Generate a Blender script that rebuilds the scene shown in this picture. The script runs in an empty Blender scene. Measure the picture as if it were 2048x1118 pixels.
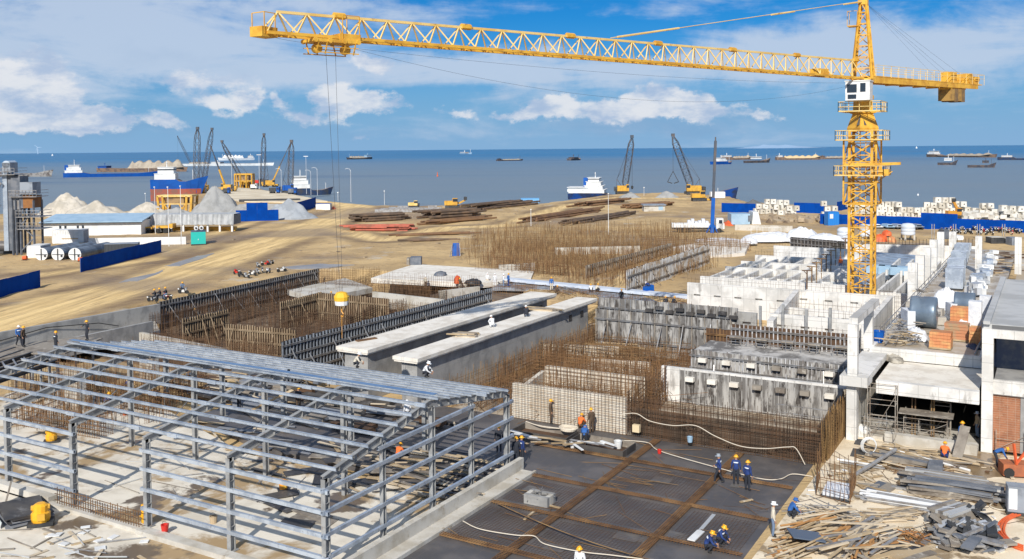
import bpy, math, random
from mathutils import Vector, Matrix, noise as mnoise
R = math.radians
rnd = random.Random(7)
SC = bpy.context.scene
COL = SC.collection

# ------------------------------------------------------------------ camera
FPX, PX, PY, CAMH = 1872.0, 1024.0, 371.0, 20.0
YAW, PIT, ROL = R(30), R(2.23), R(0.475)
FW = Vector((-math.sin(YAW)*math.cos(PIT), math.cos(YAW)*math.cos(PIT), -math.sin(PIT)))
_r0 = Vector((math.cos(YAW), math.sin(YAW), 0)); _u0 = _r0.cross(FW)
RT = _r0*math.cos(ROL) - _u0*math.sin(ROL); UP = RT.cross(FW)
CAM = Vector((0, 0, CAMH))
cd = bpy.data.cameras.new('camera'); cam = bpy.data.objects.new('camera', cd); COL.objects.link(cam)
m3 = Matrix((RT, UP, -FW)).transposed()
cam.matrix_world = Matrix.Translation(CAM) @ m3.to_4x4()
cd.sensor_width = 36; cd.lens = FPX/2048*36; cd.shift_y = -(559-PY)/2048
cd.clip_start = 0.5; cd.clip_end = 80000
SC.camera = cam

def ray(px, py): return FW + RT*((px-PX)/FPX) - UP*((py-PY)/FPX)
def G(px, py, z=0.0):
    d = ray(px, py); t = (z-CAMH)/d.z; return CAM + d*t
def DP(px, py, dep): return CAM + ray(px, py)*dep

# ------------------------------------------------------------------ world and sun
SUN_EL, SUN_AZ = R(34), R(163)
SDIR = Vector((math.sin(SUN_AZ)*math.cos(SUN_EL), math.cos(SUN_AZ)*math.cos(SUN_EL), math.sin(SUN_EL)))
sl = bpy.data.lights.new('sun', 'SUN'); so = bpy.data.objects.new('sun', sl); COL.objects.link(so)
sl.energy = 4.9; sl.angle = R(0.5); sl.color = (1, 0.95, 0.87)
so.rotation_euler = (-SDIR).to_track_quat('-Z', 'Y').to_euler(); so.location = (0, -50, 120)
SC.view_settings.view_transform = 'Standard'; SC.view_settings.look = 'None'
SC.view_settings.exposure = 0.0; SC.view_settings.gamma = 1

class NT:
    def __init__(s, nt): s.nt = nt; nt.nodes.clear()
    def n(s, t, **k):
        x = s.nt.nodes.new(t)
        for a, b in k.items(): setattr(x, a, b)
        return x
    def set(s, sock, v):
        if isinstance(v, bpy.types.NodeSocket): s.nt.links.new(v, sock)
        elif v is not None: sock.default_value = v
    def math(s, op, a, b=None, c=None, clamp=False):
        x = s.n('ShaderNodeMath', operation=op, use_clamp=clamp)
        s.set(x.inputs[0], a); s.set(x.inputs[1], b); s.set(x.inputs[2], c)
        return x.outputs[0]
    def mix(s, f, a, b, mode='MIX'):
        x = s.n('ShaderNodeMix', data_type='RGBA', blend_type=mode)
        s.set(x.inputs[0], f)
        for i, v in ((6, a), (7, b)):
            if not isinstance(v, bpy.types.NodeSocket): v = (*v[:3], 1)
            s.set(x.inputs[i], v)
        return x.outputs[2]
    def noise(s, vec, scale, detail=4, rough=.55, dist=0):
        x = s.n('ShaderNodeTexNoise'); s.set(x.inputs['Vector'], vec)
        x.inputs['Scale'].default_value = scale; x.inputs['Detail'].default_value = detail
        x.inputs['Roughness'].default_value = rough; x.inputs['Distortion'].default_value = dist
        return x.outputs[0]
    def ramp(s, f, lo, hi, a=0.0, b=1.0):
        x = s.n('ShaderNodeMapRange', clamp=True); x.interpolation_type = 'SMOOTHSTEP'
        s.set(x.inputs[0], f); x.inputs[1].default_value = lo; x.inputs[2].default_value = hi
        x.inputs[3].default_value = a; x.inputs[4].default_value = b
        return x.outputs[0]
    def mapping(s, vec, scale=(1, 1, 1), loc=(0, 0, 0), rot=(0, 0, 0)):
        x = s.n('ShaderNodeMapping'); s.set(x.inputs[0], vec)
        x.inputs[1].default_value = loc; x.inputs[2].default_value = rot; x.inputs[3].default_value = scale
        return x.outputs[0]

W = bpy.data.worlds.new('World'); SC.world = W; W.use_nodes = True
w = NT(W.node_tree)
sky = w.n('ShaderNodeTexSky'); sky.sky_type = 'NISHITA'; sky.sun_disc = False
sky.sun_elevation = SUN_EL; sky.sun_rotation = SUN_AZ; sky.altitude = 0
sky.air_density = 1.0; sky.dust_density = 0.35; sky.ozone_density = 4.0
tc = w.n('ShaderNodeTexCoord'); sx = w.n('ShaderNodeSeparateXYZ'); w.set(sx.inputs[0], tc.outputs['Generated'])
el = w.math('ARCSINE', sx.outputs[2]); az = w.math('ARCTAN2', sx.outputs[0], sx.outputs[1])
cxy = w.n('ShaderNodeCombineXYZ'); w.set(cxy.inputs[0], az); w.set(cxy.inputs[1], el); ae = cxy.outputs[0]
warp = w.n('ShaderNodeTexNoise'); w.set(warp.inputs['Vector'], ae); warp.inputs['Scale'].default_value = 14
warp.inputs['Detail'].default_value = 8; warp.inputs['Roughness'].default_value = .62
ws = w.n('ShaderNodeSeparateXYZ'); w.set(ws.inputs[0], warp.outputs[1])
azw = w.math('ADD', az, w.math('MULTIPLY', w.math('SUBTRACT', ws.outputs[0], .5), .09))
elw = w.math('ADD', el, w.math('MULTIPLY', w.math('SUBTRACT', ws.outputs[1], .5), .055))
def sky_dir(px, py):
    d = ray(px, py).normalized(); return math.atan2(d.x, d.y), math.asin(d.z)
def blobs(lst):
    acc = None
    for (px, py, rx, ry, a) in lst:
        A, E_ = sky_dir(px, py)
        u = w.math('MULTIPLY', w.math('SUBTRACT', azw, A), FPX/rx); v = w.math('MULTIPLY', w.math('SUBTRACT', elw, E_), FPX/ry)
        d2 = w.math('ADD', w.math('MULTIPLY', u, u), w.math('MULTIPLY', v, v))
        g = w.math('MULTIPLY', w.math('POWER', 2.718, w.math('MULTIPLY', d2, -1)), a)
        acc = g if acc is None else w.math('ADD', acc, g)
    return acc
cum = blobs([(70, 175, 75, 50, 1.0), (30, 225, 80, 32, .7), (130, 240, 60, 26, .8), (225, 235, 60, 30, .8),
             (420, 165, 120, 34, .7), (330, 250, 50, 18, .6), (440, 205, 60, 20, .55), (570, 205, 24, 24, .7),
             (590, 250, 45, 24, .65), (668, 203, 50, 34, 1.0), (745, 200, 45, 22, .7), (745, 128, 55, 26, .9),
             (505, 190, 28, 16, .6), (800, 215, 35, 16, .45), (910, 222, 55, 14, .6), (735, 268, 40, 14, .45),
             (1060, 222, 50, 20, .8), (1130, 220, 65, 22, .9), (1235, 222, 50, 26, .9), (1305, 200, 62, 32, 1.2),
             (1375, 205, 45, 24, 1.0), (1440, 215, 50, 16, .7), (1520, 238, 90, 12, .5), (1000, 228, 30, 12, .4), (-40, 190, 70, 60, .9)])
fine = w.noise(w.mapping(ae, (1, 1.7, 1)), 26, 9, .62)
cmask = w.ramp(w.math('ADD', cum, w.math('MULTIPLY', w.math('SUBTRACT', fine, .5), 1.5)), .36, .72)
# wispy high clouds: stretched along a slightly tilted azimuth
wis = w.noise(w.mapping(ae, (2.6, 12.5, 1), (0.3, 0.1, 0), (0, 0, R(9))), 1.9, 8, .6, .5)
wb = blobs([(60, 40, 420, 70, .20), (330, 60, 330, 60, .17), (640, 15, 300, 30, .24), (480, 130, 300, 45, .22), (900, 60, 150, 20, .10),
            (150, 130, 300, 60, .14), (1120, 25, 240, 14, .10), (1180, 130, 330, 34, .20), (870, 150, 280, 40, .14), (1560, 90, 130, 50, .20),
            (1900, 100, 260, 60, .32), (1640, 115, 180, 30, .26), (1330, 150, 400, 40, .16), (600, 330, 1500, 110, -.05), (1230, 60, 170, 50, -.14), (1000, 75, 120, 40, -.1), (1500, 15, 200, 40, -.02)])
wmask = w.ramp(w.math('ADD', w.math('ADD', wis, w.math('MULTIPLY', w.math('SUBTRACT', fine, .5), .25)), wb), .48, .84)
# darker grey-blue undersides
und = blobs([(1280, 250, 230, 24, .7), (120, 262, 260, 16, .5), (640, 262, 300, 20, .35), (1000, 190, 330, 40, .25), (1500, 200, 220, 50, .3), (350, 120, 240, 30, .3)])
umask = w.math('MULTIPLY', w.ramp(w.math('ADD', und, w.math('MULTIPLY', w.math('SUBTRACT', fine, .5), .5)), .1, .8), .42)
hz = w.ramp(el, -.01, .15, 1, 0)
skc = w.mix(1, sky.outputs[0], (.06, .46, .84), 'MULTIPLY')
c0 = w.mix(w.math('MULTIPLY', hz, .96), skc, (2.5, 4.4, 6.9))
c1 = w.mix(w.math('MULTIPLY', wmask, .85), c0, (5.4, 6.4, 7.9))
c2 = w.mix(umask, c1, (2.2, 3.7, 5.9))
shade = w.noise(w.mapping(ae, (1, 2.2, 1), (0, -.012, 0)), 18, 6, .6)
cc = w.mix(w.ramp(shade, .35, .62), (4.2, 5.3, 7.2), (8.2, 8.3, 8.6))
c3 = w.mix(w.math('MULTIPLY', cmask, .85), c2, cc)
c3 = w.mix(w.ramp(el, .2, .6, 0, .5), c3, (5.2, 6.0, 7.2))  # brighter overhead sky, out of view, added to lift the shadows
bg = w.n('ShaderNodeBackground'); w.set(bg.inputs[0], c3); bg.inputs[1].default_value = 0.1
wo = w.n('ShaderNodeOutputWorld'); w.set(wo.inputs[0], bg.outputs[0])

# ------------------------------------------------------------------ materials
MATS = {}
def pmat(name):
    m = bpy.data.materials.new(name); m.use_nodes = True; t = NT(m.node_tree)
    b = t.n('ShaderNodeBsdfPrincipled'); o = t.n('ShaderNodeOutputMaterial'); t.set(o.inputs[0], b.outputs[0])
    return m, t, b
def M(name, c, rough=.75, metal=0.0, c2=None, sc=.8, lo=.42, hi=.62, c3=None, sc3=6, lo3=.55, hi3=.7, st=(1, 1, 1), st3=(1, 1, 1), bump=0, spec=None, grid=None, gc=None, emit=None):
    if name in MATS: return MATS[name]
    m, t, b = pmat(name); pos = t.n('ShaderNodeNewGeometry').outputs[0]
    col = (*c, 1)
    if c2: col = t.mix(t.ramp(t.noise(t.mapping(pos, st), sc, 6, .6), lo, hi), c, c2)
    if c3: col = t.mix(t.ramp(t.noise(t.mapping(pos, st3), sc3, 5, .65), lo3, hi3), col, c3)
    if grid:
        s = t.n('ShaderNodeSeparateXYZ'); t.set(s.inputs[0], pos)
        cb = t.n('ShaderNodeCombineXYZ')
        if len(grid) > 4: t.set(cb.inputs[0], s.outputs[0]); t.set(cb.inputs[1], s.outputs[1])
        else: t.set(cb.inputs[0], t.math('ADD', s.outputs[0], s.outputs[1])); t.set(cb.inputs[1], s.outputs[2])
        br = t.n('ShaderNodeTexBrick'); t.set(br.inputs[0], cb.outputs[0]); br.offset = 0
        br.inputs['Scale'].default_value = 1; br.inputs['Brick Width'].default_value = grid[0]; br.inputs['Row Height'].default_value = grid[1]
        br.inputs['Mortar Size'].default_value = grid[2]; br.inputs['Mortar Smooth'].default_value = .3
        col = t.mix(t.math('MULTIPLY', br.outputs[1], grid[3]), col, gc or (.1, .1, .1))
    t.set(b.inputs['Base Color'], col); b.inputs['Roughness'].default_value = rough; b.inputs['Metallic'].default_value = metal
    if spec is not None: b.inputs['Specular IOR Level'].default_value = spec
    if bump:
        bp = t.n('ShaderNodeBump'); bp.inputs['Strength'].default_value = bump; bp.inputs['Distance'].default_value = .1
        t.set(bp.inputs['Height'], t.noise(pos, 7, 6, .65)); t.set(b.inputs['Normal'], bp.outputs[0])
    MATS[name] = m; return m

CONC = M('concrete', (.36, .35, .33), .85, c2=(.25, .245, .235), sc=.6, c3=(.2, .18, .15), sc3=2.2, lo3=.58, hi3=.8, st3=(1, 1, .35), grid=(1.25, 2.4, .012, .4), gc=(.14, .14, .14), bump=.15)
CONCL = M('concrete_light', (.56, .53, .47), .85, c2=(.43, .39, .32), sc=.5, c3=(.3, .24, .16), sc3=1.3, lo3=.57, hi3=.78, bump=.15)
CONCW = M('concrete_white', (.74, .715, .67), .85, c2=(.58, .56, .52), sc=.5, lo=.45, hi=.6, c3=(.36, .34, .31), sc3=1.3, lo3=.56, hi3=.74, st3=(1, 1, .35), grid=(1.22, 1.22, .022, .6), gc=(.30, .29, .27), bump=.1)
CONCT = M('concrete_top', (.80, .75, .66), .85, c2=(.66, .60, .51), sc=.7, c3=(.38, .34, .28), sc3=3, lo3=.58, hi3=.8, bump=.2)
GALV = M('galvanised_steel', (.58, .64, .71), .36, .5, c2=(.40, .455, .53), sc=1.2, c3=(.30, .30, .31), sc3=5, lo3=.55, hi3=.75)
GREYP = M('grey_painted_steel', (.35, .35, .34), .55, .15, c2=(.24, .24, .235), sc=1.4, c3=(.24, .15, .09), sc3=2.2, lo3=.62, hi3=.76)
RUST = M('rusty_steel', (.20, .105, .045), .85, .1, c2=(.115, .06, .028), sc=.9, c3=(.30, .17, .07), sc3=.5, lo3=.5, hi3=.7)
RUSTD = M('dark_rusty_steel', (.115, .062, .032), .85, .1, c2=(.06, .037, .023), sc=.7)
RUSTL = M('pale_rusty_steel', (.27, .165, .07), .85, .05, c2=(.15, .085, .04), sc=.5)
BLACKP = M('black_formply', (.045, .042, .042), .55, c2=(.085, .075, .065), sc=.5, c3=(.20, .19, .18), sc3=1.8, lo3=.56, hi3=.75, st3=(1, 1, .3))
SLABM = M('wet_dark_ply', (.085, .08, .08), .5, c2=(.135, .122, .115), sc=.35, c3=(.16, .12, .085), sc3=.9, lo3=.56, hi3=.8, bump=.1, grid=(1.22, 2.44, .02, .6, 1), gc=(.14, .115, .095))
TIMB = M('sawn_timber', (.47, .36, .22), .8, c2=(.34, .24, .13), sc=.6, c3=(.56, .48, .36), sc3=2.5)
TIMBG = M('weathered_timber', (.28, .245, .20), .85, c2=(.18, .15, .12), sc=.7, c3=(.42, .38, .32), sc3=2)
STEELP = M('scaffold_tube', (.42, .42, .42), .45, .55, c2=(.30, .27, .24), sc=1.4)
YEL = M('crane_yellow', (.76, .43, .05), .55, 0, c2=(.58, .29, .03), sc=.8, c3=(.28, .13, .03), sc3=2.2, lo3=.58, hi3=.72)
YELP = M('pale_crane_yellow', (.80, .58, .22), .5, 0, c2=(.70, .46, .13), sc=.7, c3=(.40, .22, .06), sc3=2.0, lo3=.58, hi3=.74)
YELM = M('machine_yellow', (.68, .38, .04), .5, c2=(.52, .28, .04), sc=.8)
WHITE = M('white_paint', (.78, .78, .76), .5, c2=(.66, .66, .64), sc=.7)
DARK = M('dark_metal', (.045, .047, .05), .5, .3, c2=(.08, .08, .08), sc=1)
GLASS = M('window_glass', (.03, .04, .055), .12)
BLUEF = M('blue_fence_sheet', (.0015, .058, .33), .7, spec=.05, c2=(.0015, .047, .27), sc=.5, grid=(.9, 8, .02, .5), gc=(.006, .04, .2))
BLUEP = M('blue_paint', (.006, .10, .42), .5, spec=.3, c2=(.005, .08, .34), sc=.6)
LBLUE = M('light_blue_sheet', (.36, .50, .62), .45, c2=(.30, .44, .56), sc=.5)
ORANGE = M('orange_red', (.72, .13, .03), .6, c2=(.6, .1, .03), sc=1)
RED = M('red_paint', (.6, .03, .02), .5)
ROPE = M('dark_rope', (.06, .06, .065), .6)
HOSE = M('pale_hose', (.66, .58, .46), .7)
TARP = M('white_tarp', (.74, .75, .77), .6, c2=(.58, .60, .64), sc=1.2, bump=.3)
GRAVEL = M('grey_gravel', (.34, .34, .33), .95, c2=(.27, .27, .26), sc=.5, c3=(.42, .41, .39), sc3=9, bump=.6)
SAND = M('pale_sand', (.56, .51, .43), .95, c2=(.42, .38, .31), sc=.35, c3=(.34, .31, .26), sc3=1.2, lo3=.55, hi3=.75, bump=.8)
RUBBER = M('black_rubber', (.02, .02, .02), .8)
TEAL = M('teal_paint', (.02, .46, .40), .5)
BRICK = M('red_brick', (.36, .15, .075), .85, c2=(.27, .105, .05), sc=2.5, c3=(.42, .24, .14), sc3=5, grid=(.44, .15, .012, .7), gc=(.40, .30, .22))
BRICKP = M('orange_brick', (.62, .24, .10), .85, c2=(.70, .40, .16), sc=1.2, grid=(.24, .10, .012, .6), gc=(.34, .15, .07))

# ------------------------------------------------------------------ mesh builder and object helpers
class MB:
    def __init__(s): s.v = []; s.f = []; s.mi = []; s.cur = 0; s.sm = False
    def face(s, idx): s.f.append(idx); s.mi.append(s.cur)
    def quad(s, *p):
        n = len(s.v); s.v += [tuple(q) for q in p]; s.face(tuple(range(n, n+len(p))))
    def hexa(s, b, t):
        n = len(s.v); k = len(b); s.v += [tuple(q) for q in b]+[tuple(q) for q in t]
        s.face(tuple(range(n+k-1, n-1, -1))); s.face(tuple(range(n+k, n+2*k)))
        for i in range(k): s.face((n+i, n+(i+1) % k, n+k+(i+1) % k, n+k+i))
    def box(s, x0, x1, y0, y1, z0, z1):
        if x0 > x1: x0, x1 = x1, x0
        if y0 > y1: y0, y1 = y1, y0
        s.hexa([(x0, y0, z0), (x1, y0, z0), (x1, y1, z0), (x0, y1, z0)], [(x0, y0, z1), (x1, y0, z1), (x1, y1, z1), (x0, y1, z1)])
    def rbox(s, c, l, w, h, yaw=0, tilt=0):
        mt = Matrix.Rotation(yaw, 3, 'Z') @ Matrix.Rotation(tilt, 3, 'Y'); c = Vector(c)
        P = [c+mt @ Vector((sx*l/2, sy*w/2, z)) for z in (0, h) for sx, sy in ((-1, -1), (1, -1), (1, 1), (-1, 1))]
        s.hexa(P[:4], P[4:])
    def tube(s, p, q, r, n=6, r2=None, cap=True):
        p = Vector(p); q = Vector(q); d = q-p
        if d.length < 1e-6: return
        d.normalize(); a = d.cross(Vector((0, 0, 1)))
        if a.length < 1e-3: a = Vector((1, 0, 0))
        a.normalize(); b = d.cross(a); r2 = r if r2 is None else r2; i0 = len(s.v)
        for c, rr in ((p, r), (q, r2)):
            for i in range(n):
                t = 2*math.pi*(i+.5)/n; s.v.append(tuple(c+a*math.cos(t)*rr+b*math.sin(t)*rr))
        for i in range(n): s.face((i0+i, i0+n+i, i0+n+(i+1) % n, i0+(i+1) % n))
        if cap and n > 2: s.face(tuple(range(i0, i0+n))); s.face(tuple(range(i0+2*n-1, i0+n-1, -1)))
    def bar(s, p, q, w, h=None):   # square section
        s.tube(p, q, w*.7071, 4)
    def path(s, pts, r, n=5):
        pts = [Vector(p) for p in pts]; i0 = len(s.v)
        for k, p in enumerate(pts):
            d = (pts[min(k+1, len(pts)-1)]-pts[max(k-1, 0)]).normalized(); a = d.cross(Vector((0, 0, 1)))
            if a.length < 1e-3: a = Vector((1, 0, 0))
            a.normalize(); b = d.cross(a)
            for i in range(n):
                t = 2*math.pi*i/n; s.v.append(tuple(p+a*math.cos(t)*r+b*math.sin(t)*r))
        for k in range(len(pts)-1):
            for i in range(n):
                A = i0+k*n; s.face((A+i, A+n+i, A+n+(i+1) % n, A+(i+1) % n))
    def lathe(s, prof, c=(0, 0, 0), n=16, axis='z'):
        i0 = len(s.v); c = Vector(c)
        for r_, h in prof:
            for i in range(n):
                t = 2*math.pi*i/n; x, y = r_*math.cos(t), r_*math.sin(t)
                p = {'z': (x, y, h), 'y': (x, h, y), 'x': (h, x, y)}[axis]
                s.v.append(tuple(c+Vector(p)))
        for k in range(len(prof)-1):
            for i in range(n):
                A = i0+k*n; q = (A+i, A+(i+1) % n, A+n+(i+1) % n, A+n+i)
                s.face(q if axis != 'y' else q[::-1])
        s.face(tuple(range(i0+n-1, i0-1, -1)) if axis != 'y' else tuple(range(i0, i0+n)))
        e = i0+(len(prof)-1)*n; s.face(tuple(range(e, e+n)) if axis != 'y' else tuple(range(e+n-1, e-1, -1)))
    def prism(s, poly, z0, z1):    # poly ccw list of (x, y)
        s.hexa([(x, y, z0) for x, y in poly], [(x, y, z1) for x, y in poly])
    def ibeam(s, p, q, h, wd, tf=.03, tw=.03, up=Vector((0, 0, 1))):
        p = Vector(p); q = Vector(q); d = (q-p).normalized(); a = d.cross(up).normalized(); u = a.cross(d)
        def slab(o, ww, hh):
            S = [p+o-a*ww/2-u*hh/2, p+o+a*ww/2-u*hh/2, p+o+a*ww/2+u*hh/2, p+o-a*ww/2+u*hh/2]
            s.hexa(S, [x+(q-p) for x in S])
        slab(u*(h/2-tf/2), wd, tf); slab(-u*(h/2-tf/2), wd, tf); slab(u*0, tw, h-2*tf)
    def build(s, name, mats, parent=None, smooth=False):
        me = bpy.data.meshes.new(name)
        off = Vector((0, 0, 0))
        if parent is not None: off = root_loc(parent)
        elif parent is None:
            xs = [p[0] for p in s.v]; ys = [p[1] for p in s.v]; zs = [p[2] for p in s.v]
            off = Vector(((min(xs)+max(xs))/2, (min(ys)+max(ys))/2, min(zs)))
        me.from_pydata([(p[0]-off.x, p[1]-off.y, p[2]-off.z) for p in s.v], [], s.f)
        mats = mats if isinstance(mats, (list, tuple)) else [mats]
        for m in mats: me.materials.append(m)
        if len(mats) > 1: me.polygons.foreach_set('material_index', s.mi)
        if smooth or s.sm: me.polygons.foreach_set('use_smooth', [True]*len(s.f))
        me.update()
        o = bpy.data.objects.new(name, me); COL.objects.link(o)
        if parent is not None: o.parent = parent
        else: o.location = off
        return o
LOCAL = set()
def root_loc(o):               # where the thing stands; things built in their own coordinates count as zero
    v = Vector((0, 0, 0))
    while o is not None:
        v += Vector(o.location)
        if o.name in LOCAL: return Vector((0, 0, 0))
        o = o.parent
    return v
def tag(o, label, cat, group=None, kind=None):
    if label: o['label'] = label
    if cat: o['category'] = cat
    if group: o['group'] = group
    if kind: o['kind'] = kind
    return o
def thing(name, label, cat, loc=(0, 0, 0), group=None, local=False, rz=0):
    o = bpy.data.objects.new(name, None); COL.objects.link(o); o.location = loc; o.rotation_euler.z = rz
    o.empty_display_size = .3
    if local: LOCAL.add(o.name)
    return tag(o, label, cat, group)
def copy_tree(o, loc=None, rz=None, label=None, group=None, parent=None, sc=None):
    c = o.copy(); COL.objects.link(c)
    if parent is not None: c.parent = parent
    for k in o.children: copy_tree(k, parent=c)
    if loc is not None: c.location = loc
    if rz is not None: c.rotation_euler = (0, 0, rz)
    if label: c['label'] = label
    if group: c['group'] = group
    if sc: c.scale = (sc, sc, sc)
    return c
def struct(o): o['kind'] = 'structure'; return o
def lerp(a, b, t): return a+(b-a)*t

# ------------------------------------------------------------------ ground, road, sea
ZT = 1.6
def pip(x, y, P):
    c = False; j = len(P)-1
    for i in range(len(P)):
        xi, yi = P[i]; xj, yj = P[j]
        if (yi > y) != (yj > y) and x < (xj-xi)*(y-yi)/(yj-yi)+xi: c = not c
        j = i
    return c
def dseg(x, y, P, closed=True):
    b = 1e9; n = len(P)
    for i in range(n if closed else n-1):
        ax, ay = P[i]; bx, by = P[(i+1) % n]; dx, dy = bx-ax, by-ay
        t = max(0, min(1, ((x-ax)*dx+(y-ay)*dy)/(dx*dx+dy*dy+1e-9)))
        b = min(b, (x-ax-t*dx)**2+(y-ay-t*dy)**2)
    return math.sqrt(b)
def pxl(s, z=ZT): return [tuple(G(*map(float, t.split(',')), z)[:2]) for t in s.split()]
LAND = [(-700, 40)] + pxl('-250,440 -60,428 60,425 240,421 300,417 345,415 395,408 378,394 400,380 450,368 500,372 560,383 610,391 650,399 700,404 760,409 880,410 1000,408 1080,405 1140,397 1200,389 1250,385 1380,384 1460,391 1500,402 1560,406 1700,409 2047,417') + [(200, 330), (260, -160), (-700, -160)]
PIT = [(-92.6, -60), (-92.6, 72), (-94.8, 75.2), (-99.2, 110.5), (-62, 113.5), (-57.5, 99.2), (-12.4, 99.2), (-12.4, 66), (-12.4, -60)]
ROADS = [(pxl('-160,690 0,640 150,600 300,565 430,521 560,478 660,440 715,418 700,408 650,402 590,391 520,381 450,375'), 6.2), (pxl('640,455 760,480 900,455 1010,452 1120,415 1230,395 1400,398'), 3.6),
         (pxl('0,560 120,545 300,520 420,470 520,440'), 2.2)]
def fbm(x, y, s, o=4): return mnoise.fractal(Vector((x*s, y*s, 3.7)), 1.0, 2.0, o)
def ground_h(x, y):
    if not pip(x, y, LAND): d = dseg(x, y, LAND); return max(-4.5, ZT-.4-d*.9)
    if pip(x, y, PIT): return -1.35 if x < -57.2 and y > 57.5 else -.32
    if x > -12.4 and y < 120: base = .2+max(0, (y-78)/42)*1.4
    else: base = ZT
    d = min(dseg(x, y, P, False)-wd for P, wd in ROADS)
    amp = max(0.0, min(1, (d+1)/4)) if y > 60 or x < -90 else .1
    e = min(1, dseg(x, y, PIT)/5); sh = min(1, dseg(x, y, LAND)/6)
    return base+amp*e*(.28*fbm(x, y, .11)+.12*fbm(x, y, .5))-(1-sh)*.5
def ground_masks(x, y):
    d = min(dseg(x, y, P, False)-wd+1.2*fbm(x, y, .12) for P, wd in ROADS)
    road = max(0, min(1, .5-d/3.0))
    edge = math.exp(-((d-1.2)/1.7)**2)*max(0, min(1, .75+1.1*fbm(x+40, y, .05)))
    wet = max(0, min(1, 3.2*(fbm(x-90, y+30, .035)-.18)))
    return road, edge, wet
def axis(vals):
    out = []
    for a, b, st in vals:
        k = max(1, round((b-a)/st)); out += [a+(b-a)*i/k for i in range(k)]
    out.append(vals[-1][1]); return out
gx = axis([(-700, -430, 30), (-430, -280, 6), (-280, -60, 1.6), (-60, 0, 2), (0, 60, 4), (60, 260, 25)])
gy = axis([(-160, 0, 20), (0, 40, 5), (40, 130, 1.6), (130, 300, 2.2), (300, 400, 5)])
V = []; A3 = []
for y in gy:
    for x in gx: V.append((x, y, ground_h(x, y))); A3.append(ground_masks(x, y))
nx = len(gx); F = [(j*nx+i, j*nx+i+1, (j+1)*nx+i+1, (j+1)*nx+i) for j in range(len(gy)-1) for i in range(nx-1)]
me = bpy.data.meshes.new('ground'); me.from_pydata(V, [], F); me.polygons.foreach_set('use_smooth', [True]*len(F))
at = me.attributes.new('masks', 'FLOAT_VECTOR', 'POINT'); at.data.foreach_set('vector', [c for t in A3 for c in t])
gm, t, b = pmat('bare_earth')
pos = t.n('ShaderNodeNewGeometry').outputs[0]; a = t.n('ShaderNodeAttribute', attribute_name='masks'); s = t.n('ShaderNodeSeparateXYZ'); t.set(s.inputs[0], a.outputs['Vector'])
rot = t.mapping(t.mapping(pos, rot=(0, 0, R(-27))), (1, .07, 1))
base = t.mix(t.ramp(t.noise(pos, .09, 7, .62), .36, .64), (.60, .42, .20), (.42, .285, .135))
base = t.mix(t.ramp(t.noise(pos, .55, 6, .68), .5, .74), base, (.27, .18, .10))
base = t.mix(t.ramp(t.noise(t.mapping(pos, (1, 1, 1), (50, 20, 0)), .16, 6, .6), .58, .70), base, (.50, .42, .31))
rd = t.mix(t.ramp(t.noise(rot, .75, 6, .62), .36, .64), (.84, .60, .27), (.60, .41, .175))
rd = t.mix(t.ramp(t.noise(t.mapping(rot, (1, 1, 1), (9, 3, 0)), 1.6, 5, .6), .55, .72), rd, (.38, .25, .12))
col = t.mix(s.outputs[0], base, rd)
col = t.mix(t.math('MULTIPLY', s.outputs[1], .95), col, (.17, .108, .06))
col = t.mix(t.math('MULTIPLY', s.outputs[2], .55), col, (.23, .155, .09))
sp = t.n('ShaderNodeTexVoronoi'); t.set(sp.inputs[0], pos); sp.inputs['Scale'].default_value = 1.3
col = t.mix(t.ramp(sp.outputs[0], .06, .12, .55, 0), col, (.52, .46, .37))
t.set(b.inputs['Base Color'], col); t.set(b.inputs['Roughness'], t.math('SUBTRACT', .95, t.math('MULTIPLY', s.outputs[2], .4)))
bp = t.n('ShaderNodeBump'); bp.inputs['Strength'].default_value = .6; bp.inputs['Distance'].default_value = .25
t.set(bp.inputs['Height'], t.math('ADD', t.noise(pos, .8, 8, .68), t.noise(rot, 1.2, 5, .6))); t.set(b.inputs['Normal'], bp.outputs[0])
me.materials.append(gm)
go = bpy.data.objects.new('ground', me); COL.objects.link(go); struct(go)

wm, t, b = pmat('sea_water')
pos = t.n('ShaderNodeNewGeometry').outputs[0]
dist = t.n('ShaderNodeVectorMath', operation='LENGTH'); t.set(dist.inputs[0], pos)
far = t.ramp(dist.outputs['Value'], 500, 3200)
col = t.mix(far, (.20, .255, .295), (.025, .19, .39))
band = t.ramp(t.noise(t.mapping(t.mapping(pos, rot=(0, 0, R(-30))), (.0005, .0042, 1)), 1.0, 5, .55), .56, .64)
col = t.mix(t.math('MULTIPLY', band, .55), col, (.055, .11, .20))
rip = t.ramp(t.noise(t.mapping(t.mapping(pos, rot=(0, 0, R(-30))), (.012, .11, 1)), 1.0, 9, .7), .35, .7)
col = t.mix(t.math('MULTIPLY', rip, .35), col, (.13, .175, .21))
sil = t.ramp(t.noise(t.mapping(t.mapping(pos, rot=(0, 0, R(-28))), (.002, .012, 1), (3, 1, 0)), 1.0, 6, .6), .42, .7)
col = t.mix(t.math('MULTIPLY', sil, .3), col, (.23, .245, .25))
t.set(b.inputs['Base Color'], col); b.inputs['Roughness'].default_value = .38; b.inputs['IOR'].default_value = 1.2
bp = t.n('ShaderNodeBump'); bp.inputs['Strength'].default_value = .8; bp.inputs['Distance'].default_value = .6
t.set(bp.inputs['Height'], t.noise(t.mapping(t.mapping(pos, rot=(0, 0, R(-30))), (.25, .5, 1)), 1.0, 8, .7)); t.set(b.inputs['Normal'], bp.outputs[0])
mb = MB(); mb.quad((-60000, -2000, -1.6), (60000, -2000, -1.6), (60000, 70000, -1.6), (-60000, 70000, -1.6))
sea = mb.build('sea', wm); struct(sea)

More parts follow.
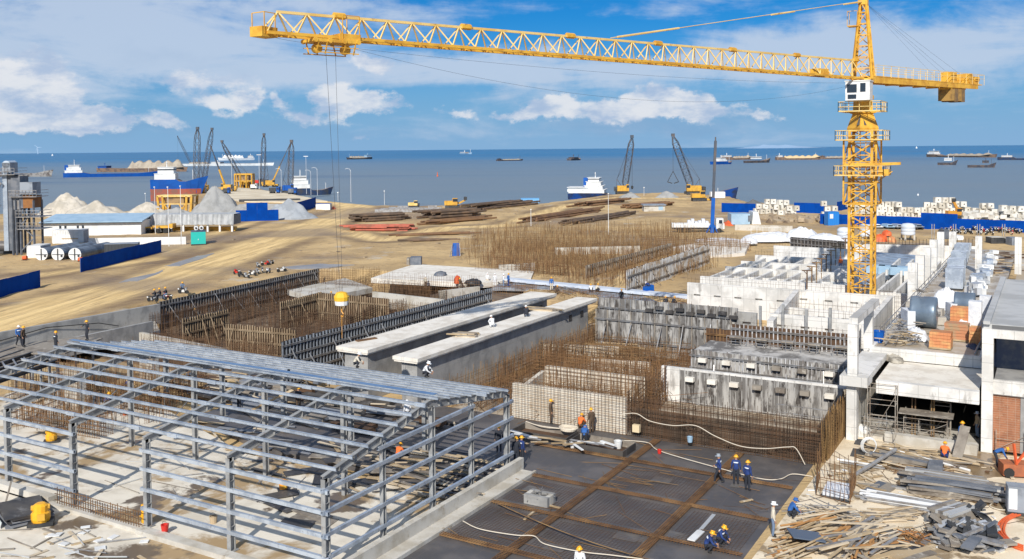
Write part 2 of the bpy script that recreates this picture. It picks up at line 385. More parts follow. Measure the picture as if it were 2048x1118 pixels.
# far low hill on the horizon
mb = MB(); N = 60; hp = [G(1440+i*160/N, 296, -1.6) for i in range(2)]
for i in range(N+1):
    u = i/N; p = CAM+(ray(1460+150*u, 290.5)*15000); h = 75*math.sin(math.pi*u)**1.4*(.8+.3*fbm(u*6, 1, 1.0))
    mb.v += [(p.x, p.y, -3), (p.x, p.y+400, max(-2, h)), (p.x, p.y+2500, -3)]
for i in range(N):
    for k in range(2): mb.face((3*i+k, 3*i+3+k, 3*i+4+k, 3*i+1+k))
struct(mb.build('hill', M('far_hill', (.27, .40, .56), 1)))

# ------------------------------------------------------------------ concrete floors
def sheet(name, poly, z0, z1, mat):
    mb = MB(); mb.prism(poly, z0, z1); return struct(mb.build(name, mat))
STAIN, t, b = pmat('stained_concrete_floor')
pos = t.n('ShaderNodeNewGeometry').outputs[0]
col = t.mix(t.ramp(t.noise(pos, .5, 6, .6), .4, .65), (.74, .68, .57), (.60, .54, .44))
col = t.mix(t.ramp(t.noise(t.mapping(pos, (1, 1, 1), (3, 8, 0)), .16, 7, .62, .4), .52, .60), col, (.38, .265, .14))
w2 = t.ramp(t.noise(t.mapping(pos, (1, 1, 1), (13, 2, 0)), .2, 6, .6, .3), .57, .615)
col = t.mix(w2, col, (.16, .115, .07)); t.set(b.inputs['Base Color'], col)
t.set(b.inputs['Roughness'], t.math('SUBTRACT', .85, t.math('MULTIPLY', w2, .55)))
sheet('frame_floor', [(-75, 32.2), (-28.75, 32.2), (-28.75, 44), (-46, 44), (-60, 49), (-75, 49)], -.3, .05, STAIN)
sheet('front_yard', [(-75, 5), (-25.5, 5), (-26.6, 32.0), (-75, 32.9)], -.3, -.04, STAIN)
YARD = M('yard_concrete', (.82, .70, .52), .85, c2=(.68, .56, .39), sc=.35, c3=(.30, .22, .13), sc3=.28, lo3=.53, hi3=.6, bump=.2)
sheet('right_yard', [(-12.6, 10), (30, 10), (30, 66.4), (-12.0, 66.4), (-12.0, 60)], -.3, .34, YARD)
sheet('deck_floor', [(-28.3, 20), (-12.66, 20), (-12.2, 59.9), (-56, 59.9), (-56, 48.5), (-46, 45.6), (-28.3, 45.6)], -.3, 0, SLABM)
# kerbs of the frame
def single(mb, name, mat, label, cat, group=None, kind=None, parent=None, smooth=False):
    o = mb.build(name, mat, parent, smooth)
    return tag(o, label, cat, group, kind)
mb = MB(); mb.box(-28.62, -28.3, 30, 50.2, -.3, .78); mb.box(-28.3, -27.45, 30, 50.0, -.3, .10); mb.box(-27.45, -27.3, 30, 50.0, -.3, .2)
single(mb, 'concrete_kerb', CONCL, 'pale concrete upstand kerb between steel frame and dark deck', 'kerb')
mb = MB(); mb.box(-75, -49.2, 32.2, 32.75, -.3, .42); mb.box(-49.2, -41.4, 32.1, 32.45, -.3, .15); mb.box(-41.4, -28.62, 31.9, 32.5, -.3, .22)
single(mb, 'concrete_kerb', CONCL, 'stained low kerb along the front of the steel frame', 'kerb')

# rebar beam cages lying in the deck
def beam_cage(p, q, wd, label, nb=5):
    p = Vector(p); q = Vector(q); d = (q-p); L = d.length; d.normalize(); a = Vector((-d.y, d.x, 0)); mb = MB()
    for i in range(nb):
        o = a*(wd*(i/(nb-1)-.5)); k = rnd.uniform(-.03, .03)
        mb.bar(p+o+Vector((0, 0, .10+k)), q+o+Vector((0, 0, .10+k)), .035)
    for i in range(int(L/.16)):
        c = p+d*(i*.16); mb.bar(c-a*wd*.55+Vector((0, 0, .14)), c+a*wd*.55+Vector((0, 0, .14)), .022)
        mb.bar(c-a*wd*.5+Vector((0, 0, .02)), c-a*wd*.5+Vector((0, 0, .14)), .022)
    return single(mb, 'rebar_beam_cage', RUST, label, 'rebar cage', 'rebar beam cages laid in the dark deck')
for x, l in ((-23.1, 'rusty rebar beam cage running away across the deck nearest the steel frame'), (-17.35, 'rusty rebar beam cage running away across the deck behind the three standing workers')):
    beam_cage((x, 28, .02), (x, 59.6, .02), .46, l)
for y, l in ((54.9, 'rusty cross beam cage farthest along the deck beside the tall rebar wall'), (49.5, 'rusty cross beam cage starting at the far end of the concrete kerb'),
             (44.6, 'rusty cross beam cage passing the small concrete block on the deck'), (39.5, 'rusty cross beam cage under the pale hose in the near corner of the deck')):
    beam_cage((-27.2 if y < 50 else -30, y, .02), (-12.9, y-.1, .02), .34, l)
mb = MB()
for i in range(7):
    mb.path([(-26.6+u*14, 44.2-.35*i*.4-u*2.6-.9*math.sin(u*3)+.1*i, .22+.02*i) for u in [k/12 for k in range(13)]], .022, 4)
single(mb, 'long_rebar_bundle', RUSTL, 'loose bundle of long bent rusty bars across the middle of the deck', 'rebar')

# ------------------------------------------------------------------ steel frame building
FR = thing('steel_frame_building', 'open grey steel portal frame with bare galvanised purlins, no cladding', 'steel frame', (-45, 41, 0))
XS = [-29.1-6.2*i for i in range(6)]; YF, YB, YR, ZE, ZR = 32.8, 49.5, 41.15, 4.75, 6.25
def ipart(name, p, q, h, wd, mat=GREYP, parent=None, up=Vector((0, 0, 1)), plates=0):
    mb = MB(); mb.ibeam(p, q, h, wd, .035, .03, up); p = Vector(p); q = Vector(q)
    for i in range(plates):
        c = p.lerp(q, (i+1)/(plates+1)); mb.box(c.x-wd/2, c.x+wd/2, c.y-.02, c.y+.02, c.z-h/2+.04, c.z+h/2-.04)
    return mb.build(name, mat, parent)
for i, x in enumerate(XS):
    far = True
    c = ipart('column', (x, YF, .05), (x, YF, ZE), .34, .26, parent=FR, up=Vector((0, 1, 0)))
    mb = MB(); mb.box(x-.25, x+.25, YF-.28, YF+.28, .05, .10)
    mb.build('base_plate', GREYP, c)
    for z in (1.3, 2.5, 3.6): mb = MB(); mb.box(x-.13, x+.13, YF-.17, YF+.17, z, z+.03); mb.build('stiffener', GREYP, c)
    if far:
        c = ipart('column', (x, YB, .05), (x, YB, ZE+.05), .34, .26, parent=FR, up=Vector((0, 1, 0)))
        mb = MB(); mb.box(x-.25, x+.25, YB-.28, YB+.28, .05, .1); mb.build('base_plate', GREYP, c)
    if i in (0, 1, 2, 3, 4): ipart('column', (x, YR+.3, .05), (x, YR+.3, ZR-.2), .30, .24, parent=FR, up=Vector((0, 1, 0)))
    ipart('rafter', (x, YF-.15, ZE-.02), (x, YR, ZR), .42, .22, parent=FR, up=Vector((0, 0, 1)), plates=7)
    if far: ipart('rafter', (x, YR, ZR), (x, YB+.15, ZE+.1), .42, .22, parent=FR, plates=8)
for y in (37.1, 45.4):
    z = lerp(ZE, ZR, (y-YF)/(YR-YF)) if y < YR else lerp(ZR, ZE, (y-YR)/(YB-YR))
    ipart('column', (-29.1, y, .05), (-29.1, y, z-.2), .26, .22, parent=FR, up=Vector((0, 1, 0)))
def zpurlin(y, z, x0, x1, tilt, name='purlin', h=.19):
    mb = MB(); w_ = .07
    # a Z section leaning with the roof
    mb.box(x0, x1, y-.012, y+.012, z, z+h); mb.box(x0, x1, y-w_, y+.012, z+h-.012, z+h+.004); mb.box(x0, x1, y-.012, y+w_, z-.004, z+.012)
    for k in range(3):
        xa = rnd.uniform(x0, x1); mb.box(xa, xa+.7, y-w_-.006, y+.02, z-.01, z+h+.012)
    return mb.build(name, GALV, FR)
NF = 7
for k in range(NF):
    u = (k+.3)/NF; y = lerp(YF, YR, u); z = lerp(ZE, ZR, u)+.22
    zpurlin(y, z, XS[-1]-.4, XS[0]+.35, 0)
NBK = 8
for k in range(NBK):
    u = (k+.35)/NBK; y = lerp(YR, YB, u); z = lerp(ZR, ZE+.1, u)+.22
    zpurlin(y, z, XS[5]-.2+rnd.uniform(-.5, .2), XS[0]+.35+rnd.uniform(-.1, .2), 0, 'purlin', .17)
mb = MB(); mb.box(XS[5], XS[0]+.3, YR+.06, YR+.46, ZR+.50, ZR+.52); mb.build('ridge_flashing', M('blue_galvanised_sheet', (.30, .43, .58), .3, .6, c2=(.24, .36, .52), sc=1), FR)
def girt(p, q, name='girt'):
    mb = MB(); p = Vector(p); q = Vector(q); d = (q-p).normalized(); a = Vector((d.y, -d.x, 0)) 
    S = lambda o0, o1, z0, z1: mb.hexa([p+a*o0+Vector((0, 0, z0)), p+a*o1+Vector((0, 0, z0)), q+a*o1+Vector((0, 0, z0)), q+a*o0+Vector((0, 0, z0))], [p+a*o0+Vector((0, 0, z1)), p+a*o1+Vector((0, 0, z1)), q+a*o1+Vector((0, 0, z1)), q+a*o0+Vector((0, 0, z1))])
    S(0, .17, .165, .18); S(0, .17, -.005, .01); S(0, .014, .01, .165); S(.156, .17, .04, .145)
    return mb.build(name, GALV, FR)
for z in (.95, 2.0, 3.1, 4.1):
    girt((XS[0]+.3, YF-.20, z), (XS[2]-.35, YF-.20, z)) if z < 4.5 else 0
    if z > .95: girt((XS[3]+.3, YF-.20, z), (XS[-1]-.3, YF-.20, z))
girt((XS[3]+.2, YF-.20, .85), (XS[-1]-.3, YF-.2, .85))
for z in (.95, 2.05, 3.15, 4.2): girt((XS[0]+.17, YB+.6, z), (XS[0]+.17, YF-.35, z))
girt((XS[0]+.17, 45.6, 5.0), (XS[0]+.17, 36.6, 5.0))
for k in range(5):
    x = XS[k]-1.6; mb = MB()
    mb.tube((x, 36, 4.95), (x-.6, 37.4, 5.35), .03, 5); mb.build('tie_rod', STEELP, FR)
# small rebar fence strip between the columns
mb = MB()
for i in range(34):
    x = -48.6+i*.21; mb.bar((x, 32.35, .1), (x+rnd.uniform(-.04, .04), 32.35, 1.05+rnd.uniform(-.15, .1)), .03)
for z in (.35, .7, 1.0): mb.bar((-48.8, 32.33, z), (-41.4, 32.33, z), .03)
single(mb, 'rebar_strip', RUST, 'low rusty rebar starter strip along the kerb between two frame columns', 'rebar')

# ------------------------------------------------------------------ precast T-beams
def tbeam(x0, x1, y0, y1, label):
    xm = (x0+x1)/2; o = thing('concrete_t_beam', label, 'concrete beam', (xm, (y0+y1)/2, -.3), 'pair of long concrete T beams')
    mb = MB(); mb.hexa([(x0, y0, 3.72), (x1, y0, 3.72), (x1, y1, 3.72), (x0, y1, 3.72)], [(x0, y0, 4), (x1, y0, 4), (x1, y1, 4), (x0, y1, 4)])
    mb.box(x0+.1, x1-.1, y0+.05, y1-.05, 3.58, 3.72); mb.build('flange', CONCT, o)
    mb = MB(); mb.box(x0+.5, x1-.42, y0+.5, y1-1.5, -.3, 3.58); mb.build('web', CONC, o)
    mb = MB(); mb.box(x1-.43, x1-.40, y1-6, y1-5.3, 2.4, 3.1); mb.box(x1-.43, x1-.40, y1-3.3, y1-2.6, 2.4, 3.1); mb.build('opening', DARK, o)
    return o
tbeam(-50.6, -47.3, 58.6, 91.6, 'left one of two long concrete T beams, beside the steel formwork')
tbeam(-44.3, -41.9, 57.9, 90.6, 'right one of two long concrete T beams, carrying the crouching workers')

# ------------------------------------------------------------------ tower crane
JB = 27.0
CR = thing('tower_crane', 'tall yellow lattice tower crane with white cab and long jib over the site', 'tower crane', (-17.4, 104.4, 0))
MX, MY = -17.4, 104.4; JD = Vector((.355, .935, 0)); JD.normalize(); JP = Vector((JD.y, -JD.x, 0))
def J(s_, o, z): return Vector((MX, MY, z))+JD*s_+JP*o
def lattice_mast(z0, z1, hw, leg, brace, step, mat, name):
    mb = MB(); cs = [(-hw, -hw), (hw, -hw), (hw, hw), (-hw, hw)]
    for cx_, cy_ in cs: mb.bar((MX+cx_, MY+cy_, z0), (MX+cx_, MY+cy_, z1), leg)
    n = max(1, round((z1-z0)/step)); st = (z1-z0)/n
    for k in range(n+1):
        z = z0+k*st
        for i in range(4):
            a, b_ = cs[i], cs[(i+1) % 4]; mb.bar((MX+a[0], MY+a[1], z), (MX+b_[0], MY+b_[1], z), brace)
            if k < n:
                if (k+i) % 2: a, b_ = b_, a
                mb.bar((MX+a[0], MY+a[1], z), (MX+b_[0], MY+b_[1], z+st), brace)
    return mb.build(name, mat, CR)
mast = lattice_mast(0, 21.6, 1.12, .26, .11, 1.25, YEL, 'mast')
mb = MB()
for z in range(0, 22, 1): mb.bar((MX-.25, MY+.3, z), (MX+.25, MY+.3, z), .05)
for sx_ in (-.28, .28): mb.bar((MX+sx_, MY+.3, 0), (MX+sx_, MY+.3, 22), .07)
mb.build('ladder', YEL, mast)
cage = lattice_mast(13.9, 20.6, 1.62, .17, .10, 2.2, YEL, 'climbing_cage')
def platform(z, hx, hy, name='platform', parent=CR, mx=MX, my=MY, rail=1.05):
    mb = MB()
    inn = 1.7
    for a in ((mx-hx, mx-inn, my-hy, my+hy), (mx+inn, mx+hx, my-hy, my+hy), (mx-inn, mx+inn, my-hy, my-inn), (mx-inn, mx+inn, my+inn, my+hy)): mb.box(*a, z, z+.12)
    pts = [(mx-hx, my-hy), (mx+hx, my-hy), (mx+hx, my+hy), (mx-hx, my+hy)]
    for i in range(4):
        a = Vector((*pts[i], z)); b_ = Vector((*pts[(i+1) % 4], z))
        for h in (rail*.5, rail): mb.bar(a+Vector((0, 0, h)), b_+Vector((0, 0, h)), .06)
        for k in range(5): c = a.lerp(b_, k/4); mb.bar(c, c+Vector((0, 0, rail)), .06)
    return mb.build(name, YELP, parent)
platform(20.6, 2.35, 2.35); platform(16.9, 2.45, 2.45); platform(23.6, 2.1, 2.1)
mb = MB(); mb.bar((MX-1.6, MY-1.7, 18.05), (MX+4.0, MY-1.7, 18.2), .28); mb.bar((MX+1.7, MY-1.7, 16.3), (MX+3.2, MY-1.7, 17.4), .1); mb.box(MX+1.9, MX+2.9, MY-2.2, MY-1.2, 16.95, 17.6); mb.build('feed_beam', YEL, CR)
mb = MB(); mb.lathe([(1.55, 21.6), (1.6, 21.9), (1.05, 23.4), (1.35, 23.5), (1.35, 23.75), (1.0, 23.8), (.95, 25.0)], (MX, MY, 0), 4); mb.cur = 0
mb.build('slewing_cone', YEL, CR)
mb = MB(); mb.lathe([(.62, 22.2), (.05, 23.3)], (MX-.05, MY-1.02, 0), 3); mb.build('cone_opening', DARK, CR)
mb = MB(); mb.lathe([(1.1, 24.9), (1.1, 25.3), (.9, 25.4), (.9, 26.7), (1.15, 26.75), (1.15, 27.1)], (MX, MY, 0), 14); mb.build('slewing_ring', YEL, CR)
cabc = Vector((MX-.15, MY-1.7, 24.75)); mb = MB()
mb.box(cabc.x-1.15, cabc.x+1.25, cabc.y-.95, cabc.y+.95, cabc.z, cabc.z+1.95); mb.box(cabc.x-1.22, cabc.x+1.32, cabc.y-1.02, cabc.y+1.02, cabc.z+1.95, cabc.z+2.05)
cab = mb.build('cab', WHITE, CR)
mb = MB(); mb.box(cabc.x-.98, cabc.x-.02, cabc.y-.975, cabc.y-.94, cabc.z+.8, cabc.z+1.65); mb.build('window', GLASS, cab)
mb = MB(); mb.box(cabc.x-.9, cabc.x-.06, cabc.y-.975, cabc.y-.94, cabc.z+.15, cabc.z+.6); mb.build('window', GLASS, cab)
mb = MB(); mb.box(cabc.x+.32, cabc.x+.85, cabc.y-.975, cabc.y-.94, cabc.z+.85, cabc.z+1.75); mb.build('window', GLASS, cab)
mb = MB(); mb.box(cabc.x-1.175, cabc.x-1.14, cabc.y-.7, cabc.y+.6, cabc.z+.6, cabc.z+1.65); mb.build('window', GLASS, cab)
# apex tower head
mb = MB(); zt = 35.2; top = [(MX+a*.28, MY+b_*.28) for a, b_ in ((-1, -1), (1, -1), (1, 1), (-1, 1))]; bot = [(MX+a*1.0, MY+b_*.9) for a, b_ in ((-1, -1), (1, -1), (1, 1), (-1, 1))]
for i in range(4): mb.bar((*bot[i], 27.0), (*top[i], zt), .2)
for k in range(7):
    for i in range(4):
        j = (i+1) % 4; u0, u1 = k/7, (k+1)/7
        P = lambda i_, u: Vector((lerp(bot[i_][0], top[i_][0], u), lerp(bot[i_][1], top[i_][1], u), lerp(27, zt, u)))
        mb.bar(P(i, u0), P(j, u0), .09); mb.bar(P(i if k % 2 else j, u0), P(j if k % 2 else i, u1), .09)
mb.box(MX-.5, MX+.45, MY-.4, MY+.4, zt-.35, zt+.15)
mb.box(MX-1.5, MX-.4, MY-.7, MY+.5, zt-2.6, zt-2.5)
for a, b_ in ((-1.5, -.7), (-1.5, .5), (-.5, -.7)): mb.bar((MX+a, MY+b_, zt-2.55), (MX+a, MY+b_, zt-1.0), .05)
mb.bar((MX-1.5, MY-.7, zt-1.0), (MX-1.5, MY+.5, zt-1.0), .05); mb.bar((MX-1.5, MY-.7, zt-1.0), (MX-.5, MY-.7, zt-1.0), .05)
mb.build('tower_head', YEL, CR)
# jib
LJ = 67.15; NB = 34; mb = MB(); mb2 = MB(); st = (LJ-1.2)/NB
ztop = lambda s_: lerp(28.95, 28.45, s_/LJ); hw = .62
for o in (-hw, hw): mb.bar(J(-1.0, o, JB+.1), J(-LJ, o, JB+.1), .19)
mb2.bar(J(-1.0, 0, ztop(0)), J(-LJ+.9, 0, ztop(LJ)), .17)
for k in range(NB):
    s0 = 1.2+k*st; s1 = s0+st; sm = (s0+s1)/2
    mb.bar(J(-s0, -hw, JB+.1), J(-s0, hw, JB+.1), .09); mb.bar(J(-s0, -hw, JB+.1), J(-s1, hw, JB+.1), .07)
    for o in (-hw, hw): mb2.bar(J(-s0, o, JB+.15), J(-sm, 0, ztop(sm)), .085); mb2.bar(J(-s1, o, JB+.15), J(-sm, 0, ztop(sm)), .085)
jl = mb.build('jib_lower_chord', YEL, CR); mb2.build('jib_truss', YELP, CR)
for s_ in (1.5, 12, 22, 32, 42, 52, 62): mb = MB(); mb.tube(J(-s_-.4, 0, ztop(s_)+.05), J(-s_+.4, 0, ztop(s_)+.05), .22, 6); mb.build('chord_joint', YEL, CR)
mb = MB()
mb.box(*sorted((J(-LJ, 0, 0).x-.5, J(-LJ, 0, 0).x+.5)), *sorted((J(-LJ, 0, 0).y-.6, J(-LJ, 0, 0).y+.7)), JB-.15, JB+.45)
e = J(-LJ, 0, JB)
for dx, dy in ((-.6, -.3), (.5, -.4), (.5, .5)): mb.bar((e.x+dx, e.y+dy, JB), (e.x+dx, e.y+dy, JB+1.3), .05)
mb.bar((e.x-.6, e.y-.3, JB+1.3), (e.x+.5, e.y-.4, JB+1.3), .05); mb.bar((e.x+.5, e.y+.5, JB+1.3), (e.x+.5, e.y-.4, JB+1.3), .05)
mb.build('jib_end', YEL, CR)
# tie bars
AP = Vector((MX, MY, zt)); mb = MB(); an = J(-37.6, 0, ztop(37.6)+.15)
mb.tube(AP-Vector((.2, .3, 0)), an, .035, 5)
for a, b_ in ((0, .10), (.33, .43), (.43, .56), (.78, .98)):
    if a != .43: mb.tube(AP.lerp(an, a), AP.lerp(an, b_), .085, 6)
mb.build('jib_tie', YELP, CR)
mb = MB()
for o in (-.6, .6):
    mb.tube(AP, J(20.5, o, JB+1.4), .009, 4); mb.tube(AP.lerp(J(18, o, JB+1.0), .05), J(17, o, JB+.9), .007, 4)
mb.build('counter_jib_tie', DARK, CR)
# counter jib
mb = MB()
for o in (-.75, .75):
    mb.hexa([J(.5, o-.12, JB-.35), J(24.5, o-.12, JB-.2), J(24.5, o+.12, JB-.2), J(.5, o+.12, JB-.35)], [J(.5, o-.12, JB+.35), J(24.5, o-.12, JB+.3), J(24.5, o+.12, JB+.3), J(.5, o+.12, JB+.35)])
mb.hexa([J(.5, -.9, JB+.32), J(25.5, -.9, JB+.28), J(25.5, .9, JB+.28), J(.5, .9, JB+.32)], [J(.5, -.9, JB+.42), J(25.5, -.9, JB+.38), J(25.5, .9, JB+.38), J(.5, .9, JB+.42)])
for s_ in (6, 9, 12, 15, 18): mb.bar(J(s_, -.8, JB-.3), J(s_, .8, JB-.3), .22)
mb.build('counter_jib', YEL, CR)
mb = MB()
for o in (-.9, .9):
    for z in (.75, 1.25): mb.bar(J(1, o, JB+.3+z), J(26, o, JB+.3+z), .045)
    for k in range(17): s_ = 1+k*25/16; mb.bar(J(s_, o, JB+.3), J(s_, o, JB+1.55), .045)
mb.bar(J(26, -.9, JB+1.55), J(26, .9, JB+1.55), .045); mb.build('handrail', YELP, CR)
mb = MB()
def jbox(s0, s1, o0, o1, z0, z1): mb.hexa([J(s0, o0, z0), J(s1, o0, z0), J(s1, o1, z0), J(s0, o1, z0)], [J(s0, o0, z1), J(s1, o0, z1), J(s1, o1, z1), J(s0, o1, z1)])
jbox(18.2, 19.6, -.6, .6, JB+.42, JB+1.65); mb.build('control_box', YEL, CR); mb = MB(); jbox(21.8, 25, -.7, .7, JB+.42, JB+.75); mb.tube(J(22.8, -.8, JB+1.0), J(22.8, .8, JB+1.0), .65, 12); mb.build('winch', YEL, CR); mb = MB(); jbox(24, 25, -.8, .8, JB+.76, JB+1.3); mb.build('winch_motor', YEL, CR); mb = MB(); jbox(-9, -7.2, -.5, .5, JB+.2, JB+.75); mb.build('trolley_winch', YEL, CR)
mb = MB(); mb.cur = 0
for k in range(4): mb.cur = k % 2; jbox(17.9+k*.85, 17.9+k*.85+.8, -.8, .8, JB-1.75-.1*(k % 2), JB-.35)
cw = mb.build('counterweight', [M('counterweight_ochre', (.42, .25, .07), .8, c2=(.28, .16, .05), sc=1.5), M('counterweight_brown', (.17, .11, .06), .8, c2=(.25, .15, .06), sc=1.5)], CR)
# trolley, ropes and hook
ts = 62.6; mb = MB()
jbox(-ts-1.6, -ts+1.6, -.85, .85, JB-.25, JB-.05)
for o in (-.85, .85):
    for s_ in (-1.5, -.5, .5, 1.5): mb.tube(J(-ts+s_, o*.9, JB-.15), J(-ts+s_, o*1.05, JB-.15), .16, 8)
    for s_ in (-1.3, -.7, .6, 1.3): mb.bar(J(-ts+s_, o, JB-.2), J(-ts+s_, o*.6, JB-.95), .07)
    mb.bar(J(-ts-1.5, o, JB-.9), J(-ts+1.5, o, JB-.9), .06); mb.bar(J(-ts-1.5, o, JB-.55), J(-ts+1.5, o, JB-.55), .05)
for s_ in (-1.0, 1.0): mb.tube(J(-ts+s_, -.2, JB-.6), J(-ts+s_, .2, JB-.6), .30, 10)
jbox(-ts+.2, -ts+1.7, -.8, .8, JB-.05, JB+.35)
for s_, o in ((.4, .8), (1.6, .8), (1.6, -.8)): mb.bar(J(-ts+s_, o, JB), J(-ts+s_, o, JB+1.5), .05)
mb.bar(J(-ts+.4, .8, JB+1.5), J(-ts+1.6, .8, JB+1.5), .05)
mb.build('trolley', YEL, CR)
hk = DP(683, 597, 61.0); T0 = J(-ts, 0, 0)
mb = MB()
for dx in (-.37, .30): mb.tube(J(-ts+dx, 0, JB-.9), (hk.x+dx*.35*.6, hk.y+dx*.1, hk.z+.3), .012, 4)
mb.build('hoist_rope', ROPE, CR)
mb = MB()
for sag, a, b_ in ((2.6, J(-ts, .5, JB-.3), Vector((MX-1, MY-1, JB-.6))), (.6, J(-ts, -.5, JB-.3), Vector((MX-1, MY, JB-.3))), (.15, J(-LJ, 0, JB), J(-ts, .3, JB-.3))):
    mb.path([a.lerp(b_, k/24)-Vector((0, 0, sag*4*(k/24)*(1-k/24))) for k in range(25)], .008, 4)
mb.build('trolley_rope', ROPE, CR)
mb = MB(); mb.lathe([(.12, -.5), (.42, -.42), (.46, -.12), (.16, 0)], hk, 12); hb = mb.build('hook_block', WHITE, CR)
mb = MB(); mb.lathe([(.47, -.14), (.50, .12), (.34, .40), (.10, .46)], hk, 12); mb.build('sheave_cover', M('hook_yellow', (.80, .46, .03), .5), hb)
mb = MB(); mb.path([hk+Vector((.0, 0, -.5)), hk+Vector((0, 0, -.85)), hk+Vector((.14, 0, -1.0)), hk+Vector((.1, 0, -1.18)), hk+Vector((-.06, 0, -1.15))], .05, 6); mb.tube(hk+Vector((0, 0, -1.1)), hk+Vector((0, 0, -2.6)), .02, 4); mb.build('hook', M('hook_orange', (.6, .28, .04), .5), hb)

def puddle(name, px, z, mat):
    P = [tuple(G(x, y, z)[:2]) for x, y in px]; A = sum(P[i][0]*P[(i+1) % len(P)][1]-P[(i+1) % len(P)][0]*P[i][1] for i in range(len(P)))
    if A < 0: P = P[::-1]
    c = Vector((sum(p[0] for p in P)/len(P), sum(p[1] for p in P)/len(P), 0)); Q = []
    for i in range(len(P)):
        a, b_ = Vector((*P[i], 0)), Vector((*P[(i+1) % len(P)], 0))
        for k in range(6): q = a.lerp(b_, k/6); q = c+(q-c)*(1+.16*fbm(q.x, q.y, .9)); Q.append((q.x, q.y))
    zz = max([ground_h(*q) for q in Q]) if z > 1 else z; mb = MB(); mb.prism(Q, zz-.3, zz+.012); return struct(mb.build(name, mat))
WETP = M('puddle_water', (.27, .25, .23), .4, c2=(.36, .33, .29), sc=.3); WETB = M('wet_mud', (.22, .15, .08), .3, c2=(.30, .21, .12), sc=.5)
puddle('puddle', [(236, 566), (262, 556), (310, 546), (330, 538), (318, 548), (275, 562)], ZT, WETP); puddle('puddle', [(330, 532), (395, 512), (428, 507), (410, 516), (360, 532)], ZT, WETP)
puddle('puddle', [(560, 536), (640, 529), (700, 531), (660, 537), (590, 540)], ZT, WETP)
puddle('yard_puddle', [(1790, 950), (1830, 935), (1900, 942), (2050, 985), (2046, 1008), (1960, 1008), (1880, 985), (1800, 975)], .342, WETB); puddle('yard_puddle', [(1900, 905), (1985, 908), (2040, 950), (1960, 955), (1900, 930)], .342, WETB)

sheet('left_pit_floor', [(-92, 62), (-57.5, 62), (-57.5, 97), (-61.5, 111), (-96.9, 109), (-92.6, 75)], -1.5, -1.2, M('dark_pit_soil', (.17, .115, .07), .95, c2=(.09, .06, .04), sc=.5, c3=(.30, .24, .17), sc3=.8, lo3=.55, hi3=.7))

# ------------------------------------------------------------------ helpers for the works
def onY(px, py, Y): d = ray(px, py); return CAM+d*(Y/d.y)
def onX(px, py, X): d = ray(px, py); return CAM+d*(X/d.x)
def pv(p, z=None): return Vector((p[0], p[1], p[2] if z is None else z))
def formwork(label, p, q, z0, z1, panel=BLACKP, studm=STEELP, walm=STEELP, sp=.45, nw=3, props=0, side=1, pl=1.6, stud_w=.07, group='formwork walls', brackets=0, th=.08):
    p = pv(p, z0); q = pv(q, z0); d = (q-p); L = d.length; d.normalize(); a = Vector((d.y, -d.x, 0))*side; H = z1-z0
    o = thing('formwork_wall', label, 'formwork', tuple((p+q)/2), group)
    mb = MB(); up = Vector((0, 0, H)); mb.hexa([p, q, q-a*th, p-a*th], [p+up, q+up, q-a*th+up, p-a*th+up]); mb.build('panel', panel, o)
    mb = MB(); n = int(L/sp)
    for i in range(n+1):
        c = p+d*(i*L/n)+a*(.05+stud_w/2); h = H+rnd.uniform(-.05, .12); w_ = stud_w*rnd.uniform(.6, 1.2)
        A = [c-d*w_/2-a*stud_w/2, c+d*w_/2-a*stud_w/2, c+d*w_/2+a*stud_w/2, c-d*w_/2+a*stud_w/2]; mb.hexa(A, [x+Vector((0, 0, h)) for x in A])
    mb.build('studs', studm, o)
    for k in range(nw):
        z = H*(k+.55)/nw+rnd.uniform(-.05, .05); mb = MB(); b_ = a*(.08+stud_w)
        for dz in (0, .11): mb.bar(p-d*.15+b_+Vector((0, 0, z+dz)), q+d*.15+b_+Vector((0, 0, z+dz)), .06)
        mb.build('waler', walm, o)
    for k in range(props):
        t_ = (k+.5)/props*L+rnd.uniform(-.5, .5); z = H*rnd.uniform(.62, .9); l = pl*rnd.uniform(.8, 1.15); mb = MB()
        mb.bar(p+d*t_+a*.2+Vector((0, 0, z)), p+d*(t_+rnd.uniform(-.3, .3))+a*(l+.2)+Vector((0, 0, .05)), .07); mb.build('prop', walm, o)
    for k in range(brackets):
        t_ = (k+.5)/brackets*L; c = p+d*t_+a*.1; z = H*.72; mb = MB()
        A = [c-d*.33, c+d*.33, c+d*.33+a*.42, c-d*.33+a*.42]; mb.hexa([x+Vector((0, 0, z)) for x in A], [x+Vector((0, 0, z+.33)) for x in A]); mb.build('corbel_box', CONCT if k < 3 or k == brackets-1 else TIMBG, o)
    return o
def rebar_wall(label, p, q, z0, z1, sv=.25, sh=.3, r=.014, mat=RUST, layers=1, gap=.35, over=.5, jit=.04, group='rebar mesh walls'):
    p = pv(p, z0); q = pv(q, z0); d = q-p; L = d.length; d.normalize(); a = Vector((d.y, -d.x, 0)); mb = MB()
    for l in range(layers):
        o = -a*gap*l
        for i in range(int(L/sv)+1):
            c = p+d*(i*sv+rnd.uniform(-jit, jit)*.6)+o; t_ = c+Vector((rnd.uniform(-jit, jit)*2, rnd.uniform(-jit, jit)*2, z1-z0+rnd.uniform(0, over)))
            mb.tube(c, t_, r, 3, cap=False)
        for k in range(int((z1-z0)/sh)+1):
            z = Vector((0, 0, k*sh+.05+rnd.uniform(-jit, jit))); mb.tube(p+o+z, q+o+z+Vector((0, 0, rnd.uniform(-jit, jit))), r, 3, cap=False)
    return single(mb, 'rebar_wall', mat, label, 'rebar mesh', group)
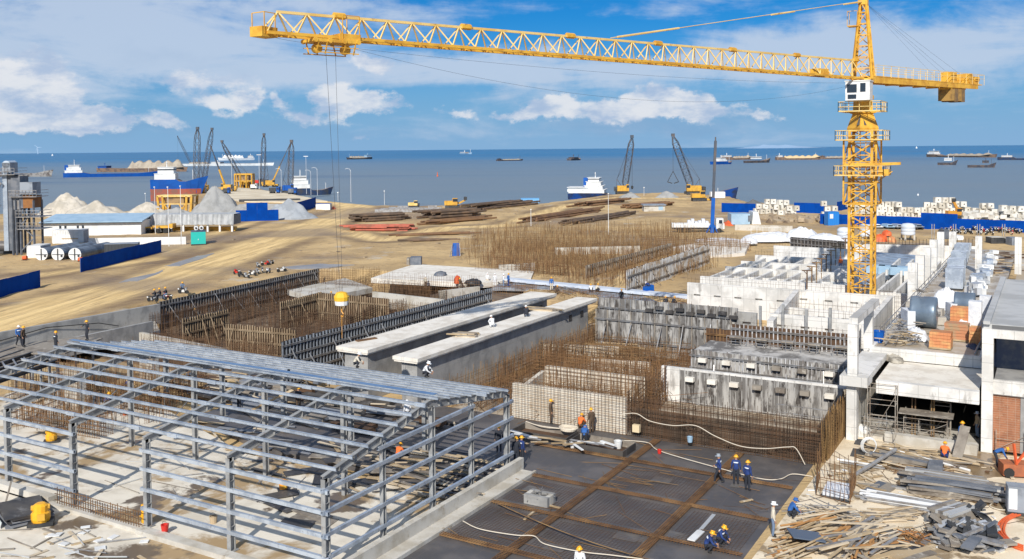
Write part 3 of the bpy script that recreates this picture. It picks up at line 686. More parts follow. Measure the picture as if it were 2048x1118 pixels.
def wall(label, p, q, z0, z1, th=.4, mat=CONCW, slots=0, zs=.7, sw=.75, sh_=.2, group='white concrete tank walls', name='concrete_wall', inset=0):
    p = pv(p, z0); q = pv(q, z0); d = q-p; L = d.length; d.normalize(); a = Vector((-d.y, d.x, 0)); up = Vector((0, 0, 1)); mb = MB()
    def blk(t0, t1, za, zb, a0, a1): mb.hexa([p+d*t0+a*a0+up*za, p+d*t1+a*a0+up*za, p+d*t1+a*a1+up*za, p+d*t0+a*a1+up*za], [p+d*t0+a*a0+up*zb, p+d*t1+a*a0+up*zb, p+d*t1+a*a1+up*zb, p+d*t0+a*a1+up*zb])
    H = z1-z0
    if not slots: blk(0, L, 0, H, 0, th)
    else:
        zc = H*zs; blk(0, L, 0, zc, 0, th); blk(0, L, zc+sh_, H, 0, th); st_ = (L-2*inset)/slots; t0 = 0
        for k in range(slots):
            c = inset+(k+.5)*st_; blk(t0, c-sw/2, zc, zc+sh_, 0, th); t0 = c+sw/2
        blk(t0, L, zc, zc+sh_, 0, th); blk(.01, L-.01, zc+.001, zc+sh_-.001, th*.82, th-.01)
    return single(mb, name, mat, label, 'concrete wall', group)
def col(label, x, y, z0, z1, w_=.5, mat=CONCW, group=None, name='concrete_column', d_=None):
    d_ = d_ or w_; mb = MB(); mb.box(x-w_/2, x+w_/2, y-d_/2, y+d_/2, z0, z1); return single(mb, name, mat, label, 'column', group)

# ------------------------------------------------------------------ left edge: retaining walls
wall('long grey retaining wall beside the dirt road at the left edge', (-91.8, 40), (-91.8, 74.6), -.3, 2.0, -.45, CONC, group='grey retaining walls', name='retaining_wall')
wall('lower inner grey retaining wall in front of the long one by the road', (-84.3, 40), (-85.6, 68.6), -.3, 1.45, -.4, CONC, group='grey retaining walls', name='retaining_wall')
wall('bright pale cross wall behind the far left corner of the steel frame', (-84.5, 66.2), (-70, 64.5), -.3, .7, .4, CONCL, group='grey retaining walls', name='retaining_wall')
mb = MB(); mb.path([(-91.2, 44, .6), (-91.2, 52, .9), (-91.2, 60, 1.7), (-90.9, 66, 1.2), (-90.2, 68, .6)], .05, 5); single(mb, 'black_hose', RUBBER, 'dark hose looped along the face of the long retaining wall', 'hose')
sheet('pit_ledge', [(-91.6, 40), (-85.8, 40), (-85.8, 70), (-91.6, 74)], -.3, .1, CONCL)
RUSTK = M('brown_rebar', (.155, .085, .042), .85, .05, c2=(.09, .05, .028), sc=.6)
BW = thing('beam_platform', 'dark steel beams and plank walkway on posts at the far left end of the frame', 'platform', tuple(G(40, 712, 0)))
for i in range(6):
    a, b_ = G(-90, 738+i*11, 3.5), G(30+i*17, 697+i*5, 3.5); mb = MB(); mb.ibeam(a, b_, .3, .2); mb.build('beam', DARK, BW)
    mb = MB(); mb.bar((b_.x, b_.y, -.3), (b_.x, b_.y, 3.4), .16); mb.build('post', GREYP, BW)
for i in range(5):
    a, b_ = G(4+i*22, 728-i*4, 3.5), G(12+i*22, 741-i*4, 3.5); mb = MB(); mb.bar(a+Vector((0, 0, .2)), b_+Vector((0, 0, .2)), .1); mb.build('cross_bar', STEELP, BW)
def ccw(P): return P if sum(P[i][0]*P[(i+1) % len(P)][1]-P[(i+1) % len(P)][0]*P[i][1] for i in range(len(P))) > 0 else P[::-1]
mb = MB(); mb.prism(ccw(pxl('-40,712 30,688 150,674 205,676 130,706 60,706 -40,726', 3.6)), 3.5, 3.6); mb.build('walkway', TIMBG, BW)
for x, y in ((185, 678), (150, 690), (60, 700)):
    p = G(x, y, 3.5); mb = MB(); mb.bar((p.x, p.y, -.3), (p.x, p.y, 3.5), .14); mb.build('post', GREYP, BW)

# ------------------------------------------------------------------ left pit: formwork and rebar
formwork('long dark formwork wall along the road edge, with parked motorcycles behind it', (-92.2, 75.2), (-96.4, 108), -1.2, 2.1, BLACKP, STEELP, STEELP, .5, 3, 9, 1, 2.0)
formwork('long dark steel formwork wall right beside the left T beam', (-55.8, 57.8), (-55.8, 91.5), -.2, 4.0, BLACKP, M('formwork_grey_steel', (.30, .33, .37), .5, .3, c2=(.22, .24, .27), sc=1), STEELP, .42, 5, 14, 1, 2.2, .11)
SLAT = M('slat_formwork', (.36, .27, .17), .85, c2=(.24, .17, .10), sc=.7)
formwork('timber slat formwork facing the camera in the left pit, front one', G(455, 690, 0), G(592, 703, 0), -1.2, 2.2, RUSTD, SLAT, SLAT, .30, 3, 5, 1, 1.2, .12)
formwork('short dark formwork joining the front timber slat wall in the left pit', G(365, 678, 0), G(455, 655, 0), -1.2, 2.1, BLACKP, SLAT, SLAT, .35, 3, 4, 1, 1.2, .1)
formwork('timber slat formwork in the left pit behind the hanging hook', G(640, 622, 0), G(778, 636, 0), -1.2, 2.3, RUSTD, SLAT, SLAT, .34, 2, 4, 1, 1.2, .12)
formwork('low timber slat formwork left of the hanging hook', G(560, 640, 0), G(640, 618, 0), -1.2, 2.1, RUSTD, SLAT, SLAT, .4, 2, 3, 1, 1.2, .12)
wall('whitish concrete wall beyond the steel formwork in the left pit', G(745, 622, 0), G(885, 640, 0), -1.2, 2.4, .4, CONCL, group='pale walls in the pits')
wall('second whitish wall partly hidden by rebar in the left pit', G(880, 610, 0), G(960, 600, 0), -1.2, 1.8, .4, CONCL, group='pale walls in the pits')
for lb, a, b_, h, m_ in (('dense brown rebar wall in front of the road edge formwork', (305, 665), (455, 632), 1.7, RUST), ('brown rebar wall in the middle of the left pit', (455, 632), (610, 590), 1.8, RUST),
        ('dark rebar mesh box beneath the hanging hook', (545, 655), (700, 668), 1.8, RUSTD), ('dark rebar mesh side beside the hook', (700, 668), (760, 640), 1.6, RUSTD),
        ('rebar starter row at the far end of the left pit', (640, 585), (860, 600), 1.7, RUST), ('rebar mesh just behind the roof purlins of the frame', (300, 700), (555, 735), 1.5, RUST),
        ('rebar mesh nearest the end of the steel formwork', (470, 722), (552, 715), 1.7, RUST), ('rebar starter bars left of the white slab', (640, 570), (760, 565), 1.9, RUSTL),
        ('rebar row before the pale wall in the left pit', (760, 632), (890, 648), 1.6, RUSTL), ('brown rebar side wall at the right of the left pit', (780, 640), (960, 590), 1.5, RUST)):
    rebar_wall(lb, G(*a, 0), G(*b_, 0), -1.2, h+.2, .24, .26, .018, m_ if m_ is not RUST else RUSTK, 2, .5)
def bar_mess(label, polys, n, z=(0, 1.2), ln=(1, 3), r=.02, mat=RUST, up=.25, name='loose_rebar', cat='rebar', ang=None):
    mb = MB(); xs = [p[0] for p in polys]; ys = [p[1] for p in polys]; k = 0
    while k < n:
        x = rnd.uniform(min(xs), max(xs)); y = rnd.uniform(min(ys), max(ys))
        if not pip(x, y, polys): continue
        k += 1; t_ = rnd.uniform(0, 6.28) if ang is None else ang+rnd.gauss(0, .25); l = rnd.uniform(*ln); zz = rnd.uniform(*z)
        p = Vector((x, y, zz)); mb.tube(p, p+Vector((math.cos(t_)*l, math.sin(t_)*l, rnd.uniform(-up, up)*l)), r, 3, cap=False)
    return single(mb, name, mat, label, cat, kind='stuff')
def P2(*pts): return [tuple(G(x, y, 0)[:2]) for x, y in pts]
bar_mess('tangle of rusty bars filling the floor of the left pit', P2((320, 700), (340, 640), (620, 575), (960, 590), (880, 650), (560, 730)), 700, (-1.1, .5), (1, 4), .018, RUSTD)
def verticals(label, poly, n, z0, h, r=.018, mat=RUST, name='rebar_field'):
    mb = MB(); xs = [p[0] for p in poly]; ys = [p[1] for p in poly]; k = 0
    while k < n:
        x = rnd.uniform(min(xs), max(xs)); y = rnd.uniform(min(ys), max(ys)); q_ = rnd.random(); x = round(x/1.4)*1.4+rnd.uniform(-.04, .04) if q_ < .45 else round(x/.22)*.22; y = y if q_ < .45 else round(y/1.7)*1.7+rnd.uniform(-.04, .04)
        if not pip(x, y, poly): continue
        k += 1; mb.tube((x, y, z0), (x+rnd.gauss(0, .06), y+rnd.gauss(0, .06), z0+h*rnd.uniform(.6, 1.05)), r, 3, cap=False)
    return single(mb, name, mat, label, 'rebar', kind='stuff')
verticals('upright rusty starter bars standing all over the left pit', P2((320, 690), (340, 640), (640, 568), (860, 590), (960, 590), (880, 650), (560, 730)), 1300, -1.2, 3.0, .015, RUSTK)

# ------------------------------------------------------------------ white slab and the walkway beyond the T beams
mb = MB(); mb.prism(pxl('742,556 790,540 830,528 1068,542 1062,556 960,566', 1.9), 1.2, 1.9); single(mb, 'concrete_slab', CONCT, 'bright flat concrete slab beyond the left pit', 'concrete slab')
mb = MB(); mb.prism(pxl('575,580 690,556 745,575 640,596', 1.2), .5, 1.2); single(mb, 'concrete_slab', CONCL, 'dull concrete slab at the far left corner of the left pit', 'concrete slab')
pa, pb = G(1005, 557, 2.1), G(1378, 593, 2.1); dd = (pb-pa).normalized(); nn = Vector((-dd.y, dd.x, 0))
mb = MB(); mb.hexa([pa-Vector((0, 0, .35)), pb-Vector((0, 0, .35)), pb+nn*1.5-Vector((0, 0, .35)), pa+nn*1.5-Vector((0, 0, .35))], [pa, pb, pb+nn*1.5, pa+nn*1.5])
single(mb, 'walkway_beam', M('pale_blue_white', (.62, .66, .72), .6, c2=(.5, .56, .66), sc=.7), 'long pale narrow beam crossing behind the far ends of the T beams', 'beam')
sheetm = M('blue_grey_deck', (.30, .33, .37), .5, c2=(.20, .19, .18), sc=.5, c3=(.14, .10, .07), sc3=.8)
mb = MB(); mb.prism(pxl('985,575 1015,560 1370,596 1400,612 1230,612 1190,588 1090,578', 1.6), 1.2, 1.6); single(mb, 'deck_slab', sheetm, 'blue grey deck with workers in front of the long pale beam', 'deck')
mb = MB(); mb.prism(pxl('860,590 985,560 1090,578 1000,600', .9), .3, .9); single(mb, 'deck_slab', M('brown_deck', (.20, .14, .09), .9, c2=(.12, .085, .06), sc=.6), 'brown rebar covered deck between left pit and T beams', 'deck')
mb = MB(); mb.prism(pxl('1195,600 1240,600 1400,612 1470,640 1465,655 1200,625', 2.2), 1.6, 2.2); single(mb, 'deck_slab', M('brown_deck', (.2, .14, .09)), 'brown deck of reinforcement at the top of the stained panel wall', 'deck')
for lb, a, b_, z, h in (('rebar starter row in front of the white slab', (760, 575), (960, 588), .8, 2.0), ('rebar row beside the far end of the left T beam', (985, 590), (1080, 600), 1, 1.6), ('rebar row between the far ends of the T beams', (1095, 600), (1190, 612), .6, 1.5),
        ('rebar row behind the stained panel wall', (1200, 620), (1385, 632), 2.2, 1.2), ('rebar rows along the deck right of the T beams', (1200, 605), (1400, 618), 2.0, .8), ('thin rebar grid along the foot of the first white wall', (1378, 622), (1520, 640), 1.0, 1.8)):
    rebar_wall(lb, G(*a, z), G(*b_, z), z, z+h, .33, .4, .018, RUST if 'thin' not in lb else RUSTD, 1)
mb = MB()
for i in range(26):
    p = G(1140+rnd.uniform(0, 45), 583+rnd.uniform(-8, 6), 1.75); t_ = R(150)+rnd.gauss(0, .12); mb.tube(p, p+Vector((math.cos(t_)*4, math.sin(t_)*4, rnd.uniform(0, .25))), .035, 4)
single(mb, 'pipe_pile', STEELP, 'fan shaped pile of grey pipes on the blue grey deck', 'pipe pile')
bar_mess('loose bars strewn over the deck beyond the T beams', pxl('985,575 1015,562 1370,598 1460,635 1200,625 1090,585', 1.6), 260, (1.65, 1.9), (1, 4), .02, RUST, .05)

# far formwork pair in the rebar forest
pB = [G(1172, 558, 1.5), G(1342, 508, 1.5), G(1252, 590, 1.5), G(1416, 528, 1.5)]
formwork('far slanting formwork wall in the rebar field, left one of a pair', pB[0], pB[1], 1.2, 3.4, TIMBG, TIMBG, TIMBG, .8, 2, 8, 1, 2.6, .14)
formwork('far slanting formwork wall with pale vertical slats, right one of a pair', pB[2], pB[3], 1.2, 4.6, RUSTD, M('pale_slats', (.42, .42, .42), .7, c2=(.26, .2, .14), sc=.8), TIMBG, .6, 2, 6, 1, 1.6, .16)
FOREST = pxl('905,516 950,478 1010,462 1100,460 1340,460 1420,478 1500,500 1410,545 1210,580 1120,556 1060,552 990,545')
verticals('field of tall rusty starter bars behind the formwork pair', FOREST, 4200, ZT-.2, 2.8, .02, RUSTL)
verticals('darker rusty bars at the foot of the tall bar field', pxl('960,530 1000,490 1400,505 1400,545 1200,580 1060,552'), 2200, ZT-.4, 2.4, .02, RUST)
for i, (a, b_) in enumerate((((1030, 500), (1290, 508)), ((1080, 520), (1180, 540)), ((1280, 492), (1420, 500)), ((1400, 500), (1500, 505)), ((990, 540), (1130, 556)))):
    rebar_wall('rusty rebar mesh row in the tall bar field, row %s' % ('with pale concrete behind', 'just left of the formwork pair', 'behind the formwork pair', 'left of the stepped white walls', 'nearest the white slab')[i], G(*a, 1.4), G(*b_, 1.4), 1.2, 3.4, .5, .35, .026, RUSTL if i < 2 else RUST, 2, .8)
for i in range(6):
    t_ = i/5; a, b_ = G(lerp(950, 1010, t_), lerp(545, 478, t_), 1.4), G(lerp(1180, 1400, t_), lerp(556, 476, t_), 1.4); rebar_wall('rusty mesh line crossing the tall bar field, %s from the front' % ('first', 'second', 'third', 'fourth', 'fifth', 'last')[i], a, b_, 1.2, 3.2, .55, .42, .02, RUST if i < 3 else RUSTL, 1)
mb = MB(); mb.prism(pxl('1345,494 1435,478 1500,484 1490,505 1400,514', 2.2), 1.5, 2.2); single(mb, 'concrete_slab', CONCT, 'grey white slab between the bar field and the drilling truck', 'concrete slab')
wall('long whitish wall half hidden in the rebar field', G(1110, 512, 1.5), G(1280, 508, 1.5), 1.2, 2.9, .4, CONCL, group='pale walls in the pits')
wall('short whitish wall at the left end inside the rebar field', G(1000, 545, 1.5), G(1070, 540, 1.5), 1.2, 2.6, .4, CONCL, group='pale walls in the pits')

# ------------------------------------------------------------------ central pit
wall('pale front wall behind rebar grid at the edge of the dark deck', (-34.8, 60.1), (-25.7, 60.1), -.1, 2.5, .35, M('cream_concrete', (.66, .60, .50), .85, c2=(.54, .47, .37), sc=.5, c3=(.36, .26, .15), sc3=1.2, lo3=.58, hi3=.75, st3=(1, 1, .4)), group='pale walls in the pits')
A_ = onY(1090, 732, 68); B_ = onY(1292, 762, 68)
wall('second pale wall a step behind the front rebar grid wall', (A_.x, 68), (B_.x, 68), -.1, A_.z, .35, MATS['cream_concrete'], group='pale walls in the pits')
wall('pale side wall joining the two cream walls of the pit', (-34.8, 60.6), (A_.x, 68), -.1, 1.6, .35, MATS['cream_concrete'], group='pale walls in the pits')
rebar_wall('tall rebar grid standing before the pale front wall', (-35.2, 59.75), (-25.4, 59.75), 0, 3.3, .27, .26, .016, RUST, 1, over=.6)
rebar_wall('dense brown rebar wall along the dark deck, right of the pale wall', (-25.4, 59.75), (-12.3, 59.75), 0, 2.6, .155, .17, .019, RUSTD, 2, .3, over=.35)
rebar_wall('dense rusty rebar return wall at the corner of the right yard', (-12.25, 59.9), (-12.25, 69.2), 0, 2.75, .15, .16, .019, M('rust_corner', (.27, .16, .06), .85, c2=(.16, .085, .03), sc=.8), 2, -.3, over=.4)
mb = MB(); mb.box(-25.3, -12.6, 60.25, 60.35, 0, 1.9); mb.box(-12.7, -12.62, 60.35, 69, 0, 2.3); single(mb, 'formply_backing', M('brown_formply', (.10, .072, .05), .8, c2=(.16, .12, .085), sc=1), 'brown ply sheet standing behind the dense corner rebar walls', 'formply')
rebar_wall('rebar grid rising behind the pale front wall', (-34, 64), (-25, 64), 0, 3.1, .3, .3, .018, RUST, 2, .6)
rebar_wall('rebar grid rising before the second pale wall', (A_.x-1, 67.4), (B_.x+1, 67.4), 0, 3.4, .3, .3, .018, RUST, 1)
rebar_wall('rebar diagonal side between the pale walls and the white ended panel', (-25.2, 60.5), (-26.3, 70), 0, 2.9, .25, .3, .018, RUST, 2, .6)
rebar_wall('rebar wall along the right side of the right T beam', (-40.6, 60), (-40.6, 88), -.2, 1.6, .3, .45, .018, RUSTL, 2, .6, over=.8)
rebar_wall('rebar wall a step right of the T beam side rebar', (-37.6, 61), (-38, 80), -.2, 1.9, .3, .4, .018, RUST, 2, .6, over=.8)
rebar_wall('rebar wall below the stained panel wall', (-38, 80), (-26, 80), -.2, 1.4, .3, .25, .02, RUST, 2, .5)
rebar_wall('rebar wall halfway between pale walls and stained panel wall', (-37, 74), (-27, 74), -.2, 1.3, .3, .25, .02, RUST, 2, .5)
rebar_wall('thin rebar rows standing before the black panel wall', (-26, 64.5), (-13, 64.5), 0, 1.7, .35, .5, .016, RUSTD, 1, over=.3)
verticals('upright starter bars all over the central pit', [(-40, 60.5), (-26, 60.5), (-26, 84), (-40, 84)], 900, -.1, 2.2, .016)
bar_mess('tangled bars lying on the floor of the central pit', [(-40.5, 60.5), (-26, 60.5), (-26, 84), (-40.5, 86)], 700, (-.1, 1.0), (1, 4), .02)
PANEL = M('stained_panels', (.15, .14, .13), .8, c2=(.40, .385, .36), sc=1.0, lo=.44, hi=.60, st=(1.6, 1.6, .30), c3=(.06, .052, .046), sc3=1.2, lo3=.50, hi3=.62, st3=(1.4, 1.4, .5), grid=(1.22, 8, .03, .7), gc=(.45, .44, .42))
formwork('stained panel wall right of the T beams, with tall props', (-39.4, 85), (-25.7, 85), -.2, 3.9, PANEL, TIMBG, STEELP, 1.15, 2, 5, 1, 1.8, .1)
wall('grey blotched concrete wall with dark slots next to the stained panels', (-31.5, 87.5), (-24, 87.5), 1.5, 4.3, .4, CONC, 4, .6, .8, .25, 'pale walls in the pits')
formwork('dark upper formwork tier with black boxes above the stained panels', (-39.6, 86.2), (-25.4, 86.2), 2.6, 4.9, PANEL, MATS['pale_streak_stud'] if 'pale_streak_stud' in MATS else STEELP, STEELP, .55, 1, 0, 1, 1, .09, brackets=0)
for k in range(9):
    x = -34.5+k*1.05; mb = MB(); mb.box(x, x+.75, 85.7, 86.1, 3.9+.3*(k % 2), 4.2+.3*(k % 2)); single(mb, 'black_box', BLACKP, 'black recess box on the dark upper formwork tier', 'box', 'black boxes on the upper formwork tier')
formwork('low dark rebar covered panel left of the studded deck wall', (-27, 82), (-24.2, 82), 0, 3.6, RUSTD, RUST, RUST, .3, 3, 0, 1)
formwork('black panel wall with corbel boxes and a white left end', (-25.2, 70), (-12.9, 70), -.1, 2.45, PANEL, M('pale_streak_stud', (.40, .39, .37), .8, c2=(.10, .085, .075), sc=1.2, lo=.42, hi=.58), STEELP, .48, 0, 0, 1, 1.5, .05, brackets=7)
wall('white end pier of the black panel wall', (-26.8, 69.9), (-25.25, 69.9), -.1, 2.6, .35, CONCW, group='pale walls in the pits')
mb = MB(); mb.box(-26.8, -12.7, 70.05, 70.35, 2.46, 2.62); single(mb, 'wall_cap', CONCW, 'pale cap strip along the top of the black panel wall', 'concrete cap')
formwork('studded wall with walers and small boxes, below the grey deck', (-26, 75), (-13.8, 75), -.1, 3.05, PANEL, M('pale_stud', (.56, .55, .54), .6, .1, c2=(.24, .21, .19), sc=1.2, lo=.42, hi=.58), STEELP, .33, 3, 4, 1, 1.0, .09, brackets=6)
mb = MB(); mb.box(-26, -13.6, 75.2, 79.9, 2.7, 2.95); single(mb, 'deck_slab', M('blotched_concrete', (.50, .48, .45), .85, c2=(.15, .14, .13), sc=.5, c3=(.66, .64, .6), sc3=1.2), 'stained grey concrete deck above the studded wall', 'deck')
formwork('dark studded wall below the white slotted tank front', (-24.1, 80), (-13.5, 80), 2.9, 4.55, RUSTD, MATS['pale_stud'], STEELP, .36, 2, 5, 1, 1.1, .09)
for k in range(5):
    x = -23.4+k*2.2; mb = MB(); mb.box(x-.5, x+.5, 78.6, 79.2, 3.5, 3.75); mb.bar((x-.4, 78.8, 2.95), (x-.4, 78.8, 3.5), .06); mb.bar((x+.4, 78.8, 2.95), (x+.4, 78.8, 3.5), .06)
    single(mb, 'timber_box', TIMBG, 'small brown timber box on stand before the dark studded wall', 'timber box', 'timber boxes on the grey deck')
def guard(label, p, q, h=1.0, n=5, mat=STEELP, name='guard_rail'):
    p = Vector(p); q = Vector(q); mb = MB()
    for k in range(n): c = p.lerp(q, k/(n-1)); mb.bar(c, c+Vector((0, 0, h)), .05)
    for z in (.5, 1): mb.bar(p+Vector((0, 0, h*z)), q+Vector((0, 0, h*z)), .05)
    return single(mb, name, mat, label, 'guard rail')
guard('pipe guard rail over the boxes on the grey deck', (-24, 78.2, 2.95), (-14, 78.2, 2.95), .9, 9)
guard('small pipe rail frame at the right end of the black panel wall', (-16.8, 66.5, .6), (-13.2, 66.5, .6), 1.1, 3)

# ------------------------------------------------------------------ white tanks
wall('front white tank wall with a row of five dark slots', (-35, 99.4), (-23.6, 99.4), .3, 5.0, .4, CONCW, 5, .70, .78, .2)
wall('white tank wall behind the inner cell with four dark slots', (-23.6, 99.4), (-13.5, 99.4), 1.5, 5.0, .4, CONCW, 4, .70, .78, .2)
wall('slanting white side wall of the inner cell', (-21.2, 80.6), (-23.3, 99.3), 2.9, 5.0, -.55, CONCW)
wall('white inner cell front wall with two rows of slots', (-21.6, 83), (-13.4, 83), 2.9, 5.2, .4, CONCW, 4, .52, .75, .2)
wall('white wall between the inner cell and the tall beam', (-22, 91), (-13.4, 91), 2.9, 4.5, .4, CONCW, 4, .5, .7, .2)
wall('thick white right side wall of the inner cell', (-13.2, 82), (-13.6, 99.3), 1, 5.0, .5, CONCW)
for i, (y, x0, x1, lb) in enumerate(((105, -35.4, -19.0, 'plain second white tank wall just behind the first'), (115, -35.5, -20, 'white cross wall third from the front'), (121.5, -35.4, -21, 'white cross wall fourth from the front'))):
    wall(lb, (x0, y), (x1, y), ZT-.3, 5.0, .4, CONCW, 0)
wall('white slotted tank wall fifth from the front', (-35.6, 129), (-23, 129), ZT-.3, 5.0, .4, CONCW, 5, .55, .8, .22)
wall('farthest stepped white tank wall with four slots', (-35.6, 139), (-23, 138), ZT-.3, 5.4, .4, CONCW, 5, .5, .8, .22)
for k in range(8):
    x = -34.6+k*1.7; wall('thin white divider between narrow tank channels', (x, 105.4), (x, 121.2), 2, 4.8, .28, CONCW, group='channel dividers of the left tank')
sheet('channel_floor', [(-35, 105), (-12, 105), (-12, 150), (-35, 150)], ZT-.2, 2.4, M('wet_grey', (.28, .32, .37), .5, c2=(.16, .18, .2), sc=.4))
for k in range(4):
    x = -17.6+k*1.7; wall('thin white divider between channels right of the crane mast', (x, 106), (x, 122), 2.4, 4.5, .28, CONCW, group='channel dividers of the right tank')
    wall('thin white divider in the far channels right of the mast', (x, 124), (x-.3, 138), 2.4, 4.5, .28, CONCW, group='far channel dividers of the right tank')
for y, lb in ((104.2, 'white wall right of the crane base'), (123, 'white cross beam behind the right channels'), (139, 'far white cross beam of the right tank')):
    wall(lb, (-15.6, y), (-12.2, y), 2, 4.6, .4, CONCW)
pf0, pf1 = G(1690, 487, 4.5), G(1955, 492, 4.5)
wall('long far white wall behind all the tanks', pf0, pf1, ZT, 4.5, .4, CONCW)
rebar_wall('dark starter bars on top of the long far white wall', pv(pf0, 4.5), pv(pf1, 4.5), 4.5, 5.3, .5, .8, .04, DARK, 1)
formwork('far dark formwork bays behind the stepped white walls', G(1582, 500, 2), G(1706, 512, 2), 2, 4.3, BLACKP, STEELP, STEELP, .7, 3, 0, 1, 1, .12)
for k in range(10):
    p = G(1614+k*9.6, 578-k*9.2, 4.6); mb = MB(); h = 2.0; mb.bar(p, p+Vector((0, 0, h)), .12); mb.bar(p+Vector((-.55, 0, h)), p+Vector((.55, 0, h)), .10); mb.bar(p+Vector((-.4, 0, h)), p+Vector((0, 0, h-.4)), .06)
    if k % 3: mb.bar(p+Vector((.6, -.3, 0)), p+Vector((.6, -.3, .9)), .08)
    single(mb, 'shoring_prop', RUSTL if k % 4 else RUST, 'rusty T headed shoring prop standing in a slanting row on the tank', 'shoring prop', 'T headed props beside the crane mast')
mb = MB(); mb.prism(pxl('1625,590 1700,500 1860,512 1700,585', 3.9), 3.4, 3.9); single(mb, 'tarp_deck', M('blue_grey_tarp', (.30, .37, .45), .5, c2=(.16, .19, .23), sc=.7, c3=(.5, .52, .55), sc3=1.5), 'blue grey sheeted deck round the crane mast', 'deck')
for k in range(3):
    p = G(1752+k*24, 545+k*2, 3.9); mb = MB(); mb.rbox((p.x, p.y, 3.9), 2.2, 1.6, 1.0, R(4)); single(mb, 'wrapped_pallet', LBLUE, 'light blue wrapped pallet in a row right of the mast', 'pallet', 'blue pallets on the tank deck')
for i, (x, y) in enumerate(((-12.0, 101.2), (-12.15, 108.5), (-12.4, 117), (-12.7, 127), (-13.0, 139), (-11.6, 140))):
    col('tall square white column in the receding row beside the deck', x, y, 3, 8.25, .85, CONCW, 'row of tall white columns')
for px, py, l in ((1957, 545, 'tall white column beyond the duct row'), (2036, 548, 'tall white column at the far right of the deck')):
    p = G(px, py, 5); col(l, p.x, p.y, 5, 9.3, .7)

sheet('pit_floor', [(-40.4, 60.4), (-12.6, 60.4), (-12.6, 99), (-46, 99), (-46, 92), (-40.4, 92)], -.32, -.16, M('pit_floor_cream', (.50, .43, .33), .9, c2=(.30, .22, .14), sc=.4, c3=(.16, .11, .07), sc3=.9, lo3=.52, hi3=.7))
for lb, a, b_, z0, h in (('thin starter bars along the top of the first white tank wall', (-35, 99.6), (-13.6, 99.6), 4.9, .7), ('thin starter bars along the top of the second white tank wall', (-35.4, 105.2), (-19, 105.2), 4.9, .6), ('thin starter bars along the front of the inner white cell', (-21.6, 83.2), (-13.4, 83.2), 5.1, .8),
        ('thin bars standing along the middle wall of the inner cell', (-22, 91.2), (-13.4, 91.2), 4.4, .9), ('thin bars on the fifth stepped white wall', (-35.6, 129.2), (-23, 129.2), 4.9, .7), ('thin bars on the farthest stepped white wall', (-35.6, 139.2), (-23, 138.2), 5.3, .8), ('rebar grid before the foot of the studded inner cell wall', (-23.5, 81.5), (-13.5, 81.5), 3, 1.5), ('rebar mesh in the channels right of the crane mast', (-17.5, 103), (-12.5, 103), 2.4, 2.6)):
    rebar_wall(lb, a, b_, z0, z0+h, .42, .5, .012, RUSTD, 1, over=.3)
for k in range(26):
    x, y = rnd.uniform(-34.5, -13), rnd.choice((101.5, 107, 110, 113, 118, 125, 133))+rnd.uniform(-.8, .8); mb = MB(); mb.rbox((x, y, 2.42 if y > 104 else .5), rnd.uniform(.8, 2.4), rnd.uniform(.3, .9), rnd.uniform(.1, 1.2), rnd.choice((0, R(90)))+rnd.gauss(0, .1)); single(mb, 'timber_pack', rnd.choice((TIMB, TIMBG, GREYP, BLACKP)), 'pack of timber or formwork left inside the white tank channels', 'timber pack', 'packs inside the tank channels')
for k in range(7):
    x = -34+k*1.7; wall('thin white divider between the far channels of the left tank', (x, 122), (x, 128.8), 2, 4.7, .28, CONCW, group='far channel dividers of the left tank')
for y, lb in ((110.2, 'thin cross wall across the middle of the left channels'), (125.4, 'thin cross wall across the far left channels')): wall(lb, (-35, y), (-21.5, y), 2, 4.5, .25, CONCW)
for k in range(5):
    x = -22.4+k*2.0; mb = MB(); mb.box(x, x+.22, 82.4, 82.6, 2.95, 5.9+.3*(k % 2)); single(mb, 'steel_soldier', GREYP, 'upright grey steel soldier before the white slotted cell front', 'steel upright', 'grey uprights before the white cell')

# ------------------------------------------------------------------ right building
BD = thing('unfinished_building', 'unfinished two storey concrete building with dark open bay and cluttered deck', 'building', (-7.4, 75, .3))
mb = MB(); mb.box(-11.4, -4.2, 73.2, 150, 4.55, 5.0); mb.build('upper_deck', M('deck_wet', (.36, .29, .20), .45, c2=(.5, .46, .4), sc=.35, c3=(.62, .6, .56), sc3=.6), BD)
mb = MB(); mb.box(-11.6, -4.0, 73.0, 73.3, 4.3, 5.12); mb.box(-11.62, -11.3, 73.3, 150, 4.5, 5.15); mb.box(-4.3, -4.0, 73.3, 100, 4.5, 5.15); mb.build('edge_upstand', CONCW, BD)
mb = MB(); mb.box(-10.1, -3.9, 66.2, 73.0, 4.0, 4.25); mb.build('lower_ledge', CONCT, BD)
mb = MB(); mb.box(-10.05, -3.85, 66.0, 66.5, 3.45, 4.28); mb.build('front_beam', CONCW, BD)
mb = MB(); mb.box(-12.1, -10.35, 64.4, 66.4, 4.1, 4.75); mb.box(-12.1, -10.35, 66.4, 73, 4.35, 4.75); mb.build('ledge_block', CONCW, BD)
mb = MB(); mb.box(-11.75, -11.1, 64.9, 65.7, .3, 4.1); mb.build('column', CONCW, BD)
mb = MB(); mb.box(-11.5, -11.15, 65.7, 92, .3, 4.3); mb.build('side_wall', CONCL, BD)
mb = MB(); mb.box(-11.2, -3.6, 92, 92.3, .3, 4.5); mb.box(-3.75, -3.45, 67.4, 92, .3, 4.3); mb.build('back_wall', M('shade_dark_wall', (.035, .035, .038), .9), BD)  # bay wall coloured near black for the shade inside
mb = MB(); mb.box(-11.1, -3.9, 65.9, 69.5, .3, .6); mb.box(-9.4, -3.9, 65.3, 65.9, .3, 1.0); mb.build('bay_floor', CONCL, BD)
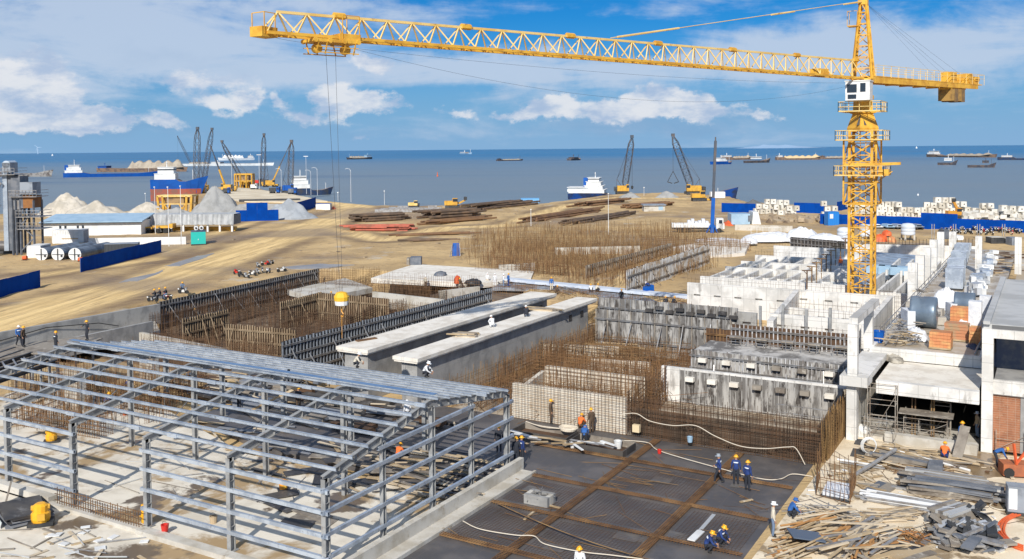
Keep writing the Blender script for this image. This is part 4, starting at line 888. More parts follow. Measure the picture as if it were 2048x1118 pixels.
mb = MB(); mb.box(-11.1, -3.9, 69.5, 92, .3, .6); mb.build('dark_bay_floor', M('shade_dark_floor', (.05, .047, .042), .8), BD); mb = MB(); mb.box(-11.1, -3.9, 73.4, 92, 4.25, 4.5); mb.build('bay_ceiling', M('shade_dark_wall', (.035, .035, .038)), BD)  # shade of the bay put into the dark floor and ceiling colours
mb = MB(); mb.box(-3.75, -3.1, 66.5, 67.3, .3, 8.2); mb.build('corner_column', CONCW, BD)
mb = MB(); mb.box(-3.75, 8, 66.6, 67.2, 7.7, 8.25); mb.box(-3.75, 8, 66.7, 67.0, 4.1, 5.0); mb.build('storey_beam', CONCW, BD)
mb = MB(); mb.box(-3.7, 8, 66.9, 90, 8.25, 8.55); mb.box(-3.7, -3.3, 66.6, 90, 8.55, 8.75); mb.build('roof_slab', M('grey_roof', (.48, .48, .47), .8, c2=(.38, .38, .37), sc=.4), BD)
mb = MB(); mb.box(-3.2, 8, 66.85, 66.98, 8.25, 8.5); mb.build('roof_fascia', M('dark_fascia', (.12, .12, .12), .7), BD)
mb = MB(); mb.box(-3.1, 8, 70.5, 70.7, 5, 7.7); mb.build('upper_recess', M('shade_blue_room', (.03, .05, .10), .4, c2=(.10, .11, .13), sc=.9), BD)  # shade of the room put into the dark blue wall colour
mb = MB(); mb.box(-3.1, -1.55, 66.95, 67.05, .4, 4.0); mb.build('brick_panel', BRICK, BD)
mb = MB(); mb.box(-1.55, 8, 66.9, 67.1, .4, 4.05); mb.box(-3.1, 8, 66.75, 67.15, 4.05, 4.1); mb.build('plain_panel', CONC, BD)
mb = MB(); mb.box(-3.05, 8, 67.1, 70.5, 4.9, 5.0); mb.build('upper_floor', CONC, BD)
mb = MB(); mb.box(-3.4, 5, 90, 140, 4.6, 5.0); mb.build('rear_deck', M('rear_deck_stain', (.55, .50, .42), .8, c2=(.40, .32, .22), sc=.3, st=(1, .3, 1), c3=(.2, .15, .1), sc3=.35, lo3=.57, hi3=.66), BD)
for x in (-7.95, -7.75, -6.75, -6.6):
    mb = MB(); mb.bar((x, 67.3, .6), (x, 67.3, 4.0), .08); single(mb, 'steel_prop', RUSTL, 'thin rusty steel prop under the front beam of the dark bay', 'prop', 'props in the dark bay')
for (x, y, z0, z1, lb) in ((-11.35, 65.0, 4.75, 8.15, 'thick white corner column at the front of the deck'), (-11.75, 73.6, 4.75, 8.3, 'second white column behind the front corner column')):
    col(lb, x, y, z0, z1, .62)
mb = MB(); mb.box(-11.66, -11.1, 65.2, 74.2, 8.1, 8.55); single(mb, 'concrete_beam', CONCW, 'white beam bridging the two front columns', 'beam')
guard('long pipe rail along the left edge of the equipment deck', (-11.2, 75, 5.1), (-11.0, 135, 5.1), 1.0, 22)

# ------------------------------------------------------------------ people
SKIN = M('skin', (.42, .23, .14), .6); NAVY = M('navy_cloth', (.014, .035, .14), .85, c2=(.02, .05, .19), sc=3); DKCL = M('dark_cloth', (.025, .028, .038), .9)
BLUC = M('blue_cloth', (.03, .12, .36), .85); BEIG = M('beige_cloth', (.62, .56, .45), .9); BRNC = M('brown_cloth', (.10, .065, .04), .9); JEAN = M('jeans_cloth', (.16, .22, .32), .9)
WHTC = M('white_cloth', (.72, .72, .72), .9); ORGC = M('orange_vest_cloth', (.75, .16, .03), .8); TANC = M('tan_cloth', (.50, .38, .24), .9); BOOT = M('boot_leather', (.03, .025, .02), .7)
HELY = M('yellow_helmet', (.85, .42, .02), .35); HELW = M('white_helmet', (.85, .85, .83), .35); HAIR = M('black_hair', (.012, .01, .01), .6); REFL = M('reflective_tape', (.72, .76, .80), .4); EYEM = M('eye_dark', (.02, .015, .015), .3)
HOOD = M('grey_hood', (.30, .33, .36), .8)
POSES = {}
def pose(name):
    if name in POSES: return POSES[name]
    J_ = dict(pel=(0, 0, .95), spi=(0, 0, 1.16), che=(0, .01, 1.36), nec=(0, .02, 1.49), hb=(0, .03, 1.57), ht=(0, .035, 1.70),
              sl=(-.19, 0, 1.41), sr=(.19, 0, 1.41), el=(-.25, -.03, 1.13), er=(.25, -.03, 1.13), wl=(-.26, .07, .90), wr=(.26, .07, .90),
              hl=(-.10, 0, .90), hr=(.10, 0, .90), kl=(-.11, .02, .50), kr=(.11, .02, .50), al=(-.12, -.02, .09), ar=(.12, -.02, .09))
    if name == 'walk': J_.update(kl=(-.1, .2, .52), al=(-.11, .26, .10), kr=(.1, -.04, .5), ar=(.11, -.30, .13), el=(-.25, -.14, 1.14), wl=(-.25, -.08, .9), er=(.25, .06, 1.14), wr=(.23, .26, 1.0))
    if name == 'reach': J_.update(el=(-.43, .08, 1.33), wl=(-.64, .16, 1.20), er=(.43, .08, 1.33), wr=(.64, .16, 1.18), kl=(-.16, .1, .5), al=(-.2, .02, .09), kr=(.16, .06, .5), ar=(.2, -.05, .09))
    if name == 'bend': J_.update(pel=(0, -.16, .92), spi=(0, .02, 1.06), che=(0, .22, 1.13), nec=(0, .34, 1.15), hb=(0, .41, 1.16), ht=(0, .53, 1.20), sl=(-.19, .25, 1.13), sr=(.19, .25, 1.13), el=(-.22, .36, .88), er=(.22, .36, .88), wl=(-.16, .48, .66), wr=(.16, .48, .66), hl=(-.1, -.16, .88), hr=(.1, -.16, .88), kl=(-.13, -.02, .50), kr=(.13, -.02, .50), al=(-.14, -.04, .09), ar=(.14, -.04, .09))
    if name == 'crouch': J_.update(pel=(0, -.12, .36), spi=(0, -.02, .54), che=(0, .10, .71), nec=(0, .18, .81), hb=(0, .22, .88), ht=(0, .25, 1.0), sl=(-.19, .12, .74), sr=(.19, .12, .74), el=(-.27, .26, .52), er=(.27, .26, .52), wl=(-.13, .44, .40), wr=(.13, .44, .36), hl=(-.11, -.1, .34), hr=(.11, -.1, .34), kl=(-.18, .28, .50), kr=(.18, .28, .46), al=(-.15, .02, .09), ar=(.15, .02, .09))
    if name == 'sit': J_.update(pel=(0, 0, .72), spi=(0, 0, .92), che=(0, .05, 1.12), nec=(0, .08, 1.25), hb=(0, .10, 1.33), ht=(0, .11, 1.46), sl=(-.19, .04, 1.17), sr=(.19, .04, 1.17), el=(-.27, .18, .95), er=(.27, .18, .95), wl=(-.27, .42, .98), wr=(.27, .42, .98), hl=(-.11, 0, .70), hr=(.11, 0, .70), kl=(-.22, .36, .58), kr=(.22, .36, .58), al=(-.24, .28, .14), ar=(.24, .28, .14))
    J_ = {k: Vector(v) for k, v in J_.items()}
    fw_ = (J_['ht']-J_['hb']).normalized(); face_dir = Vector((0, fw_.z, -fw_.y)).normalized()
    for s_ in 'lr':
        J_['t'+s_] = J_['a'+s_]+Vector((0, .19, -.045)); J_['p'+s_] = J_['w'+s_]+(J_['w'+s_]-J_['e'+s_]).normalized()*.10
    rad = dict(pel=.135, spi=.125, che=.15, nec=.062, hb=.085, ht=.078, sl=.085, sr=.085, el=.055, er=.055, wl=.036, wr=.036, pl=.036, pr=.036, hl=.105, hr=.105, kl=.075, kr=.075, al=.052, ar=.052, tl=.042, tr=.042)
    bones = [('pel', 'spi', 1), ('spi', 'che', 1), ('che', 'nec', 1), ('nec', 'hb', 0), ('hb', 'ht', 0), ('che', 'sl', 1), ('che', 'sr', 1), ('sl', 'el', 1), ('sr', 'er', 1), ('el', 'wl', 1), ('er', 'wr', 1), ('wl', 'pl', 0), ('wr', 'pr', 0), ('pel', 'hl', 2), ('pel', 'hr', 2), ('hl', 'kl', 2), ('hr', 'kr', 2), ('kl', 'al', 2), ('kr', 'ar', 2), ('al', 'tl', 3), ('ar', 'tr', 3)]
    names = list(J_); idx = {n: i for i, n in enumerate(names)}
    me = bpy.data.meshes.new('tmp'); me.from_pydata([tuple(J_[n]) for n in names], [(idx[a], idx[b_]) for a, b_, _ in bones], [])
    ob = bpy.data.objects.new('tmp', me); COL.objects.link(ob)
    md = ob.modifiers.new('s', 'SKIN'); md.use_smooth_shade = True
    for n in names:
        v = me.skin_vertices[0].data[idx[n]]; v.radius = (rad[n], rad[n]); v.use_root = (n == 'pel')
    ob.modifiers.new('u', 'SUBSURF').levels = 2
    dg = bpy.context.evaluated_depsgraph_get(); dg.update(); ev = ob.evaluated_get(dg); em = ev.to_mesh()
    mb = MB(); mb.v = [tuple(v.co) for v in em.vertices]; mb.f = [tuple(p.vertices) for p in em.polygons]
    def near(c):
        best = (9, 0)
        for a, b_, m_ in bones:
            A, B = J_[a], J_[b_]; t_ = max(0, min(1, (c-A).dot(B-A)/max((B-A).length_squared, 1e-9))); d_ = (c-A.lerp(B, t_)).length/(rad[a]*(1-t_)+rad[b_]*t_)
            if d_ < best[0]: best = (d_, m_)
        return best[1]
    mb.mi = [near(sum((Vector(mb.v[i]) for i in f), Vector())/len(f)) for f in mb.f]
    ev.to_mesh_clear(); bpy.data.objects.remove(ob); bpy.data.meshes.remove(me)
    # hands: four fingers and a thumb, slightly curled; nose, ears and eyes
    mb.cur = 0
    for s_, sg in (('l', -1), ('r', 1)):
        d = (J_['p'+s_]-J_['w'+s_]).normalized(); side = d.cross(Vector((1, 0, 0))*sg).normalized(); palm = side.cross(d).normalized(); c = J_['p'+s_]
        for k, ln in enumerate((.075, .085, .08, .062)):
            b_ = c+side*(k-1.5)*.021-d*.02; m_ = b_+d*ln*.6; e_ = m_+d*ln*.45+palm*.025*sg
            mb.tube(b_, m_, .0095, 5, .009); mb.tube(m_, e_, .009, 5, .006)
        b_ = c-d*.06+side*.03; mb.tube(b_, b_+side*.035+d*.03, .011, 5, .01); mb.tube(b_+side*.035+d*.03, b_+side*.04+d*.065, .01, 5, .007)
    hc = J_['hb'].lerp(J_['ht'], .45)
    mb.tube(hc+face_dir*.075+fw_*.02, hc+face_dir*.112-fw_*.015, .010, 5, .016)
    for sg in (-1, 1):
        mb.cur = 0; e_ = hc+Vector((.083*sg, 0, 0)); mb.tube(e_-fw_*.025, e_+fw_*.025, .014, 5)
        mb.cur = 4; e_ = hc+Vector((.032*sg, 0, 0))+face_dir*.078+fw_*.02; mb.tube(e_, e_+face_dir*.012, .011, 6)
    mb.cur = 4; mb.tube(hc+face_dir*.083-fw_*.042-Vector((.02, 0, 0)), hc+face_dir*.083-fw_*.042+Vector((.02, 0, 0)), .006, 4)
    body = mb.build('body', [SKIN, NAVY, DKCL, BOOT, EYEM], None, True); m_ = body.data
    off = Vector(body.location); bpy.data.objects.remove(body)
    for v in m_.vertices: v.co += off
    # helmet: dome, brim; and a reflective chest band
    q = Vector((0, 0, 1)).rotation_difference(fw_).to_matrix(); hp_ = J_['ht']-fw_*.045
    hm = MB(); hm.lathe([(.155, 0), (.155, .014), (.122, .02), (.118, .055), (.09, .10), (.045, .125), (.004, .132)], n=12)
    hm.box(-.1, .1, .08, .20, -.002, .01); hm.box(-.02, .02, -.11, .11, .10, .142)
    hm.v = [tuple(q @ Vector(v)+hp_) for v in hm.v]; hme = hm.build('helmet', [HELY], None, True); o2 = Vector(hme.location); hd = hme.data; bpy.data.objects.remove(hme)
    for v in hd.vertices: v.co += o2
    q2 = Vector((0, 0, 1)).rotation_difference((J_['che']-J_['spi']).normalized()).to_matrix(); bp_ = J_['spi'].lerp(J_['che'], .75)
    bm = MB(); bm.lathe([(1, 0), (1.03, .012), (1.03, .05), (1, .062)], n=14); bm.v = [tuple(q2 @ Vector((v[0]*.185, v[1]*.152, v[2]))+bp_) for v in bm.v]
    be = bm.build('reflective_band', [REFL], None, True); o2 = Vector(be.location); bd = be.data; bpy.data.objects.remove(be)
    for v in bd.vertices: v.co += o2
    POSES[name] = (m_, hd, bd); return POSES[name]
def person(px, py, z, ps, shirt, pants, helmet, face, label, band=False, dz=0.0, group=None, sc=1.0):
    p = G(px, py, z); m_, hd, bd = pose(ps)
    o = bpy.data.objects.new('person', m_); COL.objects.link(o); o.location = (p.x, p.y, z+dz); o.rotation_euler.z = R(face); o.scale = (sc,)*3
    for i, mt in ((1, shirt), (2, pants)): o.material_slots[i].link = 'OBJECT'; o.material_slots[i].material = mt
    tag(o, label, 'person', group)
    h = bpy.data.objects.new('helmet', hd); COL.objects.link(h); h.parent = o; h.material_slots[0].link = 'OBJECT'; h.material_slots[0].material = helmet
    if band: b_ = bpy.data.objects.new('reflective_band', bd); COL.objects.link(b_); b_.parent = o
    return o
PEOPLE = [
 (1438, 967, .02, 'walk', NAVY, DKCL, HOOD, 100, 'worker in navy jacket with pale grey hood, left of three on the dark deck', 1),
 (1472, 969, .02, 'stand', NAVY, DKCL, HELY, 10, 'standing worker in navy jacket and yellow helmet, middle of three on the dark deck', 1),
 (1495, 981, .02, 'stand', NAVY, DKCL, HELY, -20, 'worker with bright band across navy jacket, nearest of three on the dark deck', 1),
 (1415, 1104, .02, 'crouch', NAVY, DKCL, HELY, -70, 'crouching worker in navy, left one of two at the near edge of the deck', 1),
 (1440, 1090, .02, 'crouch', NAVY, DKCL, HELY, -100, 'crouching worker in navy, right one of two at the near edge of the deck', 1),
 (1160, 1168, .02, 'stand', WHTC, JEAN, HELY, 180, 'worker in white shirt and yellow helmet cut off by the bottom of the picture', 0),
 (1043, 927, .02, 'stand', NAVY, DKCL, HELY, -20, 'worker in navy with printed back beside the frame corner column', 1),
 (1033, 929, .02, 'stand', DKCL, DKCL, HELY, 40, 'dark clothed worker half hidden behind the navy worker at the frame corner', 0),
 (998, 905, .02, 'stand', DKCL, DKCL, HELY, 40, 'dark worker seen between the girts at the far corner of the frame', 0),
 (1169, 893, .02, 'bend', BLUC, DKCL, BLUC, 20, 'worker in light blue shirt bending over the black formwork trays', 0),
 (1183, 866, .02, 'stand', BRNC, BRNC, HELY, 60, 'brown clothed worker with yellow helmet in front of the rebar grid', 0),
 (1101, 847, .02, 'stand', BRNC, BRNC, HELY, -60, 'brown clothed worker facing the pale rebar wall', 0),
 (1161, 858, .02, 'crouch', ORGC, BRNC, HELY, 0, 'small crouching orange figure at the foot of the rebar grid', 0),
 (1546, 1073, .36, 'stand', BEIG, JEAN, HELW, -70, 'worker in beige shirt, blue jeans and white helmet at the yard edge', 0),
 (1582, 1036, .36, 'crouch', BLUC, DKCL, BLUC, -60, 'crouching worker in blue beside the pipe heap', 0),
 (1925, 897, .36, 'stand', BLUC, NAVY, HELY, 30, 'worker in blue with yellow helmet standing before the dark bay', 0),
 (1889, 919, .36, 'crouch', ORGC, NAVY, HELY, 0, 'crouching worker with yellow helmet beside the leaning board', 0),
 (1995, 935, .36, 'bend', BLUC, DKCL, HELY, -80, 'worker in blue bending forward near the brick panel', 0),
 (1955, 876, .6, 'stand', TANC, JEAN, HELW, 120, 'worker in tan vest, jeans and white helmet at the bay opening', 0),
 (38, 692, 3.62, 'walk', BLUC, DKCL, HELW, -100, 'worker in blue with white helmet on the walkway at the far left', 1),
 (47, 694, 3.62, 'stand', BRNC, DKCL, HELY, -60, 'worker with yellow helmet right behind the blue one at the far left', 0),
 (112, 705, 3.62, 'stand', DKCL, DKCL, HELY, -10, 'dark worker with pale harness straps standing on the walkway beyond the frame', 1),
 (175, 681, 3.62, 'reach', DKCL, DKCL, HELY, 170, 'dark worker with both arms spread before the inner retaining wall', 0),
 (311, 603, 2.0, 'sit', DKCL, DKCL, HELY, 150, 'rider in dark clothes, left one of three sitting by the formwork wall', 0),
 (321, 601, 2.0, 'sit', DKCL, DKCL, HELY, 150, 'rider in dark clothes, middle one of three sitting by the formwork wall', 0),
 (333, 599, 2.0, 'sit', DKCL, JEAN, HELY, 150, 'rider with grey trousers, right one of three sitting by the formwork wall', 0),
 (365, 587, 1.9, 'sit', JEAN, DKCL, HELY, -120, 'worker in grey jacket sitting on a motorcycle behind the formwork wall', 0),
 (985, 655, 4.0, 'crouch', WHTC, WHTC, HELW, 60, 'pale crouching figure in the middle of the right T beam', 0),
 (1053, 634, 4.0, 'crouch', DKCL, DKCL, HELW, 40, 'crouching worker with dark vest near the planks on the right T beam', 0),
 (975, 571, 1.2, 'stand', WHTC, BEIG, HELW, 0, 'pale clothed worker, leftmost on the deck beyond the T beams', 0),
 (990, 573, 1.5, 'stand', WHTC, WHTC, HELW, 40, 'white clothed worker on the deck left of the blue one', 0),
 (1007, 574, 1.6, 'stand', WHTC, JEAN, HELW, -40, 'white shirted worker next to the blue clothed one beyond the T beams', 0),
 (1017, 573, 1.6, 'stand', BLUC, NAVY, HELY, -30, 'blue clothed worker standing at the left part of the far deck', 0),
 (1103, 581, 1.6, 'stand', BLUC, BEIG, HELY, 20, 'worker in blue near the fan shaped pipe pile', 0),
 (1112, 588, 1.6, 'crouch', BRNC, BRNC, HELY, -20, 'brown crouching worker near the fan shaped pipe pile', 0),
 (1182, 585, 1.6, 'crouch', WHTC, DKCL, HELY, 30, 'crouching worker left of the blue barrels on the far deck', 0),
 (1193, 584, 1.6, 'crouch', BEIG, DKCL, HELY, -30, 'crouching beige worker on the far deck', 0),
 (1260, 577, 2.1, 'stand', DKCL, DKCL, HELY, 20, 'dark clothed worker standing on the long pale beam', 0),
 (1297, 585, 1.6, 'bend', NAVY, DKCL, HELW, 60, 'navy worker bending before the long pale beam', 0),
 (1243, 609, 2.2, 'stand', DKCL, DKCL, HELY, 0, 'dark worker alone on the brown deck above the stained panels', 0),
 (1332, 612, 2.2, 'crouch', DKCL, DKCL, HELY, 30, 'dark crouching worker, left one of two above the stained panels', 0),
 (1346, 612, 2.2, 'crouch', DKCL, DKCL, HELY, -30, 'dark crouching worker, right one of two above the stained panels', 0),
 (1379, 613, 2.2, 'stand', BRNC, DKCL, HELY, -60, 'worker by the left end of the first white tank wall', 0),
 (1356, 703, .05, 'crouch', NAVY, DKCL, HELY, 5, 'navy worker crouching with back turned, left one of two before the panels', 0),
 (1368, 703, .05, 'crouch', NAVY, DKCL, HELY, -5, 'navy worker crouching with back turned, right one of two before the panels', 0),
 (1428, 690, 1.0, 'stand', BRNC, BRNC, HELY, 0, 'brown worker in front of the dark rebar panel by the studded wall', 0),
 (1681, 541, 4.0, 'stand', ORGC, JEAN, ORGC, 40, 'worker in an orange vest on the sheeted deck beside the crane', 0),
 (792, 620, .0, 'reach', DKCL, DKCL, HELW, 30, 'dark worker holding a rod before the whitish wall in the left pit', 0),
 (851, 577, 1.0, 'stand', BEIG, BRNC, HELW, 0, 'pale worker on the brown deck by the red heap', 0),
 (920, 582, .9, 'stand', BRNC, BEIG, HELY, 30, 'worker in brown on the deck right of the red heap', 0),
 (392, 640, .3, 'bend', BRNC, BRNC, HELY, 60, 'brown worker bending among the rebar of the left pit', 0),
 (428, 655, .3, 'bend', BEIG, BRNC, HELW, 60, 'beige worker bending by the short formwork in the left pit', 0),
 (663, 610, .0, 'stand', BRNC, BRNC, HELY, 60, 'brown worker among the bars left of the hanging hook', 0),
 (212, 812, .05, 'crouch', NAVY, DKCL, HELY, -40, 'navy worker with yellow helmet crouching under the frame at left', 0),
 (258, 782, .05, 'crouch', NAVY, DKCL, HELY, 70, 'navy worker crouching under the frame behind the first rafters', 0),
 (318, 812, .05, 'bend', DKCL, DKCL, HELY, 90, 'dark worker bending near the red bucket under the frame', 0),
 (478, 818, .05, 'stand', DKCL, DKCL, HELW, 0, 'dark worker with white helmet standing in the middle of the frame', 0),
 (597, 820, .05, 'stand', DKCL, BRNC, HELY, 20, 'dark worker standing under the plank near the ridge', 0),
 (692, 858, .05, 'bend', NAVY, DKCL, NAVY, 0, 'navy worker stooping in the shade under the frame', 0),
 (815, 848, .05, 'stand', WHTC, DKCL, HELW, 60, 'worker in white shirt and helmet seen through the front gable', 0),
 (797, 920, .05, 'crouch', ORGC, DKCL, HELY, 0, 'crouching orange figure amid the boards behind the gable', 0),
]
for P_ in PEOPLE: person(*P_[:9], bool(P_[9]))
yr = 49.2
for px, py, sh, lb, fc in ((712, 736, BEIG, 'crouching beige worker with white helmet on the purlins, left one', -60), (851, 755, WHTC, 'crouching worker in white shirt on the purlins, right one', -80)):
    p = onY(px, py, 49.3); o = person(px, py, p.z, 'crouch', sh, DKCL, HELW, fc, lb)

# ------------------------------------------------------------------ motorcycles
GRB0 = M('moto_grey', (.2, .21, .23), .4, .3)
MO = thing('motorcycle', 'x', 'motorcycle', (0, 0, 0), local=True)
mb = MB(); mb.path([(.55, 0, .75), (.2, 0, .72), (-.1, 0, .5), (.1, 0, .35), (.35, 0, .5), (.55, 0, .75)], .06, 5); mb.rbox((.05, 0, .28), .5, .28, .3); mb.rbox((.42, 0, .55), .25, .34, .35, 0, -.3); mbody = mb.build('body', RED, MO)
mb = MB(); mb.hexa([(-.65, -.13, .74), (.12, -.15, .70), (.12, .15, .70), (-.65, .13, .74)], [(-.62, -.1, .86), (.1, -.13, .78), (.1, .13, .78), (-.62, .1, .86)]); mb.build('seat', RUBBER, MO)
for x in (.68, -.58):
    mb = MB(); mb.lathe([(.22, -.05), (.30, -.04), (.31, 0), (.30, .04), (.22, .05)], (x, 0, .31), 14, 'y'); wl_ = mb.build('wheel', RUBBER, MO)
    mb = MB(); mb.lathe([(.20, -.02), (.21, .02)], (x, 0, .31), 10, 'y'); mb.build('rim', STEELP, wl_)
mb = MB(); mb.bar((.68, 0, .31), (.48, 0, .98), .06); mb.bar((.48, -.34, 1.0), (.48, .34, 1.0), .04); mb.rbox((.56, 0, .84), .16, .2, .16); mb.build('handlebar', STEELP, MO)
mb = MB(); mb.rbox((-.72, 0, .62), .25, .24, .14); mb.build('rear_mudguard', WHITE, MO)
MCOL = [RED, DARK, DARK, WHITE, M('silver_paint', (.5, .52, .54), .35, .4), M('silver_paint', (.5, .5, .5)), DARK, GRB0]
first = [True]
def moto(p, rz, label, group):
    o = MO if first[0] else copy_tree(MO, label=label, group=group)
    o.location = p; o.scale = (.85,)*3; o.rotation_euler = (0, R(rnd.uniform(-6, 6)), rz); o['label'] = label; o['group'] = group; first[0] = False
    for c in o.children:
        if c.name.startswith('body'): c.material_slots[0].link = 'OBJECT'; c.material_slots[0].material = rnd.choice(MCOL)
    return o
for px, py in ((474, 551), (484, 556), (494, 557), (505, 552), (515, 549), (525, 547), (537, 548), (516, 533), (531, 530), (541, 529), (563, 545), (642, 539), (651, 541), (660, 540), (669, 543), (677, 542), (722, 543), (305, 604), (322, 601), (334, 599), (366, 587)):
    p = G(px, py, ZT); moto((p.x, p.y, ground_h(p.x, p.y)), R(rnd.uniform(0, 360)), 'motorcycle parked on the bare earth between dirt road and left pit', 'motorcycles by the left pit')
for i in range(46):
    px = 1880+i*3.55+rnd.uniform(-1, 1); py = 462+(px-1880)*.035+rnd.choice((0, 3, 6))-2; p = G(px, py, ZT); moto((p.x, p.y, ground_h(p.x, p.y)), R(100+rnd.uniform(-25, 25)), 'motorcycle in the crowded row before the long blue fence', 'motorcycles along the right blue fence')

# ------------------------------------------------------------------ far objects: helpers
CY = Vector((math.cos(YAW), math.sin(YAW), 0)); FY = Vector((-math.sin(YAW), math.cos(YAW), 0))
def dep(p): return (Vector(p)-CAM).dot(FW)
def site(px, pyb, z=ZT): p = G(px, pyb, z); return p, dep(p)/FPX
def gz(p): return ground_h(p.x, p.y)
class Loc:           # local frame at a ground point: x to the right, y away, z up, metres from picture pixels by scale k
    def __init__(s, px, py, z=ZT, rz=0): s.p, s.k = site(px, py, z); s.px, s.py, s.rz = px, py, rz; s.X = Vector((math.cos(YAW+rz), math.sin(YAW+rz), 0)); s.Y = Vector((-s.X.y, s.X.x, 0))
    def at(s, dx, dy, dz): return s.p+s.X*dx+s.Y*dy+Vector((0, 0, dz))
    def box(s, mb, x0, x1, y0, y1, z0, z1):
        A = [s.at(x0, y0, z0), s.at(x1, y0, z0), s.at(x1, y1, z0), s.at(x0, y1, z0)]; mb.hexa(A, [a+Vector((0, 0, z1-z0)) for a in A])
    def thing(s, name, label, cat, group=None): return thing(name, label, cat, tuple(s.p), group)
def pile(label, px, pyb, w_px, h_px, mat, z=ZT, name='gravel_pile', ry=.6, seed=1, sink=.3, pk=0.0):
    l = Loc(px, pyb-1, z); rx = w_px/2*l.k; h = h_px*l.k*1.03; ryy = max(rx*ry, 3); mb = MB(); N_, Mr = 40, 12
    for j in range(Mr+1):
        u = j/Mr
        for i in range(N_):
            t_ = 2*math.pi*i/N_; w_ = 1+.16*fbm(math.cos(t_)*2+seed, math.sin(t_)*2, 1)
            x = u*rx*w_*math.cos(t_)+pk*rx*(1-u); y = ryy+u*ryy*w_*math.sin(t_); zz = h*(.5*max(0, 1-math.hypot(u*math.cos(t_)-.08, u*math.sin(t_)))+.5*(1-u)**.85)*(1+.35*(1-(1-u)**4)*fbm(x*.35+seed, y*.35, .9))-sink*u+.05*h*fbm(x, y+seed, .9)*min(1, (1-u)*4)
            mb.v.append(tuple(l.at(x, y, zz)))
    for j in range(Mr):
        for i in range(N_): a = j*N_+i; b_ = j*N_+(i+1) % N_; mb.face((a, a+N_, b_+N_, b_))
    return single(mb, name, mat, label, 'pile', None, None, None, True)
def fence(label, p, q, h, mat=BLUEF, z=ZT, gate=None):
    P_, Q_ = G(*p, z), G(*q, z); d = (Q_-P_).normalized(); a = Vector((-d.y, d.x, 0))*.05; o = thing('sheet_fence', label, 'fence', tuple((P_+Q_)/2), 'blue sheet metal fences')
    mb = MB(); n = max(2, int((Q_-P_).length/2.4)); st_ = (Q_-P_)/n
    for i in range(n):
        A, B = P_+st_*i, P_+st_*(i+1)-d*.015; zz = rnd.uniform(-.04, .04)
        hh = h+zz+(gate[2] if gate and gate[0] <= (i+.5)/n <= gate[1] else 0); w_ = [A, B, B+a, A+a]; mb.hexa([x-Vector((0, 0, .4)) for x in w_], [x+Vector((0, 0, hh)) for x in w_])
    mb.build('sheet', mat, o)
    for i in range(0, n+1, max(1, n//24)): c = P_+st_*i+a*2; mb = MB(); mb.bar(c-Vector((0, 0, .3)), c+Vector((0, 0, h)), .08); mb.build('post', STEELP, o)
    return o

fence('dark blue fence in front of the three white ended tanks', (162, 545), (323, 504), 2.25)
fence('dark blue fence at the left edge beside the dirt road', (-60, 611), (81, 572), 2.2)
fence('bright blue fence with a raised middle at the end of the tarp covered bin', (472, 443), (557, 441), 2.9, BLUEF, ZT, (.25, .75, 1.9))
fence('dark blue fence slanting before the second grey gravel pile', (580, 431), (632, 414), 3.2)
fence('blue fence behind the white concrete block stack', (1443, 423), (1548, 427), 2.5)
fence('blue fence segment between two block stacks', (1588, 425), (1652, 427), 2.8)
fence('blue fence corner segment left of the crane mast', (1674, 422), (1702, 417), 2.6)
fence('very long blue fence across the right background with raised middle', (1640, 448), (2100, 468), 2.5, BLUEF, ZT, (.50, .64, 1.0))

